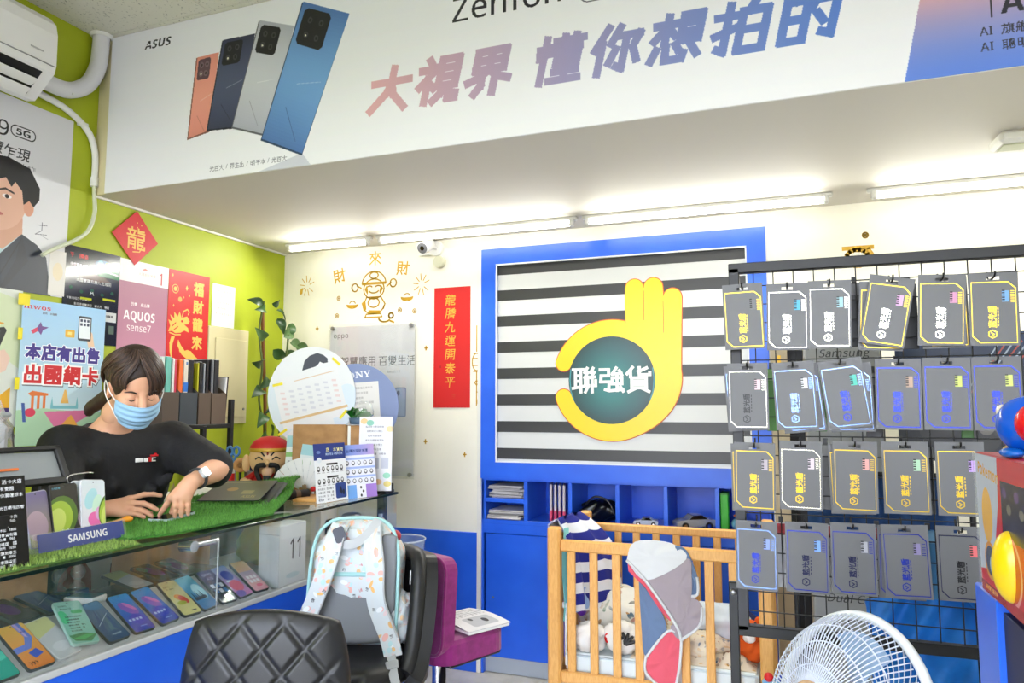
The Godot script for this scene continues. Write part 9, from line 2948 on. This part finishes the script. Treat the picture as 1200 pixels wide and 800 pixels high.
func packs(rack: Node3D):
	M.pack_grey = mat(Color(0.37, 0.37, 0.38), 0.40)
	var gold := mat(Color(0.86, 0.72, 0.22), 0.28, 0.75)
	var silver := mat(Color(0.90, 0.89, 0.82), 0.22, 0.8)
	var blue := mat(Color(0.16, 0.24, 0.72), 0.25, 0.6)
	var sky := mat(Color(0.52, 0.66, 0.94), 0.22, 0.7)
	var black := mat(Color(0.05, 0.05, 0.07), 0.35)
	var navy := mat(Color(0.07, 0.09, 0.26), 0.3, 0.4)
	var d := pack_meshes()
	var P := [[-0.093, 1.700, 0.026, gold, gold, Color(0.40, 0.40, 0.41), "top row, first from the left, gold name and grey sticker"], [0.018, 1.694, -0.019, silver, silver, Color(0.26, 0.66, 0.82), "top row, second from the left, cyan sticker"], [0.121, 1.696, -0.024, silver, silver, Color(0.58, 0.74, 0.78), "top row, third from the left, pale sticker"], [0.255, 1.698, -0.192, gold, silver, Color(0.84, 0.64, 0.82), "top row, tilted one with lilac sticker"], [0.377, 1.695, -0.048, gold, silver, Color(0.76, 0.52, 0.66), "top row, fifth from the left, pink and lilac sticker"], [0.488, 1.692, -0.018, gold, gold, Color(0.42, 0.62, 0.80), "top row, rightmost, gold name and blue sticker"],
		[-0.088, 1.484, -0.003, silver, black, Color(0.86, 0.72, 0.76), "second row, first from the left, black name and pink sticker"], [0.030, 1.485, 0.047, sky, sky, Color(0.88, 0.88, 0.90), "second row, second from the left, white sticker"], [0.150, 1.490, 0.127, sky, blue, Color(0.28, 0.72, 0.66), "second row, tilted one with turquoise sticker"], [0.272, 1.487, -0.015, blue, blue, Color(0.72, 0.60, 0.52), "second row, fourth from the left, tan sticker"], [0.379, 1.487, -0.011, blue, blue, Color(0.78, 0.82, 0.42), "second row, fifth from the left, yellow sticker"], [0.485, 1.487, 0.0, blue, blue, Color(0.80, 0.84, 0.44), "second row, rightmost, yellow sticker behind the toy"],
		[-0.077, 1.272, -0.021, gold, gold, Color(0.66, 0.62, 0.66), "third row, first from the left, grey lilac sticker"], [0.037, 1.278, -0.021, silver, gold, Color(0.80, 0.74, 0.78), "third row, second from the left, pale pink sticker"], [0.165, 1.279, -0.017, gold, gold, Color(0.80, 0.58, 0.56), "third row, third from the left, salmon sticker"], [0.280, 1.280, 0.006, gold, gold, Color(0.62, 0.76, 0.64), "third row, fourth from the left, pale green sticker"], [0.398, 1.281, 0.007, gold, gold, Color(0.70, 0.56, 0.84), "third row, rightmost, violet sticker"],
		[-0.078, 1.067, -0.014, sky, blue, Color(0.52, 0.60, 0.84), "bottom row, first from the left, blue sticker"], [0.045, 1.070, -0.009, blue, navy, Color(0.44, 0.60, 0.90), "bottom row, second from the left, bright blue sticker"], [0.154, 1.074, 0.001, blue, navy, Color(0.62, 0.62, 0.66), "bottom row, third from the left, grey sticker"], [0.272, 1.076, 0.034, blue, blue, Color(0.50, 0.46, 0.62), "bottom row, fourth from the left, dull violet sticker"], [0.391, 1.079, 0.011, navy, black, Color(0.84, 0.40, 0.42), "bottom row, rightmost, red sticker"]]
	for q in P:
		make_pack(d, q[3], q[4], q[5], "grey screen protector pack, " + q[6], v3(q[0], q[1], RACKZ + 0.050), q[2])
		# hook through the slot: wire out from the grid with a turned-up tip
		var hp := v3(q[0] - sin(q[2]) * 0.077, q[1] + 0.077, 0)
		part(rack, "hook", mb().tube(curve([v3(hp.x, hp.y + 0.022, 0.0), v3(hp.x, hp.y + 0.004, 0.006), v3(hp.x, hp.y - 0.001, 0.03), v3(hp.x, hp.y + 0.001, 0.066), v3(hp.x, hp.y + 0.012, 0.074)], 4), 0.0024, 6).mesh(), M.black_metal)
	# second packs half hidden behind the first
	var Q := [[0.243, 1.688, -0.06, gold, "behind the tilted one in the top row"], [0.386, 1.690, 0.01, gold, "behind the fifth one in the top row"], [-0.094, 1.480, 0.05, sky, "behind the first one in the second row"], [0.165, 1.480, 0.03, sky, "behind the tilted one in the second row"], [0.045, 1.478, 0.10, sky, "behind the second one in the second row"], [-0.085, 1.268, 0.0, gold, "behind the first one in the third row"], [0.158, 1.272, 0.02, gold, "behind the third one in the third row"], [0.262, 1.070, -0.01, blue, "behind the fourth one in the bottom row"]]
	for q in Q:
		make_pack(d, q[3], q[3], Color(0.7, 0.7, 0.72), "grey screen protector pack " + q[4], v3(q[0], q[1], RACKZ + 0.034), q[2])

func behind_rack():
	# stacked pale computer cartons behind the grid
	var c := cv(256, 1024, Color(0.60, 0.60, 0.61))
	c.text("Samsung", 136, 30, 30, Color(0.20, 0.20, 0.22), false, false, 1.05, false, 0.0, 0.2)
	c.text("Dual Core", 140, 956, 30, Color(0.20, 0.20, 0.22), false, false, 1.05, false, 0.0, 0.25)
	for k in 5:
		small_print(c, 30, 120 + k * 140, 180, 14, Color(0.45, 0.45, 0.47), 200 + k)
	var t := thing("computer_carton", "tall pale grey computer carton standing behind the grid rack", "carton", v3(0.215, 0.0, -3.0))
	part(t, "carton", mb().box(v3(0, 0.86, -0.14), v3(0.26, 1.68, 0.28), 0.003).mesh(), mat(Color(0.62, 0.62, 0.62), 0.7))
	part(t, "print", mb(v3(0.0, 1.19, 0.0008)).ext(rect2(0.25, 1.0), -0.0006, 0.0).mesh(), printed(c.tex(), 0.6))
	part(t, "seam", mb().box(v3(-0.1315, 0.86, -0.14), v3(0.001, 1.6, 0.04)).mesh(), mat(Color(0.74, 0.70, 0.6), 0.4))
	# narrow tall cabinet with beige doors and a dark gap
	var k := thing("beige_cabinet", "narrow beige cabinet with dark open gap between blue frame and carton", "cabinet", v3(0.06, 0.0, -3.62))
	var beige := mat(Color(0.72, 0.66, 0.55), 0.6)
	part(k, "side", mb().span(v3(-0.11, 0, -0.2), v3(-0.035, 1.75, 0.0), 0.002).mesh(), beige)
	part(k, "side", mb().span(v3(0.035, 0, -0.2), v3(0.11, 1.75, 0.0), 0.002).mesh(), beige)
	part(k, "dark_inside", mb().span(v3(-0.035, 0, -0.2), v3(0.035, 1.74, -0.16)).mesh(), M.black)
	part(k, "top", mb().span(v3(-0.115, 1.75, -0.2), v3(0.115, 1.77, 0.005), 0.002).mesh(), beige)
	part(k, "gold_strip", mb().span(v3(-0.078, 1.45, 0.0), v3(-0.064, 1.70, 0.003)).mesh(), M.gold)
	# dark photo poster behind the packs
	c = cv(512, 256, Color(0.07, 0.09, 0.14))
	c.vgrad(0, 0, 512, 120, Color(0.10, 0.20, 0.36), Color(0.06, 0.08, 0.12))
	for i in 6:
		c.line(v2(200 + i * 14, 120), v2(300 + i * 20, 20), 4, [Color(0.6, 0.65, 0.72), Color(0.65, 0.25, 0.22)][i % 2])
	for q in [[110, 190, 50], [250, 200, 44], [370, 190, 54], [460, 200, 40]]:
		c.ell(q[0], q[1], q[2], 36, Color(0.16, 0.16, 0.18))
		c.ell(q[0], q[1] - 10, q[2] * 0.5, 14, Color(0.45, 0.43, 0.42))
	c.rect(240, 150, 60, 20, Color(0.55, 0.12, 0.10))
	var ps := thing("photo_board", "dark photo board with diagonal streaks behind the hanging packs", "board", v3(0.62, 1.49, -2.75))
	part(ps, "print", mb().ext(rect2(0.52, 0.42), -0.004, 0.0).mesh(), printed(c.tex(), 0.35))
	part(ps, "post", mb().span(v3(-0.02, -1.49, -0.03), v3(0.02, 0.1, -0.005), 0.002).mesh(), M.steel)
	# other goods hung on the far side of the grid
	var goods := [[-0.028, 1.475, 0.030, Color(0.26, 0.52, 0.12), "narrow bright green pack between the first two packs of the second row"], [0.093, 1.475, 0.030, Color(0.26, 0.52, 0.12), "narrow bright green pack between the second and third packs of the second row"], [0.432, 1.46, 0.026, Color(0.20, 0.40, 0.12), "narrow green pack near the right end of the second row"], [-0.016, 1.06, 0.028, Color(0.72, 0.72, 0.74), "slim white and red pen pack right of the bottom row's first pack"], [0.100, 1.06, 0.026, Color(0.70, 0.70, 0.72), "slim white and red pen pack between the bottom row's second and third packs"], [0.216, 1.06, 0.026, Color(0.68, 0.69, 0.72), "slim white and red pen pack between the bottom row's third and fourth packs"], [0.332, 1.06, 0.03, Color(0.20, 0.44, 0.62), "slim blue pen pack between the bottom row's fourth and fifth packs"], [0.188, 1.70, 0.045, Color(0.15, 0.155, 0.17), "dark narrow pack left of the tilted top row pack"], [0.315, 1.69, 0.04, Color(0.13, 0.135, 0.15), "dark narrow pack right of the tilted top row pack"], [0.222, 1.46, 0.04, Color(0.20, 0.20, 0.21), "dark narrow pack right of the tilted second row pack"], [0.102, 1.27, 0.03, Color(0.42, 0.42, 0.42), "grey narrow pack between the second and third packs of the third row"], [0.340, 1.27, 0.026, Color(0.30, 0.31, 0.32), "grey narrow pack near the right end of the third row"]]
	for g in goods:
		var o := thing("slim_pack", g[4], "package", v3(g[0], g[1], RACKZ - 0.022), 0.0, "slim packs hung behind the grid")
		part(o, "card", mb().box(Vector3.ZERO, v3(g[2], 0.17, 0.006), 0.001).mesh(), mat(g[3], 0.45))
		part(o, "header", mb().box(v3(0, 0.068, 0.0035), v3(g[2], 0.03, 0.001)).mesh(), mat(Color(0.62, 0.08, 0.12) if "red" in g[4] else g[3].lightened(0.25), 0.45))
		part(o, "hang_tab", mb().box(v3(0, 0.092, 0.0), v3(0.012, 0.02, 0.003)).mesh(), M.black)
	# blue jacket slung over something below the packs
	var bl := tri_mat(noise_tex(0.02, Color(0.05, 0.40, 0.74), Color(0.08, 0.47, 0.82), 256, FastNoiseLite.TYPE_SIMPLEX_SMOOTH, 4, 66), 3.0, 0.6)
	var j := thing("blue_jacket", "bright blue jacket draped on a dark box behind the grid rack", "jacket", v3(0.56, 0.0, -2.62))
	part(j, "cloth", mb().sheet(func(u, v):
		var x: float = lerpf(-0.33, 0.36, u)
		var top: float = 1.05 - 0.10 * absf(u - 0.55) - 0.16 * smoothstep(0.35, 0.0, u)
		var y: float = lerpf(0.58 + 0.06 * sin(u * 5.0), top, v)
		var z: float = 0.10 * (1.0 - v) + 0.035 * sin(u * 17.0 + v * 5.0) * (1.0 - v * 0.4) + 0.02 * sin(u * 31.0 - v * 9.0)
		return v3(x, y, z), 48, 24, 0.01).mesh(), bl)
	part(j, "sleeve", mb().tube(curve([v3(-0.28, 0.93, 0.03), v3(-0.15, 1.02, 0.06), v3(0.02, 0.86, 0.13), v3(0.2, 0.78, 0.14)]), 0.045, 12).mesh(), bl)
	part(j, "hem_shade_box", mb().box(v3(0.05, 0.42, -0.16), v3(0.7, 0.84, 0.25), 0.01).mesh(), mat(Color(0.10, 0.10, 0.105), 0.7))  # dark box put in as the shade below the jacket hem
	var dn := thing("denim_cloth", "blue denim cloth hung behind the third row of packs", "cloth", v3(0.26, 1.17, -2.45))
	part(dn, "cloth", mb().sheet(func(u, v): return v3(lerpf(-0.20, 0.20, u), lerpf(-0.09, 0.08, v), 0.02 * sin(u * 22.0)), 36, 6, 0.006).mesh(), mat(Color(0.14, 0.27, 0.47), 0.9))
	part(dn, "rod", mb().cyl(v3(-0.24, 0.085, 0), v3(0.24, 0.085, 0), 0.008, 10).mesh(), M.black_metal)
	for s in [-1, 1]:
		part(dn, "support", mb().cyl(v3(s * 0.24, 0.085, 0), v3(s * 0.24, -1.17, 0), 0.008, 10).mesh(), M.black_metal)
	# black bag on the floor right
	one("black_bag", "black bag lying low behind the grid rack's right half", "bag", crumple(v3(0.26, 0.30, 0.16), 81, 36, 20).mesh(), mat(Color(0.035, 0.035, 0.04), 0.5), v3(0.52, 0.28, -2.38))
	var bt := thing("toy_bottle", "small toy with red and blue lids beside the crib's right end", "toy", v3(-0.055, 0.0, -2.75))
	part(bt, "box", mb().box(v3(0, 0.23, 0), v3(0.13, 0.46, 0.10), 0.006).mesh(), mat(Color(0.62, 0.50, 0.34), 0.7))
	part(bt, "toy_body", mb().box(v3(0, 0.49, 0), v3(0.09, 0.06, 0.06), 0.012).mesh(), mat(Color(0.45, 0.68, 0.85), 0.4))
	for s in [-1, 1]:
		part(bt, "lid", mb().ball(v3(s * 0.022, 0.53, 0.01), v3(0.016, 0.016, 0.016), 14, 8).mesh(), [mat(Color(0.10, 0.25, 0.65), 0.4), M.red][0 if s > 0 else 1])

func build_right_side():
	electric_fan()
	# blue stand at the right with a boxed toy on it
	var s := thing("blue_stand", "blue display stand at the right edge carrying the red toy box", "stand", v3(0.27, 0, -1.30))
	part(s, "post", mb().span(v3(0.0, 0.0, -0.035), v3(0.030, 1.183, 0.085), 0.002).mesh(), M.blue)
	part(s, "side_panel", mb().span(v3(0.008, 0.0, 0.085), v3(0.030, 1.168, 0.75), 0.001).mesh(), M.blue_dark)
	part(s, "top_board", mb().span(v3(0.030, 1.168, -0.035), v3(0.40, 1.184, 0.75), 0.002).mesh(), M.blue)
	part(s, "rear_panel", mb().span(v3(0.034, 0.0, -0.035), v3(0.40, 1.168, -0.015), 0.002).mesh(), M.blue_dark)
	var c := cv(512, 400, Color(0.74, 0.09, 0.10))
	c.pts([0, 0, 210, 0, 200, 130, 150, 260, 60, 330, 0, 340], Color(0.70, 0.72, 0.78))
	c.text("Pokemon", 118, 48, 34, Color(0.80, 0.56, 0.12), true, false, 0.92, false, 0.10)
	c.ell(92, 172, 50, 78, Color(0.86, 0.64, 0.26))
	c.rect(230, 60, 282, 150, Color(0.12, 0.11, 0.15))
	for i in 8:
		c.ell(260 + i * 32, 90 + (i % 3) * 40, 18, 14, [Color(0.35, 0.22, 0.45), Color(0.42, 0.40, 0.36), Color(0.22, 0.2, 0.3)][i % 3])
	c.ell(270, 290, 96, 96, Color(0.84, 0.50, 0.52))
	c.ell(270, 290, 84, 84, Color(0.74, 0.09, 0.10))
	c.ell(100, 300, 54, 54, Color(0.80, 0.52, 0.14))
	c.ell(100, 300, 42, 42, Color(0.24, 0.26, 0.32))
	c.ell(112, 310, 20, 24, Color(0.55, 0.68, 0.80))
	c.rect(0, 370, 512, 30, Color(0.62, 0.06, 0.08))
	small_print(c, 40, 376, 120, 14, Color(0.85, 0.7, 0.3), 170)
	var b := thing("toy_box", "red toy box with yellow bulge at the right edge", "box", v3(0.27, 1.184, -1.278), -PI / 2)
	part(b, "carton", mb().box(v3(0.14, 0.101, -0.044), v3(0.29, 0.202, 0.088), 0.002).mesh(), mat(Color(0.66, 0.08, 0.09), 0.4))
	part(b, "front_print", mb(v3(0.14, 0.101, 0.0012)).ext(rect2(0.286, 0.198), -0.001, 0.0).mesh(), printed(c.tex(), 0.25))
	part(b, "yellow_bulge", mb(v3(0.150, 0.062, 0.0)).ball(Vector3.ZERO, v3(0.024, 0.046, 0.022), 22, 14).mesh(), mat(Color(0.88, 0.74, 0.04), 0.25))
	part(b, "clear_edge", mb().box(v3(-0.004, 0.101, 0.002), v3(0.006, 0.204, 0.004), 0.001).mesh(), M.clear)
	# round blue and red toy on top of the box
	var y := thing("blue_round_toy", "shiny blue and red round toy with yellow feet on the red box", "toy", v3(0.300, 1.387, -1.135), -PI / 2)
	part(y, "body", mb().ball(v3(0, 0.042, 0), v3(0.036, 0.038, 0.036), 26, 16).mesh(), mat(Color(0.03, 0.30, 0.72), 0.15))
	part(y, "eye_patch", mb().ball(v3(-0.013, 0.060, 0.024), v3(0.010, 0.009, 0.008), 14, 10).mesh(), mat(Color(0.88, 0.82, 0.74), 0.2))
	part(y, "red_cap", mb().ball(v3(0.036, 0.044, -0.004), v3(0.026, 0.028, 0.028), 20, 12).mesh(), mat(Color(0.78, 0.06, 0.10), 0.15))
	part(y, "yellow_foot", mb().ball(v3(-0.030, 0.007, 0.01), v3(0.026, 0.008, 0.012), 16, 8).mesh(), mat(Color(0.90, 0.70, 0.04), 0.25))
	part(y, "blue_foot", mb().ball(v3(0.010, 0.006, 0.022), v3(0.026, 0.007, 0.014), 16, 8).mesh(), mat(Color(0.03, 0.34, 0.68), 0.25))

func electric_fan():
	var t := thing("electric_fan", "white electric fan with round wire guard below the hanging packs", "fan", v3(0.100, 0.0, -1.62))
	var cy := 0.845
	var R := 0.195
	var tilt := Basis(Vector3.UP, -0.92) * Basis(v3(1, 0, 0), -0.30)
	var o := Transform3D(tilt, v3(0, cy, 0))
	var wire := mat(Color(0.80, 0.82, 0.88), 0.35)
	# domed front guard: radial ribs and rings; +z is the front
	var dome := func(r: float) -> float: return 0.100 * sqrt(maxf(0.0, 1.0 - r * r / (R * R * 1.02)))
	for k in 100:
		var a := TAU * k / 100
		var pts := []
		for i in 7:
			var r := lerpf(0.045, R, i / 6.0)
			pts.append(o * v3(cos(a + 0.10 * i / 6.0) * r, sin(a + 0.10 * i / 6.0) * r, dome.call(r)))
		part(t, "guard_rib", mb().tube(pts, 0.0013, 5, false).mesh(), wire)
	for rr in [0.085, 0.130, 0.165]:
		var ring := []
		for k in 40:
			ring.append(o * v3(cos(TAU * k / 40) * rr, sin(TAU * k / 40) * rr, dome.call(rr) - 0.001))
		part(t, "guard_ring", mb().tube(ring, 0.0016, 6, false, true).mesh(), wire)
	var rim := []
	for k in 48:
		rim.append(o * v3(cos(TAU * k / 48) * (R + 0.002), sin(TAU * k / 48) * (R + 0.002), -0.004))
	part(t, "guard_rim", mb().tube(rim, 0.0095, 10, false, true).mesh(), mat(Color(0.88, 0.89, 0.91), 0.3))
	# rear guard as a shallow cage
	for k in 48:
		var a := TAU * k / 48
		var pts := []
		for i in 6:
			var r := lerpf(R, 0.05, i / 5.0)
			pts.append(o * v3(cos(a) * r, sin(a) * r, -0.012 - 0.075 * sin(i / 5.0 * PI / 2)))
		part(t, "rear_rib", mb().tube(pts, 0.0013, 5, false).mesh(), wire)
	var capm := MB.new()
	capm.x = o
	capm.cyl(v3(0, 0, 0.090), v3(0, 0, 0.102), 0.052, 28)
	var badge := part(t, "centre_badge", capm.mesh(), mat(Color(0.74, 0.60, 0.46), 0.4))
	for q in [v2(-0.018, 0.016), v2(0.016, -0.008)]:
		var e := MB.new()
		e.x = o
		e.cyl(v3(q.x, q.y, 0.102), v3(q.x, q.y, 0.1035), 0.014, 18)
		e.cyl(v3(q.x, q.y, 0.1035), v3(q.x, q.y, 0.1045), 0.006, 14)
		part(badge, "badge_spot", e.mesh(), mat(Color(0.80, 0.82, 0.84), 0.35))
	for k in 3:
		var bl := MB.new()
		bl.x = o * Transform3D(Basis(v3(0, 0, 1), TAU * k / 3), Vector3.ZERO)
		bl.sheet(func(u, v):
			var a: float = lerpf(-0.55, 0.6, u) * (0.55 + 0.45 * v)
			var r: float = lerpf(0.03, 0.165, v)
			return v3(sin(a) * r, cos(a) * r, 0.004 + (u - 0.5) * 0.035), 10, 8, 0.002)
		part(t, "blade", bl.mesh(), mat(Color(0.62, 0.72, 0.86), 0.25))
	var mot := MB.new()
	mot.x = o
	mot.tube([v3(0, 0, 0.02), v3(0, 0, -0.05), v3(0, 0, -0.09), v3(0, 0, -0.17), v3(0, 0, -0.19)], [0.03, 0.035, 0.055, 0.055, 0.03], 24)
	part(t, "motor", mot.mesh(), M.plastic)
	part(t, "pole", mb().cyl(o * v3(0, -0.02, -0.12), v3((o * v3(0, 0, -0.12)).x, 0.03, (o * v3(0, 0, -0.12)).z), 0.016, 16).mesh(), M.plastic)
	part(t, "base", mb().lathe([v2(0.17, 0.0), v2(0.17, 0.012), v2(0.12, 0.03), v2(0.03, 0.05), v2(0, 0.05)], 32, v3((o * v3(0, 0, -0.12)).x, 0, (o * v3(0, 0, -0.12)).z)).mesh(), M.plastic)
